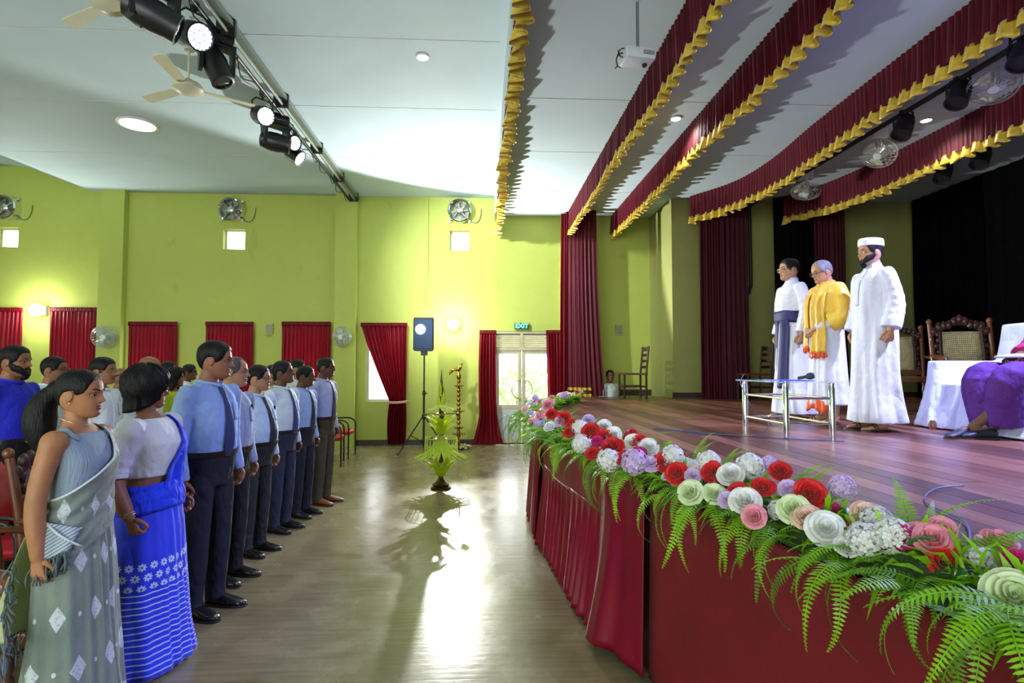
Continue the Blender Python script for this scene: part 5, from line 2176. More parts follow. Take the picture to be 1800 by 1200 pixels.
def moving_head(label, loc, aim, rail_z, s=1.0, rz=0.0):
    """box base under the rail, yoke of two arms, round tilting head"""
    root = thing('moving_head_light', label, 'stage light', loc, rz)
    top = rail_z - loc[2]
    b = MB()
    rings = [[Vector((x * s * k, y * s * k, z)) for x, y in ((-.15, -.10), (.15, -.10), (.17, 0), (.15, .10), (-.15, .10), (-.17, 0))] for z, k in ((.24 * s, .9), (.27 * s, 1), (.36 * s, 1), (.38 * s, .92))]
    b.add(*sh_loft(rings))
    b.tube([(0, 0, .38 * s), (0, 0, top)], .02, 8)
    b.build('base', BLK, root)
    y = MB()
    for sx in (-1, 1):
        rings = [[Vector((sx * (.155 + dx) * s, dy * w_ * s, z * s)) for dx, dy in ((-.02, -1), (.02, -1), (.02, 1), (-.02, 1))] for z, w_ in ((-.07, .045), (.0, .06), (.15, .07), (.24, .09))]
        if sx < 0:
            rings = [list(reversed(r)) for r in rings]
        y.add(*sh_loft(rings))
    y.box((0, 0, .225 * s), (.34 * s, .15 * s, .03 * s))
    y.build('yoke', BLK, root, angle=50)
    M_ = aim_matrix((0, 0, 0), aim)
    h = MB()
    h.add(*_lathe([(.06 * s, -.20 * s), (.10 * s, -.18 * s), (.125 * s, -.08 * s), (.128 * s, .03 * s), (.115 * s, .12 * s), (.118 * s, .19 * s), (.098 * s, .195 * s), (.094 * s, .17 * s)], 22), mtx=M_)
    for q in range(8):
        a = 2 * PI * q / 8
        h.box(M_ @ Vector((.128 * s * math.cos(a), .128 * s * math.sin(a), -.03 * s)), (.012, .012, .012))
    h.build('head', BLK, root)
    g = MB()
    g.add(*_lathe([(.001, .165 * s), (.094 * s, .168 * s), (.094 * s, .175 * s), (.001, .185 * s)], 18), mtx=M_)
    g.build('lens', mat('lens_dark', (.05, .06, .08), .05, coat=1), root)
    return root


# hall lighting rail
XRAIL, ZRAIL = -2.68, 4.98
r = thing('lighting_rail', 'long twin-pipe steel lighting rail under the hall ceiling', 'rail', (XRAIL, 5, ZRAIL))
mb = MB()
mb.tube([(0, -7, 0), (0, 6.7, 0)], .024, 10)
mb.build('pipe', BLK, r)
mb = MB()
mb.bbox(.05, .16, -7, 6.78, .06, .12)
mb.build('channel', STEEL, r, smooth=False)
mb = MB()
mb.tube([(.10, -7, .01), (.10, 6.7, .01)], .018, 8)
mb.build('cable_pipe', STEEL, r)
for y in (-5, -2, .8, 2.4, 4.0, 5.4, 6.6):
    c = MB()
    c.bbox(-.02, .17, y - .02, y + .02, -.02, .15)
    c.build('clamp', BLK, r, smooth=False)
cb = MB()
rnd = random.Random(2)
for k in range(9):
    y = -3 + k * 1.05
    cb.tube(spline([(.02, y, -.01), (-.02, y + .2, -.10 - .04 * rnd.random()), (.03, y + .5, -.06), (.02, y + .8, -.12), (.0, y + 1.05, -.01)], 16), .007, 5)
cb.build('cable', BLK, r)


def rail_pos(px, py, z):
    return onz(px, py, z)


STAGE_T = (3.5, 5.6, 2.0)
p = onz(342, 62, 4.70)
par_can('large LED par light glowing second from the camera on hall rail', p, p + Vector((.9, -.62, -.55)), ZRAIL, True, .125, .28)
p = onz(461, 203, 4.70)
par_can('LED par light glowing at mid hall rail', p, p + Vector((.8, -.75, -.45)), ZRAIL, True, .115, .26)
p = onz(511, 250, 4.76)
par_can('LED par light half hidden behind the mid-rail moving head', p, p + Vector((.9, -.6, -.4)), ZRAIL, True, .105, .24)
p = onz(519, 273, 4.66)
par_can('LED par light farthest along the hall rail, tilted down', p, p + Vector((.85, -.15, -.6)), ZRAIL, True, .11, .24)
p = onz(268, 28, 4.52)
moving_head('large black moving head light nearest the camera on hall rail', p, (.75, -.35, -.3), ZRAIL, 1.08, .9)
p = onz(381, 118, 4.66)
moving_head('black moving head light pointing down on hall rail', p, (.3, -.25, -.9), ZRAIL, .95, .6)
p = onz(484, 250, 4.62)
moving_head('black moving head light lying level at mid hall rail', p, (.9, -.5, -.15), ZRAIL, .98, .8)

# beams reaching the stage from the hall rail
for y in (3.9, 6.4, 8.2):
    lamp('stage_wash', 'SPOT', (XRAIL + .25, y, 4.55), 410, (.86, .90, 1.0), (3.9, 5.4, 1.7), spot_size=math.radians(34), spot_blend=.6, shadow_soft_size=.09)

# the moving head's white beam on the far wall beside the door
lamp('wall_wash', 'SPOT', (XRAIL + .3, 7.6, 4.5), 1500, (.92, .96, 1.0), (.6, 11.8, 3.2), spot_size=math.radians(70), spot_blend=1.0, shadow_soft_size=.1)

# recessed ceiling lamps
def downlight(label, px, py, zc, d, power, glow=DLW):
    c = onz(px, py, zc)
    root = thing('ceiling_lamp', label, 'ceiling lamp', (c.x, c.y, zc))
    m_ = MB()
    m_.lathe([(d / 2 * 1.18, 0.004), (d / 2 * 1.18, -.012), (d / 2, -.018), (d / 2, 0.004)], 28)
    m_.build('rim', WHT, root)
    g = MB()
    g.lathe([(d / 2 * .98, -.008), (d / 2 * .9, -.02), (d * .2, -.026)], 24)
    g.build('diffuser', glow, root)
    lamp('downlight_glow', 'SPOT', (c.x, c.y, zc - .05), power, (1, .98, .92), (c.x, c.y, 0), spot_size=math.radians(150), spot_blend=.8, shadow_soft_size=d / 2)
    return root


downlight('large round ceiling lamp near the left ceiling fan', 242, 218, ZC, .46, 150)
downlight('small round ceiling lamp over the hall aisle', 743, 99, ZC, .13, 80)
downlight('small ceiling lamp between the first two stage valances', 1188, 207, ZS, .12, 60)
downlight('small ceiling lamp above the white-robed men', 1628, 210, ZS, .12, 60)

# wall lamps (bare floods)
def wall_lamp(label, px, py, power, aim):
    c = at(px, py, YW - .12)
    root = thing('wall_lamp', label, 'wall lamp', c)
    b = MB()
    b.bbox(-.10, .10, .06, .12, -.09, .09)
    b.tube([(0, .08, 0), (0, .0, 0)], .03, 10)
    b.build('bracket', WHT, root)
    g = MB()
    g.add(*sh_ball((0, -.045, 0), (.125, .075, .125), 22, 12))
    g.build('globe', LAMPW, root, angle=180)
    lamp('wall_flood', 'SPOT', c + Vector((0, -.14, 0)), power, (1, 1, .98), c + Vector(aim), spot_size=math.radians(126), spot_blend=.15, shadow_soft_size=.03)
    lamp('wall_halo', 'POINT', c + Vector((0, -.16, .0)), 70, (1, 1, .97), shadow_soft_size=.1)
    return root


wall_lamp('glaring round wall lamp between the speaker and the glass door', 797, 570, 1300, (.30, -1.0, .42))
wall_lamp('glaring round wall lamp between the two left curtains', 67, 545, 260, (.3, -1.0, .4))


# ceiling fans
def ceiling_fan(label, px, py, zh, ang0):
    c = onz(px, py, zh)
    root = thing('ceiling_fan', label, 'ceiling fan', c)
    m_ = MB()
    m_.lathe([(.03, .10), (.06, .075), (.12, .05), (.15, .02), (.15, -.015), (.11, -.05), (.05, -.07), (.02, -.075)], 26)
    m_.build('motor', CREAM, root)
    rd = MB()
    rd.tube([(0, 0, .07), (0, 0, ZC - zh)], .013, 8)
    rd.lathe([(.05, 0), (.055, .06), (.03, .09)], 14, (0, 0, ZC - zh - .09))
    rd.build('down_rod', CREAM, root)
    for k in range(3):
        b = MB()
        a = ang0 + k * 2 * PI / 3
        R = Matrix.Rotation(a, 4, 'Z') @ Matrix.Rotation(math.radians(11), 4, 'X')
        b.add([R @ Vector(p) for p in ((.13, -.02, .004), (.22, -.055, .004), (.66, -.075, .004), (.68, 0, .004), (.66, .06, .004), (.22, .05, .004), (.13, .02, .004),
                                       (.13, -.02, -.006), (.22, -.055, -.006), (.66, -.075, -.006), (.68, 0, -.006), (.66, .06, -.006), (.22, .05, -.006), (.13, .02, -.006))],
              [(0, 1, 2, 3, 4, 5, 6), (13, 12, 11, 10, 9, 8, 7)] + [(i, i + 7, (i + 1) % 7 + 7, (i + 1) % 7) for i in range(7)])
        b.build('blade', CREAM, root, smooth=False)
    return root


ceiling_fan('whole cream ceiling fan hanging beside the lighting rail', 331, 155, 4.62, math.radians(35))
ceiling_fan('cream ceiling fan cut by the top edge of the photo', 192, 8, 4.84, math.radians(31))


def cage_fan(root, r, axis_m, blades=3, depth=.10, wires=22, blade_m=WHT):
    cg = MB()
    for rr, z in ((r, .0), (r * .97, .03), (r * .97, -.03), (r * .72, depth * .5), (r * .45, depth * .55), (r * .7, -depth * .5)):
        cg.add(*sh_tube([axis_m @ Vector((rr * math.cos(2 * PI * k / 24), rr * math.sin(2 * PI * k / 24), z)) for k in range(25)], .004, 5))
    for k in range(wires):
        a = 2 * PI * k / wires
        ca, sa = math.cos(a), math.sin(a)
        cg.add(*sh_tube([axis_m @ Vector((q * ca, q * sa, z)) for q, z in ((.05, depth * .6), (r * .6, depth * .56), (r, 0), (r * .6, -depth * .56), (.05, -depth * .6))], .0022, 4))
    cg.build('cage', WIRE, root)
    hb = MB()
    hb.add(*_lathe([(.02, depth * .65), (.05, depth * .6), (.05, -.02), (.06, -.05), (.055, -depth * 1.3), (.03, -depth * 1.5)], 16), mtx=axis_m)
    hb.build('motor', WHT, root)
    for k in range(blades):
        b = MB()
        a0 = 2 * PI * k / blades

        def bf(u, v):
            a = a0 + (u - .5) * (.9 + .2 * v)
            q = .04 + (r * .82 - .04) * v
            return axis_m @ Vector((q * math.cos(a), q * math.sin(a), .03 * (u - .5) * 2))
        b.grid(6, 5, bf)
        b.build('blade', blade_m, root, solid=.004)


def wall_fan(label, px, py, r=.225, tilt=(.15, -1, -.15)):
    c = at(px, py, YW - .32)
    root = thing('wall_fan', label, 'wall fan', c)
    cage_fan(root, r, aim_matrix((0, 0, 0), tilt), blade_m=mat('fan_blade_pale', srgb(170, 196, 190), .3))
    b = MB()
    b.tube([(0, .10, -.02), (0, .16, -.12), (0, .30, -.16)], .022, 8)
    b.bbox(-.07, .07, .27, .33, -.28, -.06)
    b.build('bracket', WHT, root)
    return root


wall_fan('oscillating wall fan beside the tall red curtain', 183, 592)
wall_fan('oscillating wall fan on the pilaster beside the tied curtain', 601, 592, .21, (-.45, -1, -.1))


def vent_fan(label, px, py):
    c = at(px, py, YW - .09)
    root = thing('vent_fan', label, 'exhaust fan', c)
    M_ = Matrix.Rotation(PI / 2, 4, 'X')
    rg = MB()
    rg.add(*_lathe([(.21, -.09), (.245, -.09), (.245, .08), (.225, .10), (.205, .08), (.21, -.09)], 30, closed=False), mtx=M_)
    rg.build('ring', CHROME, root)
    st = MB()
    for k in range(4):
        a = PI / 4 + k * PI / 2
        st.tube([(.06 * math.cos(a), -.03, .06 * math.sin(a)), (.29 * math.cos(a), .04, .29 * math.sin(a))], .009, 6)
        st.box((.28 * math.cos(a), .06, .28 * math.sin(a)), (.05, .05, .05))
    st.build('strut', CHROME, root)
    hb = MB()
    hb.add(*_lathe([(.03, -.06), (.07, -.05), (.07, .04), (.04, .06)], 16), mtx=M_)
    hb.build('motor', CHROME, root)
    for k in range(4):
        b = MB()
        a0 = .4 + k * PI / 2
        b.grid(5, 4, lambda u, v: Vector(((.06 + .13 * v) * math.cos(a0 + (u - .5) * .75), .02 + .05 * (u - .5), (.06 + .13 * v) * math.sin(a0 + (u - .5) * .75))))
        b.build('blade', mat('vent_blade', srgb(150, 156, 140), .35, metal=.4), root, solid=.003)
    bk = MB()
    bk.add(*_lathe([(.001, -.085), (.21, -.085), (.21, -.08), (.001, -.08)], 24), mtx=M_)
    bk.build('shutter', mat('vent_dim', srgb(150, 158, 120), .5), root)
    cb = MB()
    cb.tube(spline([(.2, .05, -.14), (.28, .06, -.22), (.38, .06, -.2), (.44, .07, -.06), (.45, .08, .08)], 14), .008, 6)
    cb.build('cable', mat('cable_green_grey', srgb(110, 112, 80), .6), root)
    return root


vent_fan('round chrome exhaust fan high at the photo edge', 10, 365)
vent_fan('round chrome exhaust fan above the second small window', 407, 369)
vent_fan('round chrome exhaust fan nearest the stage valances', 808, 371)


# orbit fans hung under the stage ceiling
def orbit_fan(label, px, py, tilt):
    c = onz(px, py, 4.66)
    root = thing('orbit_fan', label, 'ceiling fan', (c.x, c.y, 4.46))
    b = MB()
    b.bbox(-.10, .10, -.07, .07, .17, .30)
    b.tube([(0, 0, .2), (.03, 0, .10), (.02, 0, .04)], .028, 10)
    b.build('mount', WHT, root)
    cage_fan(root, .22, aim_matrix((0, 0, -.03), tilt), depth=.10, blade_m=CREAM)
    return root


orbit_fan('white orbit fan nearest the camera above the stage', 1745, 112, (-.35, -.35, -1))
orbit_fan('white orbit fan above the white-robed men', 1543, 240, (-.5, -.3, -.8))
orbit_fan('white orbit fan farthest over the stage', 1416, 312, (-.2, -.2, -1))

# stage rails and dark par cans
sr = thing('lighting_rail', 'black lighting rail above the stage behind third valance', 'rail', (5.0, 6, 4.60))
mb = MB()
mb.tube([(0, -6, 0), (0, 4.2, 0)], .03, 10)
mb.build('pipe', BLK, sr)
for y in (-4, -1, 1.5, 3.6):
    mb = MB()
    mb.tube([(0, y, 0), (0, y, ZS - 4.60)], .012, 6)
    mb.build('drop_rod', BLK, sr)
sr2 = thing('lighting_rail', 'black lighting rail below the rear stage valance', 'rail', (6.45, 6, 4.50))
mb = MB()
mb.tube([(0, -6, 0), (0, 4.1, 0)], .025, 10)
mb.build('pipe', BLK, sr2)
for y in (-4, -1, 1.5, 3.6):
    mb = MB()
    mb.tube([(0, y, 0), (0, y, ZS - 4.50)], .012, 6)
    mb.build('drop_rod', BLK, sr2)


def at_x(px, py, X):
    d = ray(px, py)
    return CAM + d * (X / d.x)


for lab, px, py, X, rz in (('unlit black par light on the stage rail beside the nearest orbit fan', 1685, 168, 5.0, 4.6),
                           ('unlit black par light on the stage rail above the bearded man', 1588, 225, 5.0, 4.6),
                           ('unlit black par light at the photo edge on stage rail', 1798, 98, 5.0, 4.6),
                           ('unlit black par light under the rear valance, nearer one', 1724, 278, 6.45, 4.5),
                           ('unlit black par light under the rear valance, farther one', 1658, 305, 6.45, 4.5)):
    p = at_x(px, py, X)
    par_can(lab, p, p + Vector((-.35, -.1, -.7)), rz, False, .105, .26)
lamp('stage_wash', 'SPOT', (4.9, 3.6, 4.45), 2500, (.42, .43, 1.0), (3.1, 3.9, 1.0), spot_size=math.radians(95), spot_blend=.8, shadow_soft_size=.12)
lamp('stage_wash', 'SPOT', (4.9, 6.5, 4.4), 90, (.8, .2, 1.0), (4.4, 10.0, 1.5), spot_size=math.radians(14), spot_blend=.8, shadow_soft_size=.05)

# projector on its pole
pj = at(1120, 102, 4.75)
root = thing('projector', 'white ceiling projector hanging on a thin pole', 'projector', pj, math.radians(8), None, .74)
mb = MB()
rings = []
for z, k in ((-.065, .86), (-.055, .95), (0, 1.0), (.055, 1.0), (.065, .96)):
    rings.append([Vector((x * .185 * k, y * .13 * k, z)) for x, y in ((-1, -.9), (-.93, -1), (.93, -1), (1, -.9), (1, .9), (.93, 1), (-.93, 1), (-1, .9))])
mb.add(*sh_loft(rings))
mb.build('case', mat('projector_white', srgb(206, 216, 220), .4), root, angle=40)
gr = MB()
for i in range(8):
    for j in range(4):
        gr.box((.03 + i * .017, -.131, -.012 + j * .013), (.012, .004, .008))
gr.build('vent_grille', mat('grille_dark', srgb(60, 70, 84), .5), root, smooth=False)
gr = MB()
gr.add(*_lathe([(.03, 0), (.03, .02), (.022, .03)], 16), mtx=Matrix.Translation((.09, .0, -.066)) @ Matrix.Rotation(PI, 4, 'X'))
gr.build('foot', BLK, root)
gr = MB()
gr.tube([(0, 0, .06), (0, 0, (ZS - pj.z) / .74)], .011, 8)
gr.tube([(.02, .0, .06), (.022, 0, (ZS - pj.z) / .74)], .006, 6)
gr.box((0, 0, .068), (.12, .09, .012))
gr.build('mount_pole', mat('pole_grey', srgb(120, 136, 140), .4, metal=.5), root)
gr = MB()
gr.tube(spline([(0, 0, .09), (-.10, 0, .09), (-.20, -.02, .08), (-.25, -.03, .0), (-.27, -.03, -.08), (-.25, -.02, -.13), (-.21, -.02, -.15)], 24), .007, 6)
gr.tube(spline([(-.185, -.02, .03), (-.23, -.03, .01), (-.27, -.03, -.06), (-.26, -.03, -.14), (-.29, -.03, -.17)], 18), .007, 6)
gr.tube(spline([(-.185, -.02, -.02), (-.22, -.02, -.01), (-.25, -.03, .05)], 12), .007, 6)
gr.build('cable', BLK, root)

# ------------------------------------------------------------------ standing objects of the hall
sp = at(746, 588, 10.75)
root = thing('loudspeaker', 'dark loudspeaker with a glaring lamp spot on tripod stand', 'loudspeaker', (sp.x, sp.y, sp.z - .31))
mb = MB()
rings = []
for z, k in ((0, .88), (.03, 1), (.58, 1), (.62, .92)):
    rings.append([Vector((x * .19 * k, y, z)) for x, y in ((-1, -.15), (-.9, -.17), (.9, -.17), (1, -.15), (.75, .15), (-.75, .15))])
mb.add(*sh_loft(rings))
mb.build('cabinet', mat('speaker_case', srgb(30, 42, 60), .5), root, angle=35)
gl = MB()
gl.bbox(-.165, .165, -.18, -.17, .05, .57)
gl.build('grille', mat('speaker_grille', srgb(46, 70, 100), .4, metal=.4, bump=.4, bscale=200), root, smooth=False)
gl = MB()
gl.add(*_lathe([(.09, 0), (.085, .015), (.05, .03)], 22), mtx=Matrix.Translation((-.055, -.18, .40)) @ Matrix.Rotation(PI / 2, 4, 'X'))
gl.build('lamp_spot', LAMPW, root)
gl = MB()
gl.bbox(-.06, .06, -.06, .06, -.08, 0)
gl.build('pole_socket', BLK, root, smooth=False)
sx, sy = sp.x, sp.y
st = thing('speaker_stand', 'black tripod stand under the loudspeaker', 'stand', (sx, sy, 0))
mb = MB()
mb.tube([(0, 0, .12), (0, 0, 1.1)], .021, 10)
mb.tube([(0, 0, 1.05), (0, 0, sp.z - .38)], .015, 10)
mb.build('pole', BLK, st)
mb = MB()
mb.lathe([(.035, .62), (.04, .66), (.035, .72)], 12)
mb.build('collar', BLK, st)
mb = MB()
mb.lathe([(.03, 1.06), (.033, 1.1), (.025, 1.15)], 12)
mb.box((.035, 0, 1.1), (.06, .02, .02))
mb.build('collar', BLK, st)
for k in range(3):
    a = math.radians(215 + 120 * k)
    d = Vector((math.cos(a), math.sin(a), 0))
    mb = MB()
    mb.tube([Vector((0, 0, .66)) + d * .03, d * .52 + Vector((0, 0, .02))], .013, 8)
    mb.tube([Vector((0, 0, .18)), d * .27 + Vector((0, 0, .34))], .009, 6)
    lg = mb.build('leg', BLK, st)
    f = MB()
    f.add(*sh_ball(d * .525 + Vector((0, 0, .02)), .02))
    f.build('rubber_foot', BLK, lg)

# coconut-oil lamps
BRASS = mat('brass', srgb(176, 138, 58), .25, metal=1.0, var=.2, scale=20)
DBRASS = mat('brass_dark', srgb(92, 78, 40), .35, metal=.9, var=.3, scale=20)
GREEN = mat('lamp_leaf_green', srgb(186, 214, 30), .5, var=.15, scale=14, transl=.35)
GREEN2 = mat('lamp_leaf_pale', srgb(206, 222, 96), .5, var=.15, scale=14, transl=.35)

c = onz(775, 858, 0)
gl = thing('oil_lamp', 'tall oil lamp dressed in lime green leaf tiers on the floor', 'oil lamp', (c.x, c.y, 0))
mb = MB()
mb.lathe([(.13, 0), (.135, .02), (.10, .04), (.12, .06), (.07, .09), (.035, .13), (.03, .30), (.05, .33), (.03, .36), (.045, .62), (.055, .66), (.03, .70), (.028, .95), (.05, .97), (.03, 1.0), (.02, 1.25), (.03, 1.29), (.02, 1.33), (.012, 1.45), (.003, 1.56)], 22)
mb.build('stem', DBRASS, gl)
for z, r in ((.335, .07), (.64, .075), (.97, .065)):
    mb = MB()
    mb.lathe([(.03, z - .03), (r, z), (r * 1.05, z + .012), (r * .5, z + .006), (.03, z + .004)], 22)
    mb.build('dish', BRASS, gl)
rnd = random.Random(8)


def tier(z0, z1, r0, r1, n, m, curlout=0.0, wd=.5):
    for k in range(n):
        a = 2 * PI * (k + .5 * rnd.random()) / n
        lf = MB()
        ww = wd * 2 * PI * max(r0, r1) / n

        def fn(u, v):
            r = r0 + (r1 - r0) * v ** 1.3 + curlout * max(0, v - .7) ** 1.5
            zz = z0 + (z1 - z0) * v
            w_ = ww * math.sin(PI * min(.97, .15 + .8 * v)) ** .7
            aa = a + (u - .5) * w_ / max(.05, r)
            return Vector((r * math.cos(aa), r * math.sin(aa), zz + .012 * math.cos((u - .5) * PI)))
        lf.grid(4, 7, fn)
        lf.build('leaf', m, gl, angle=180)


tier(.16, .345, .05, .20, 12, GREEN, .35, .9)       # lowest upturned cup
tier(.22, .40, .04, .14, 9, GREEN2, .2, .9)
tier(.66, .40, .05, .26, 26, GREEN, .5, .75)        # wide skirt
tier(.68, .43, .04, .20, 18, GREEN2, .3, .75)
tier(.70, .84, .05, .15, 10, GREEN, .2, .9)
tier(.78, .95, .05, .19, 11, GREEN, .25, .9)        # second upturned cup
tier(1.12, 1.02, .03, .14, 12, GREEN2, .25, .8)
tier(1.02, 1.22, .06, .05, 8, GREEN, .0, .9)
tier(1.20, 1.38, .05, .03, 7, GREEN, .0, .9)
hp = MB()
for k in range(26):
    a = 2 * PI * k / 26
    hp.tube([(.21 * math.cos(a), .21 * math.sin(a), .66), (.22 * math.cos(a), .22 * math.sin(a), .66 - .16 - .06 * rnd.random())], .0035, 5)
hp.tube([(.21 * math.cos(2 * PI * k / 30), .21 * math.sin(2 * PI * k / 30), .66) for k in range(31)], .004, 5)
hp.build('hanging_strips', GREEN2, gl)
for k in range(4):
    a = k * PI / 2 + .1
    am = MB()
    d = Vector((math.cos(a), math.sin(a), 0))
    am.tube([Vector((0, 0, .97)), d * .22 + Vector((0, 0, .975))], .006, 6)
    am.lathe([(.012, .93), (.028, .945), (.032, .965), (.012, .985)], 12, d * .22)
    am.build('wick_arm', DBRASS, gl)

c = onz(806, 788, 0)
bl = thing('brass_lamp', 'slender brass oil lamp topped by a bird figure by the wall', 'oil lamp', (c.x, c.y, 0))
mb = MB()
pr = [(.14, 0), (.15, .02), (.08, .05), (.04, .08)]
z = .10
while z < 1.30:
    pr += [(.022, z), (.036, z + .03), (.040, z + .045), (.034, z + .065), (.020, z + .085)]
    z += .09
pr += [(.02, 1.34), (.045, 1.38), (.045, 1.43), (.02, 1.47), (.012, 1.5)]
mb.lathe(pr, 18)
mb.build('stem', BRASS, bl)
for z, r in ((.28, .14), (.40, .11), (.72, .13), (1.22, .11)):
    mb = MB()
    mb.lathe([(.03, z - .025), (r * .8, z - .004), (r, z + .012), (r * .7, z + .004), (.03, z)], 22)
    mb.build('dish', BRASS, bl)
mb = MB()
mb.add(*fuse([sh_tube(spline([(.05, 0, 1.58), (0, 0, 1.56), (-.06, 0, 1.54), (-.12, 0, 1.52)], 9), [.02, .04, .05, .05, .045, .035, .028, .02, .012], 10),
              sh_tube(spline([(.04, 0, 1.58), (.055, 0, 1.64), (.04, 0, 1.68)], 6), [.022, .018, .015, .016, .02, .01], 8),
              sh_tube([(.05, 0, 1.685), (.09, 0, 1.67)], [.008, .002], 6), sh_tube([(0, 0, 1.5), (0, 0, 1.56)], .014, 8),
              sh_tube(spline([(-.10, 0, 1.53), (-.16, 0, 1.50), (-.19, 0, 1.44)], 6), [.016, .03, .035, .03, .02, .008], 8, .4)], .006, 2))
b_ = mb.build('bird', BRASS, bl, angle=180)
b_.rotation_euler = (0, 0, .15)
mb = MB()
rnd = random.Random(3)
for k in range(30):
    a = rnd.uniform(0, 6.28)
    r = rnd.uniform(.12, .24)
    mb.add(*sh_ball((r * math.cos(a), r * math.sin(a), .03 + .03 * rnd.random()), (.035, .035, .02), 7, 4))
mb.build('flower_ring', mat('lamp_flowers', srgb(206, 206, 150), .7, var=.3), bl, angle=180)

# small wall boxes
for lab, px, py, yy in (('pale switch box on the far wall behind the line of men', 473, 578, YW), ('pale switch box on the wing wall above the wooden chair', 1088, 580, YW)):
    c = at(px, py, yy - .03)
    mb = MB()
    mb.box((0, 0, 0), (.15, .06, .22))
    mb.cur = 1
    mb.box((-.03, -.035, 0), (.05, .02, .17))
    mb.box((.035, -.035, 0), (.05, .02, .17))
    o = mb.build('switch_box', [mat('box_pale', srgb(176, 178, 130), .5), mat('box_trim', srgb(150, 150, 112), .5)], None, smooth=False, loc=c)
    tag(o, lab, 'switch box')

# pipe on the stage wall
mb = MB()
c0, c1 = at(1317, 355, YS - .05), at(1320, 500, YS - .05)
mb.tube(spline([c0, (c0 + c1) / 2, c1, c1 + Vector((-.01, 0, -.1)), c1 + Vector((-.06, -.02, -.14))], 14), .032, 10)
mb.add(*sh_ball(c1 + Vector((-.07, -.02, -.14)), .055))
o = mb.build('wall_pipe', BLK)
tag(o, 'black pipe running down the stage side wall', 'pipe')
mb = MB()
c = at(1289, 508, YS - .05)
mb.box(c, (.06, .06, .12))
mb.tube([c + Vector((0, -.03, .05)), c + Vector((.02, -.08, 0))], .012, 6)
o = mb.build('wall_hook', BLK)
tag(o, 'small black bracket beside the dark maroon side curtain', 'bracket')

# ------------------------------------------------------------------ chairs
WOODC = mat('chair_teak', srgb(112, 62, 30), .35, var=.25, scale=12, stretch=(1, 1, .2), coat=.3)
WOODD = mat('chair_dark', srgb(62, 32, 24), .4, var=.25, scale=12, coat=.2)
n = NT('cane_weave', .6)
x, y, z = n.xyz()
k1 = n.math('SUBTRACT', n.math('FRACT', n.math('MULTIPLY', n.math('ADD', x, z), 55)), .5)
k2 = n.math('SUBTRACT', n.math('FRACT', n.math('MULTIPLY', y, 55)), .5)
hole = n.math('LESS_THAN', n.math('ADD', n.math('POWER', k1, 2.0), n.math('POWER', k2, 2.0)), .085)
n.color(n.ramp(n.noise(30, 3), (.3, srgb(190, 176, 120)), (.7, srgb(214, 204, 156))))
n.L.new(n.math('SUBTRACT', 1.0, n.math('MULTIPLY', hole, .92)), n.bs.inputs['Alpha'])
CANE = n.m
n.m.node_tree.nodes['Principled BSDF'].inputs['Base Color']


def turned(mb, p0, p1, r, k=5):
    p0, p1 = Vector(p0), Vector(p1)
    n_ = 4 * k + 1
    pts = [p0 + (p1 - p0) * (i / (n_ - 1)) for i in range(n_)]
    rr = [r * (.62 + .38 * abs(math.sin(i / (n_ - 1) * PI * k))) for i in range(n_)]
    mb.tube(pts, rr, 10)


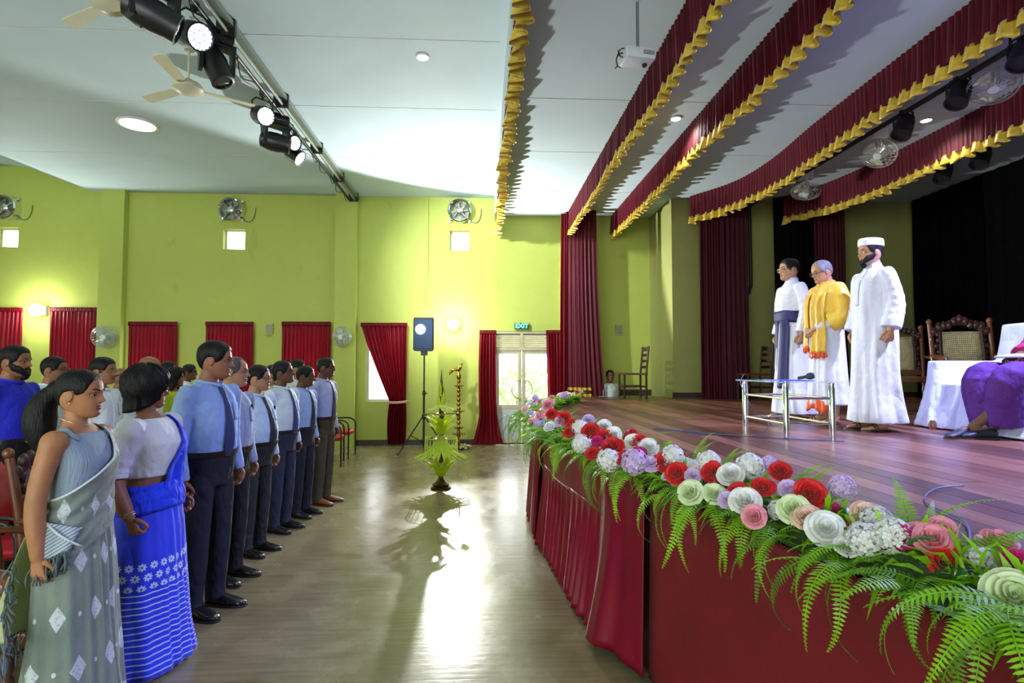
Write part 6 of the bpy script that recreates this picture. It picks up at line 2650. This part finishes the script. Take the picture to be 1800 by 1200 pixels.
def ornate_chair(label, loc, rot, group=None):
    """carved armchair with cane seat and back; faces +X"""
    R = thing('carved_chair', label, 'chair', loc, rot, group)
    for sy in (-1, 1):
        p = MB()
        turned(p, (-.24, sy * .27, .0), (-.25, sy * .27, .44), .028, 4)
        p.tube([(-.25, sy * .27, .42), (-.30, sy * .275, .75), (-.36, sy * .28, 1.06)], [.026, .027, .024], 10)
        p.add(*sh_ball((-.367, sy * .28, 1.085), (.03, .03, .035)))
        p.build('back_post', WOODC, R)
        p = MB()
        turned(p, (.24, sy * .29, 0), (.24, sy * .29, .42), .032, 4)
        turned(p, (.22, sy * .30, .44), (.22, sy * .30, .63), .024, 3)
        p.build('front_leg', WOODC, R)
        p = MB()
        p.tube(spline([(-.30, sy * .28, .70), (-.1, sy * .31, .69), (.15, sy * .33, .665), (.25, sy * .32, .65), (.275, sy * .315, .62)], 16), [.02] * 4 + [.022] * 4 + [.026] * 4 + [.03, .032, .03, .02], 10, sq=1.2)
        p.build('armrest', WOODC, R)
    c = MB()
    for k in range(11):
        u = k / 10
        y = -.25 + .5 * u
        h = .97 + .12 * math.sin(u * PI) + .02 * math.sin(u * PI * 5)
        c.add(*sh_ball((-.33 - .01 * h, y, h), (.028, .036, .05), 8, 6))
    c.tube(spline([(-.335, -.27, .95), (-.345, -.15, 1.02), (-.355, 0, 1.07), (-.345, .15, 1.02), (-.335, .27, .95)], 14), .03, 8, sq=.7)
    c.build('crest_rail', WOODD, R)
    for sy in (-1, 1):
        p = MB()
        p.tube([(-.262, sy * .185, .50), (-.30, sy * .20, .75), (-.34, sy * .19, .97)], .022, 8)
        for k in range(7):
            t = k / 6
            p.add(*sh_ball((-.265 - .07 * t, sy * (.22 + .015 * math.sin(k * 2)), .54 + .4 * t), (.02, .03, .035), 8, 5))
        p.build('carved_stile', WOODD, R)
    p = MB()
    p.box((-.262, 0, .50), (.04, .5, .06))
    p.build('lower_rail', WOODC, R, smooth=False)
    p = MB()
    p.grid(6, 8, lambda u, v: Vector((-.262 - .075 * v - .012 * math.sin(u * PI), -.18 + .36 * u, .52 + .45 * v)))
    p.build('cane_back', CANE, R, solid=.004)
    s = MB()
    s.box((.24, 0, .42), (.06, .60, .06))
    s.box((-.24, 0, .42), (.06, .54, .06))
    for sy in (-1, 1):
        s.box((0, sy * .285, .42), (.46, .06, .058))
    s.build('seat_frame', WOODC, R, smooth=False)
    p = MB()
    p.grid(6, 6, lambda u, v: Vector((-.21 + .42 * u, -.255 + .51 * v, .446 - .01 * math.sin(u * PI) * math.sin(v * PI))))
    p.build('cane_seat', CANE, R, solid=.004)
    for a, b in (((-.24, -.27, .16), (-.24, .27, .16)), ((.0, -.28, .14), (.0, .28, .14)), ((-.24, -.27, .14), (.24, -.29, .14)), ((-.24, .27, .14), (.24, .29, .14))):
        p = MB()
        turned(p, a, b, .018, 3)
        p.build('stretcher', WOODC, R)
    return R


ornate_chair('carved cane-back chair behind the bearded man in white robe', (5.35, 6.95, HS), -PI / 2 - .45)
ornate_chair('carved cane-back chair rising behind the draped sofa', (5.24, 5.80, HS), -PI / 2 - .42)
ornate_chair('carved cane chair at the photo edge behind the grey saree', (-2.36, 3.02, 0), 0)
ornate_chair('carved cane chair between and behind the two saree women', (-2.38, 3.77, 0), 0)
ornate_chair('carved cane chair behind the tall man with navy tie', (-2.40, 4.52, 0), 0)


def slat_chair(label, loc, rot):
    R = thing('wooden_chair', label, 'chair', loc, rot)
    for sy in (-1, 1):
        p = MB()
        p.tube([(-.20, sy * .19, 0), (-.20, sy * .19, .44), (-.25, sy * .19, .95)], .02, 4)
        p.build('back_leg', WOODD, R, smooth=False)
        p = MB()
        p.tube([(.2, sy * .19, 0), (.2, sy * .19, .43)], .02, 4)
        p.build('front_leg', WOODD, R, smooth=False)
    for z in (.90, .79, .68, .57):
        p = MB()
        p.box((-.205 - .05 * (z - .44) / .5, 0, z), (.018, .38, .05 if z < .9 else .07))
        p.build('back_slat', WOODD, R, smooth=False)
    p = MB()
    p.box((0, 0, .445), (.45, .44, .035))
    p.build('seat', WOODC, R, smooth=False)
    for a in ((0, -.19), (0, .19)):
        p = MB()
        p.box((0, a[1], .22), (.4, .02, .03))
        p.build('stretcher', WOODD, R, smooth=False)
    p = MB()
    p.box((.2, 0, .22), (.02, .38, .03))
    p.build('stretcher', WOODD, R, smooth=False)
    return R


slat_chair('dark slat-back wooden chair in the wings beside the seated person', (2.78, 10.35, HS), PI)
slat_chair('slat-back wooden chair half hidden by the dark side curtain', (4.78, 9.75, HS), PI)

RED_V = mat('chair_red_vinyl', srgb(196, 20, 40), .4, var=.1)


def arm_chair(label, loc, rot, group=None):
    """black tube frame, red seat and back, curved arms"""
    R = thing('armchair', label, 'chair', loc, rot, group)
    for sy in (-1, 1):
        p = MB()
        p.tube(spline([(.22, sy * .27, 0), (.22, sy * .27, .40), (.21, sy * .27, .60), (.13, sy * .27, .66), (-.12, sy * .27, .66), (-.24, sy * .26, .64)], 20), .014, 8)
        p.build('arm_leg', BLK, R)
        p = MB()
        p.tube([(-.22, sy * .25, 0), (-.22, sy * .25, .42), (-.30, sy * .24, .92)], .014, 8)
        p.build('back_leg', BLK, R)
    p = MB()
    p.add(*fuse([sh_loft([ring(z, -.235, .235, .25, 28, .45) for z in (.40, .47)])], .02, 2))
    p.build('seat', RED_V, R, angle=180)
    p = MB()
    rings = []
    for t, w_ in ((0, .20), (.12, .235), (.5, .24), (.85, .23), (1, .19)):
        z = .54 + .40 * t
        x = -.245 - .08 * t
        rings.append([Vector((x + dx, dy * w_, z)) for dx, dy in ((.03, -.9), (.035, 0), (.03, .9), (0, 1), (-.03, .9), (-.035, 0), (-.03, -.9), (0, -1))])
    p.add(*sh_loft(rings))
    p.build('backrest', RED_V, R, angle=60)
    return R


a0 = arm_chair('red-seated armchair by the pilaster at the end of the line', (-2.50, 9.55, 0), .15, 'red armchairs')
dup(a0, (-2.52, 10.35, 0), 0, 'red-seated armchair nearest the far wall behind the other', 'red armchairs')
for k, (x, y) in enumerate(((-2.98, 3.32), (-2.98, 3.95), (-2.98, 4.58), (-3.72, 3.95))):
    dup(a0, (x, y, 0), .02 * k, ('red chair at the lower photo edge behind the carved chair', 'red chair just past the woman in grey saree',
                                 'red chair between the saree women and the white-shirted men', 'red chair below the man in royal blue shirt')[k], 'red armchairs')

# ------------------------------------------------------------------ stage furniture
SHEET = cloth('sheet_white', srgb(206, 214, 238), wr=.5, wscale=4)
root = thing('draped_sofa', 'large sofa covered by a white sheet at the stage edge of the photo', 'sofa', (4.62, 4.52, HS), PI)


def block(x0, x1, y0, y1, z0, z1, fl=0.0, sl=0.0, fold=.0, n_=60, m_=12):
    rings = []
    for j in range(m_):
        t = j / (m_ - 1)
        z = z0 + (z1 - z0) * t
        rg = []
        for k in range(n_):
            a = 2 * PI * k / n_
            ca, sa = math.cos(a), math.sin(a)
            e = .38
            f = 1 + fold * (1 - t) * math.sin(a * 13 + z * 2)
            o = fl * (1 - t) ** 1.6
            rg.append(Vector(((x0 + x1) / 2 - sl * t + ((x1 - x0) / 2 + o) * f * math.copysign(abs(ca) ** e, ca),
                              (y0 + y1) / 2 + ((y1 - y0) / 2 + o) * f * math.copysign(abs(sa) ** e, sa), z)))
        rings.append(rg)
    return sh_loft(rings)


mb = MB()
mb.add(*fuse([block(-.40, .36, -.72, .72, .01, .42, .10, 0, .03), block(-.52, -.26, -.72, .72, .3, .98, .05, .10, .02), block(-.45, .36, -.74, -.58, .01, .63, .10, 0, .05), block(-.45, .36, .56, .74, .01, .63, .10, 0, .05)], .016, 6))
mb.build('sheet', SHEET, root, angle=180)
for sx, sy in ((.3, .6), (.3, -.6)):
    mb = MB()
    mb.lathe([(.03, 0), (.035, .04), (.02, .08)], 12, (sx + .16, sy * .9, 0))
    mb.build('foot', WOODC, root)

# low glass table
ta, tb_ = onz(1328, 757, HS), onz(1450, 776, HS)
x0, x1 = 2.42, 2.80
y0, y1 = 4.42, 5.12
root = thing('glass_table', 'low glass-topped chrome table before the standing men', 'table', ((x0 + x1) / 2, (y0 + y1) / 2, HS))
hx, hy = (x1 - x0) / 2, (y1 - y0) / 2
for sx in (-1, 1):
    for sy in (-1, 1):
        p = MB()
        p.lathe([(.024, 0), (.024, .40), (.020, .41), (.020, .44), (.028, .445)], 16, (sx * hx, sy * hy, 0))
        p.build('leg', CHROME, root)
for z in (.12, .32):
    for a, b in (((-hx, -hy), (hx, -hy)), ((-hx, hy), (hx, hy)), ((-hx, -hy), (-hx, hy)), ((hx, -hy), (hx, hy))):
        p = MB()
        p.tube([(a[0], a[1], z), (b[0], b[1], z)], .010, 8)
        p.build('rail', CHROME, root)
p = MB()
p.bbox(-hx - .06, hx + .06, -hy - .06, hy + .06, .445, .455)
p.build('glass_top', mat('table_glass', (.75, .88, .9), .03, transm=.6, alpha=.45), root, smooth=False)
p = MB()
p.bbox(-.14, .16, -.16, .10, .456, .462)
tag(p.build('folder', mat('folder_blue', srgb(40, 80, 190), .5), None, smooth=False, loc=root.location), 'flat blue folder lying on the glass table', 'folder')
p = MB()
p.lathe([(.010, 0), (.013, .01), (.013, .06), (.026, .08), (.03, .10), (.022, .125)], 14, (0, 0, 0), (.25, -.1, .05))
o = p.build('microphone', BLK, None, loc=root.location + Vector((.02, -.16, .478)))
tag(o, 'small dark microphone lying on the glass table', 'microphone')
CABLE = mat('cable_blue', srgb(56, 80, 120), .5)
for k, pts in enumerate((
        [(2.35, 5.0, .50), (2.28, 4.9, .42), (2.36, 4.82, .2), (2.42, 4.7, .1), (2.3, 4.6, .012), (2.2, 4.55, .008)],
        [(1.55, 5.1, .008), (1.9, 4.75, .008), (2.3, 4.45, .008), (2.6, 4.3, .008), (2.85, 4.45, .008)],
        [(1.6, 5.2, .008), (2.0, 4.7, .008), (2.4, 4.36, .008), (2.75, 4.2, .008)],
        [(1.55, 1.75, .008), (1.75, 2.0, .008), (1.85, 2.3, .008), (2.1, 2.55, .008), (2.3, 2.62, .008)])):
    p = MB()
    p.tube([q + Vector((0, 0, HS)) for q in spline(pts, 40)], .0034, 6)
    o = p.build('microphone_cable', CABLE)
    tag(o, ('blue cable hanging from the glass table', 'blue cable curving across the stage floor under the table', 'second blue cable along the stage front',
            'thin cable on the stage boards near the garland')[k], 'cable')

# ------------------------------------------------------------------ flower garland along the stage edge
rnd = random.Random(21)


def petal_mat(name, c, var=.15):
    return mat(name, srgb(*c), .55, var=var, scale=25, transl=.25, sheen=.15)


RED_P = petal_mat('petal_red', (206, 26, 24))
WHITE_P = petal_mat('petal_white', (232, 234, 226), .05)
CREAMG_P = petal_mat('petal_pale_green', (214, 228, 178), .08)
PINK_P = petal_mat('petal_pink', (232, 152, 164))
LILAC_P = petal_mat('petal_lilac', (214, 190, 226))
MAG_P = petal_mat('petal_magenta', (206, 30, 120))
BLUSH_P = petal_mat('petal_blush', (236, 200, 176))
FERN = mat('fern_green', srgb(132, 190, 18), .5, var=.3, scale=8, transl=.35)
FERN_D = mat('fern_green_deep', srgb(92, 148, 16), .5, var=.3, scale=8, transl=.3)
LEAFG = mat('rose_leaf', srgb(46, 120, 34), .4, var=.25, scale=10, transl=.2)


def rose_mesh(name, m, seed):
    """layered spiral of cupped petals"""
    r = random.Random(seed)
    mb = MB()
    k = 0
    for ringi, (cnt, rad, hgt, open_) in enumerate(((2, .13, .80, .0), (3, .28, .80, .05), (4, .48, .72, .22), (5, .72, .56, .50), (6, .94, .30, .85))):
        for q in range(cnt):
            a0 = 2 * PI * (q + .5 * (ringi % 2)) / cnt + r.uniform(-.2, .2)
            sp = 2 * PI / cnt * 1.18
            hh = hgt + r.uniform(-.07, .07)
            ro = r.uniform(.94, 1.06)

            def fn(u, v):
                a = a0 + (u - .5) * sp * (.55 + .45 * math.sin(PI * min(.9, .1 + .62 * v)))
                e = abs(2 * (u - .5))
                lip = max(0, v - .72) / .28
                rr = ro * rad * (.2 + .8 * v ** .55) + (.05 + .17 * open_) * lip ** 1.5
                z = -.35 + (hh + .35) * v * (1 - .16 * e ** 2.5) - (.02 + .16 * open_) * lip ** 2
                return Vector((rr * math.cos(a), rr * math.sin(a), z))
            mb.grid(6, 7, fn)
    mb.add(*sh_ball((0, 0, -.25), (.3, .3, .25), 8, 5))
    return mb.mesh(name, m, angle=180)


def cluster_mesh(name, m, seed):
    """ball of small four-petalled florets"""
    r = random.Random(seed)
    mb = MB()
    for q in range(56):
        zz = 1 - 1.6 * q / 56
        a = q * 2.4
        s = math.sqrt(max(0, 1 - zz * zz))
        d = Vector((s * math.cos(a), s * math.sin(a), zz))
        c = d * r.uniform(.82, 1.05)
        u = d.orthogonal().normalized()
        u.rotate(Matrix.Rotation(r.uniform(0, 3), 3, d))
        v = d.cross(u)
        for k in range(4):
            b = k * PI / 2
            e, f = u * math.cos(b) + v * math.sin(b), -u * math.sin(b) + v * math.cos(b)
            mb.add([c, c + e * .16 + f * .13 + d * .10, c + e * .30 + d * .06, c + e * .16 - f * .13 + d * .10], [(0, 1, 2, 3)])
    mb.add(*sh_ball((0, 0, 0), .72, 10, 7))
    return mb.mesh(name, m, angle=180)


def carnation_mesh(name, m, seed):
    r = random.Random(seed)
    mb = MB()
    for ringi, (cnt, tilt) in enumerate(((7, .25), (9, .7), (11, 1.1), (12, 1.45))):
        for q in range(cnt):
            a0 = 2 * PI * (q + .37 * ringi) / cnt

            def fn(u, v):
                L = .95 * v
                w_ = (u - .5) * .75 * v
                x = L * math.sin(tilt)
                z = L * math.cos(tilt) * .8 + .05 * math.sin(u * 12) * v
                return Vector((x * math.cos(a0) - w_ * math.sin(a0), x * math.sin(a0) + w_ * math.cos(a0), z - .2))
            mb.grid(5, 3, fn)
    return mb.mesh(name, m, angle=180)


def bud_mesh(name, m, seed):
    mb = MB()
    mb.lathe([(.05, -.9), (.35, -.6), (.5, -.1), (.42, .35), (.2, .75), (.05, .9)], 12, wob=lambda a, z: 1 + .14 * math.sin(3 * a + z * 3))
    return mb.mesh(name, m, angle=180)


FL = {
    'red_rose': [rose_mesh('red_rose', RED_P, k) for k in range(3)],
    'white_rose': [rose_mesh('white_rose', WHITE_P, k + 5) for k in range(3)],
    'pale_green_rose': [rose_mesh('pale_green_rose', CREAMG_P, k + 9) for k in range(2)],
    'pink_rose': [rose_mesh('pink_rose', PINK_P, k + 12) for k in range(2)],
    'blush_rose': [rose_mesh('blush_rose', BLUSH_P, k + 15) for k in range(2)],
    'lilac_carnation': [carnation_mesh('lilac_carnation', LILAC_P, k) for k in range(2)],
    'white_floret_cluster': [cluster_mesh('white_floret_cluster', WHITE_P, k) for k in range(2)],
    'magenta_carnation': [carnation_mesh('magenta_carnation', MAG_P, 7)],
    'lilac_floret_cluster': [cluster_mesh('lilac_floret_cluster', LILAC_P, 4)],
    'rose_bud': [bud_mesh('rose_bud', MAG_P, 1)],
}

garland = thing('flower_garland', 'long garland of roses, carnations and fern along the stage edge', 'garland', (0, 0, HS))
# mossy core the stems are pushed into
core = MB()
ys = np.linspace(.7, 9.45, 70)
pts, rr = [], []
for k, y in enumerate(ys):
    pts.append((edge_x(y) - .02 + .015 * math.sin(k), y, .035))
    rr.append(.075 + .012 * math.sin(k * 2.3))
core.tube(pts, rr, 10, up=(0, 0, 1))
core.build('moss_core', mat('moss_core', srgb(44, 70, 22), .9, var=.4, scale=30, bump=.6, bscale=60), garland, angle=180)
# paper lining peeping out
for y0_, y1_ in ((1.15, 1.45), (1.62, 1.72)):
    pb = MB()
    pb.grid(6, 2, lambda u, v: Vector((edge_x(y0_ + (y1_ - y0_) * u) - .065 - .03 * v, y0_ + (y1_ - y0_) * u, .006 - .02 * v)))
    pb.build('lining', mat('lining_blue', srgb(150, 190, 206), .4), garland, solid=.003)


def nrm_edge(y):
    d = (edge_x(y + .05) - edge_x(y - .05)) / .1
    return Vector((-1, d, 0)).normalized()


def put(me, name, loc, d, s, spin=0.0):
    o = link(name, me, garland, loc)
    q = Vector((0, 0, 1)).rotation_difference(Vector(d).normalized())
    o.rotation_mode = 'QUATERNION'
    o.rotation_quaternion = q @ Matrix.Rotation(spin, 3, 'Z').to_quaternion()
    o.scale = (s, s, s) if isinstance(s, float) else s
    return o


PLACED = []


def flower(kind, y, across, up, s, lean=None):
    n_ = nrm_edge(y)
    c = Vector((edge_x(y), y, 0)) + n_ * across + Vector((0, 0, up))
    d = lean if lean is not None else (n_ * (.35 + across * 2.2) + Vector((rnd.uniform(-.25, .25), rnd.uniform(-.6, .1), .9)))
    me = rnd.choice(FL[kind])
    PLACED.append(c)
    return put(me, kind, c, d, float(s), rnd.uniform(0, 6))


# hand-placed flowers of the near stretch, taken from where they sit in the picture (pixel, depth)
def flower_at(kind, px, py, Y, s):
    c = at(px, py, Y * .955)
    c = Vector((c.x, c.y, c.z - HS))
    PLACED.append(c)
    d = Vector((-.45 + rnd.uniform(-.2, .2), -.75 + rnd.uniform(-.15, .15), .65 + rnd.uniform(-.2, .2)))
    return put(rnd.choice(FL[kind]), kind, c, d, float(s), rnd.uniform(0, 6))


near = [
    ('pale_green_rose', 1782, 1050, 1.22, .055), ('magenta_carnation', 1796, 992, 1.30, .040), ('red_rose', 1662, 988, 1.42, .036),
    ('pink_rose', 1640, 948, 1.46, .040), ('pink_rose', 1618, 942, 1.52, .036), ('pink_rose', 1655, 930, 1.55, .032), ('magenta_carnation', 1592, 945, 1.52, .040),
    ('white_floret_cluster', 1568, 942, 1.55, .046), ('white_floret_cluster', 1520, 950, 1.60, .046), ('white_rose', 1488, 962, 1.62, .030), ('white_floret_cluster', 1540, 915, 1.68, .040),
    ('blush_rose', 1525, 908, 1.72, .044), ('white_rose', 1452, 930, 1.70, .050), ('blush_rose', 1418, 910, 1.78, .040), ('pale_green_rose', 1395, 895, 1.82, .046),
    ('red_rose', 1424, 868, 1.92, .046), ('rose_bud', 1470, 890, 1.85, .026), ('lilac_floret_cluster', 1480, 858, 1.95, .040), ('lilac_carnation', 1385, 858, 1.98, .036),
    ('red_rose', 1342, 857, 2.02, .036), ('red_rose', 1372, 828, 2.15, .036), ('white_rose', 1310, 882, 1.98, .048), ('pink_rose', 1326, 908, 1.88, .036),
    ('lilac_carnation', 1278, 878, 2.05, .036), ('red_rose', 1300, 866, 2.08, .034), ('white_floret_cluster', 1318, 818, 2.25, .046), ('lilac_floret_cluster', 1352, 815, 2.25, .030),
    ('white_rose', 1284, 835, 2.22, .046), ('red_rose', 1252, 830, 2.30, .040), ('white_floret_cluster', 1246, 812, 2.38, .044), ('lilac_carnation', 1218, 836, 2.35, .036),
    ('red_rose', 1190, 832, 2.40, .044), ('pale_green_rose', 1214, 866, 2.20, .046), ('pale_green_rose', 1256, 868, 2.15, .040), ('white_floret_cluster', 1182, 802, 2.60, .046),
    ('red_rose', 1166, 813, 2.60, .040), ('lilac_carnation', 1145, 815, 2.62, .042), ('lilac_floret_cluster', 1115, 812, 2.65, .055), ('red_rose', 1097, 806, 2.72, .036),
    ('magenta_carnation', 1123, 796, 2.78, .040), ('white_rose', 1112, 778, 2.92, .042), ('white_rose', 1140, 786, 2.85, .044), ('red_rose', 1123, 776, 2.90, .036),
    ('red_rose', 1077, 785, 2.92, .050), ('white_rose', 1078, 765, 3.05, .044), ('red_rose', 1062, 768, 3.05, .040), ('magenta_carnation', 1050, 775, 3.00, .034),
    ('white_floret_cluster', 1070, 808, 2.75, .050), ('red_rose', 1043, 798, 2.85, .036), ('red_rose', 1038, 758, 3.2, .046), ('white_floret_cluster', 1020, 755, 3.3, .050),
    ('lilac_carnation', 1034, 738, 3.5, .042), ('white_rose', 1062, 750, 3.3, .042), ('red_rose', 1003, 760, 3.3, .040), ('white_floret_cluster', 1022, 780, 3.0, .044),
    ('red_rose', 992, 735, 3.9, .044), ('lilac_carnation', 983, 740, 3.9, .040), ('red_rose', 970, 728, 4.3, .042), ('pink_rose', 964, 712, 4.8, .05),
]
for k in near:
    flower(k[0], 0, 0, 0, 0) if False else flower_at(*k)
kinds = ['red_rose', 'white_rose', 'white_floret_cluster', 'lilac_carnation', 'pale_green_rose', 'pink_rose', 'red_rose', 'white_rose', 'lilac_floret_cluster', 'blush_rose']
for k in range(74):
    y = 3.3 + (k + rnd.random()) / 74 * 6.1
    flower(kinds[k % len(kinds)], y, rnd.uniform(-.13, .17), rnd.uniform(.07, .17), rnd.uniform(.036, .052))


for k in range(46):
    y = 1.05 + (k + rnd.random()) / 46 * 2.6
    ac = rnd.uniform(-.13, .13)
    c_ = Vector((edge_x(y), y, 0)) + nrm_edge(y) * ac
    up_ = rnd.uniform(.07, .14)
    if min((Vector((p.x, p.y, p.z)) - Vector((c_.x, c_.y, up_))).length for p in PLACED) > .055:
        flower(kinds[(k * 3) % len(kinds)], y, ac, up_, rnd.uniform(.030, .044))


def frond_mesh(name, m, L, droop, pairs, wmax, seed, curl=0.0, thin=False):
    """sword fern frond: arching stem with leaflets along both sides"""
    r = random.Random(seed)
    mb = MB()
    pts = []
    ang = .55
    p = Vector((0, 0, 0))
    n_ = pairs + 4
    side = 0.0
    for k in range(n_):
        pts.append(p.copy())
        ang -= droop / n_ * (1.2 if k > 3 else .3)
        side += curl / n_
        p = p + Vector((math.cos(ang) * math.cos(side), math.cos(ang) * math.sin(side), math.sin(ang))) * (L / n_)
    mb.tube(pts, [.0028 * (1 - .7 * k / n_) for k in range(n_)], 4)
    for k in range(2, n_ - 1):
        t = (k - 2) / (n_ - 3)
        w_ = wmax * (.55 + .45 * math.sin(PI * min(1, t * 1.15 + .12))) * (1 - t ** 3 * .85)
        tg = (pts[k + 1] - pts[k - 1]).normalized()
        up = Vector((0, 0, 1)) if abs(tg.z) < .85 else Vector((1, 0, .2))
        lat = tg.cross(up).normalized()
        nr = lat.cross(tg)
        for s in (-1, 1):
            d = (lat * s + tg * .22 - nr * .12 + Vector((0, 0, r.uniform(-.12, .05)))).normalized()
            q = L / n_ * (.30 if not thin else .2)
            b = pts[k]
            mb.add([b - tg * q * .8, b + d * w_ * .5 - tg * q + nr * .002, b + d * w_, b + d * w_ * .5 + tg * q * 1.1 + nr * .002, b + tg * q * .8], [(0, 1, 2, 3, 4)])
    return mb.mesh(name, m, angle=180)


FRONDS = [frond_mesh('fern_frond', FERN if k % 3 else FERN_D, L, dr, pr, w_, k, cu) for k, (L, dr, pr, w_, cu) in enumerate((
    (.36, 1.9, 26, .040, .3), (.42, 2.2, 30, .042, -.3), (.46, 2.5, 34, .038, .5), (.30, 1.5, 22, .036, -.4), (.38, 2.9, 30, .036, .2), (.34, 1.0, 24, .038, 0), (.50, 2.6, 36, .040, -.2)))]
SPRIG = frond_mesh('asparagus_sprig', FERN, .42, 1.0, 16, .05, 31, .4, True)
for k in range(292):
    # dense near the camera, sparser far away
    t = (k + rnd.random()) / 292
    y = .85 + 8.5 * t ** 1.7
    n_ = nrm_edge(y)
    front = rnd.random() < .64
    a = rnd.uniform(-1.0, 1.0) + (0 if front else PI)
    base = Vector((edge_x(y), y, 0)) + n_ * (rnd.uniform(.02, .15) if front else rnd.uniform(-.10, .02)) + Vector((0, 0, rnd.uniform(.0, .06) if front else rnd.uniform(.03, .10)))
    d = Matrix.Rotation(a, 3, 'Z') @ n_
    me = rnd.choice(FRONDS) if front else rnd.choice(FRONDS[3:6])
    o = link('fern_frond', me, garland, base)
    o.rotation_euler = (rnd.uniform(-.35, .35), rnd.uniform(-.25, .3) if front else rnd.uniform(-.75, -.1), math.atan2(d.y, d.x))
    s = rnd.uniform(.65, 1.05) * (1.0 if front else .88)
    o.scale = (s, s, s)
for px, py, Y, rz in ((1490, 1010, 1.50, PI * .95), (1700, 1010, 1.35, PI * .9), (1640, 1040, 1.40, PI * 1.1)):
    c = at(px, py, Y)
    o = link('asparagus_sprig', SPRIG, garland, Vector((c.x, c.y, c.z - HS)))
    o.rotation_euler = (0.3, .1 if rz > 2 else -1.1, rz)
    o.scale = (.7, .7, .7) if rz > 2 else (.32, .32, .32)
# fine filler greenery, too small to count
fg = MB()
for k in range(2600):
    y = .75 + 8.7 * rnd.random() ** 1.5
    n_ = nrm_edge(y)
    a = rnd.uniform(-.5, PI + .5)
    b = Vector((edge_x(y) - .02, y, .03)) + (n_ * math.cos(a) + Vector((0, 0, math.sin(a)))) * .06
    d = (n_ * math.cos(a) + Vector((rnd.uniform(-.6, .6), rnd.uniform(-.9, .9), math.sin(a) * 1.1 + rnd.uniform(-.5, .3)))).normalized()
    L_ = rnd.uniform(.05, .12)
    s_ = d.orthogonal().normalized()
    s_.rotate(Matrix.Rotation(rnd.uniform(0, 6), 3, d))
    w_ = rnd.uniform(.004, .010)
    m_ = b + d * L_ * .5 + Vector((0, 0, .008))
    e_ = b + d * L_ - Vector((0, 0, rnd.uniform(0, .03)))
    fg.add([b - s_ * w_ * .4, b + s_ * w_ * .4, m_ + s_ * w_, m_ - s_ * w_, e_], [(0, 1, 2, 3), (3, 2, 4)])
tag(fg.build('filler_greenery', FERN, garland, angle=180), kind='stuff')
# rose leaves tucked between the blooms
lf = MB()
lf.grid(4, 6, lambda u, v: Vector((v, (u - .5) * .62 * math.sin(PI * min(.98, .06 + v * .94)), .12 * math.sin(v * 3) - .25 * abs(u - .5))))
LEAFM = lf.mesh('rose_leaf', LEAFG, angle=180)
for k in range(150):
    y = .95 + 8.3 * ((k + rnd.random()) / 150) ** 1.3
    n_ = nrm_edge(y)
    base = Vector((edge_x(y), y, 0)) + n_ * rnd.uniform(-.1, .14) + Vector((0, 0, rnd.uniform(.06, .13)))
    o = link('rose_leaf', LEAFM, garland, base)
    o.rotation_euler = (rnd.uniform(-.5, .5), rnd.uniform(-.7, .3), rnd.uniform(0, 6.28))
    s = rnd.uniform(.05, .085)
    o.scale = (s, s, s)
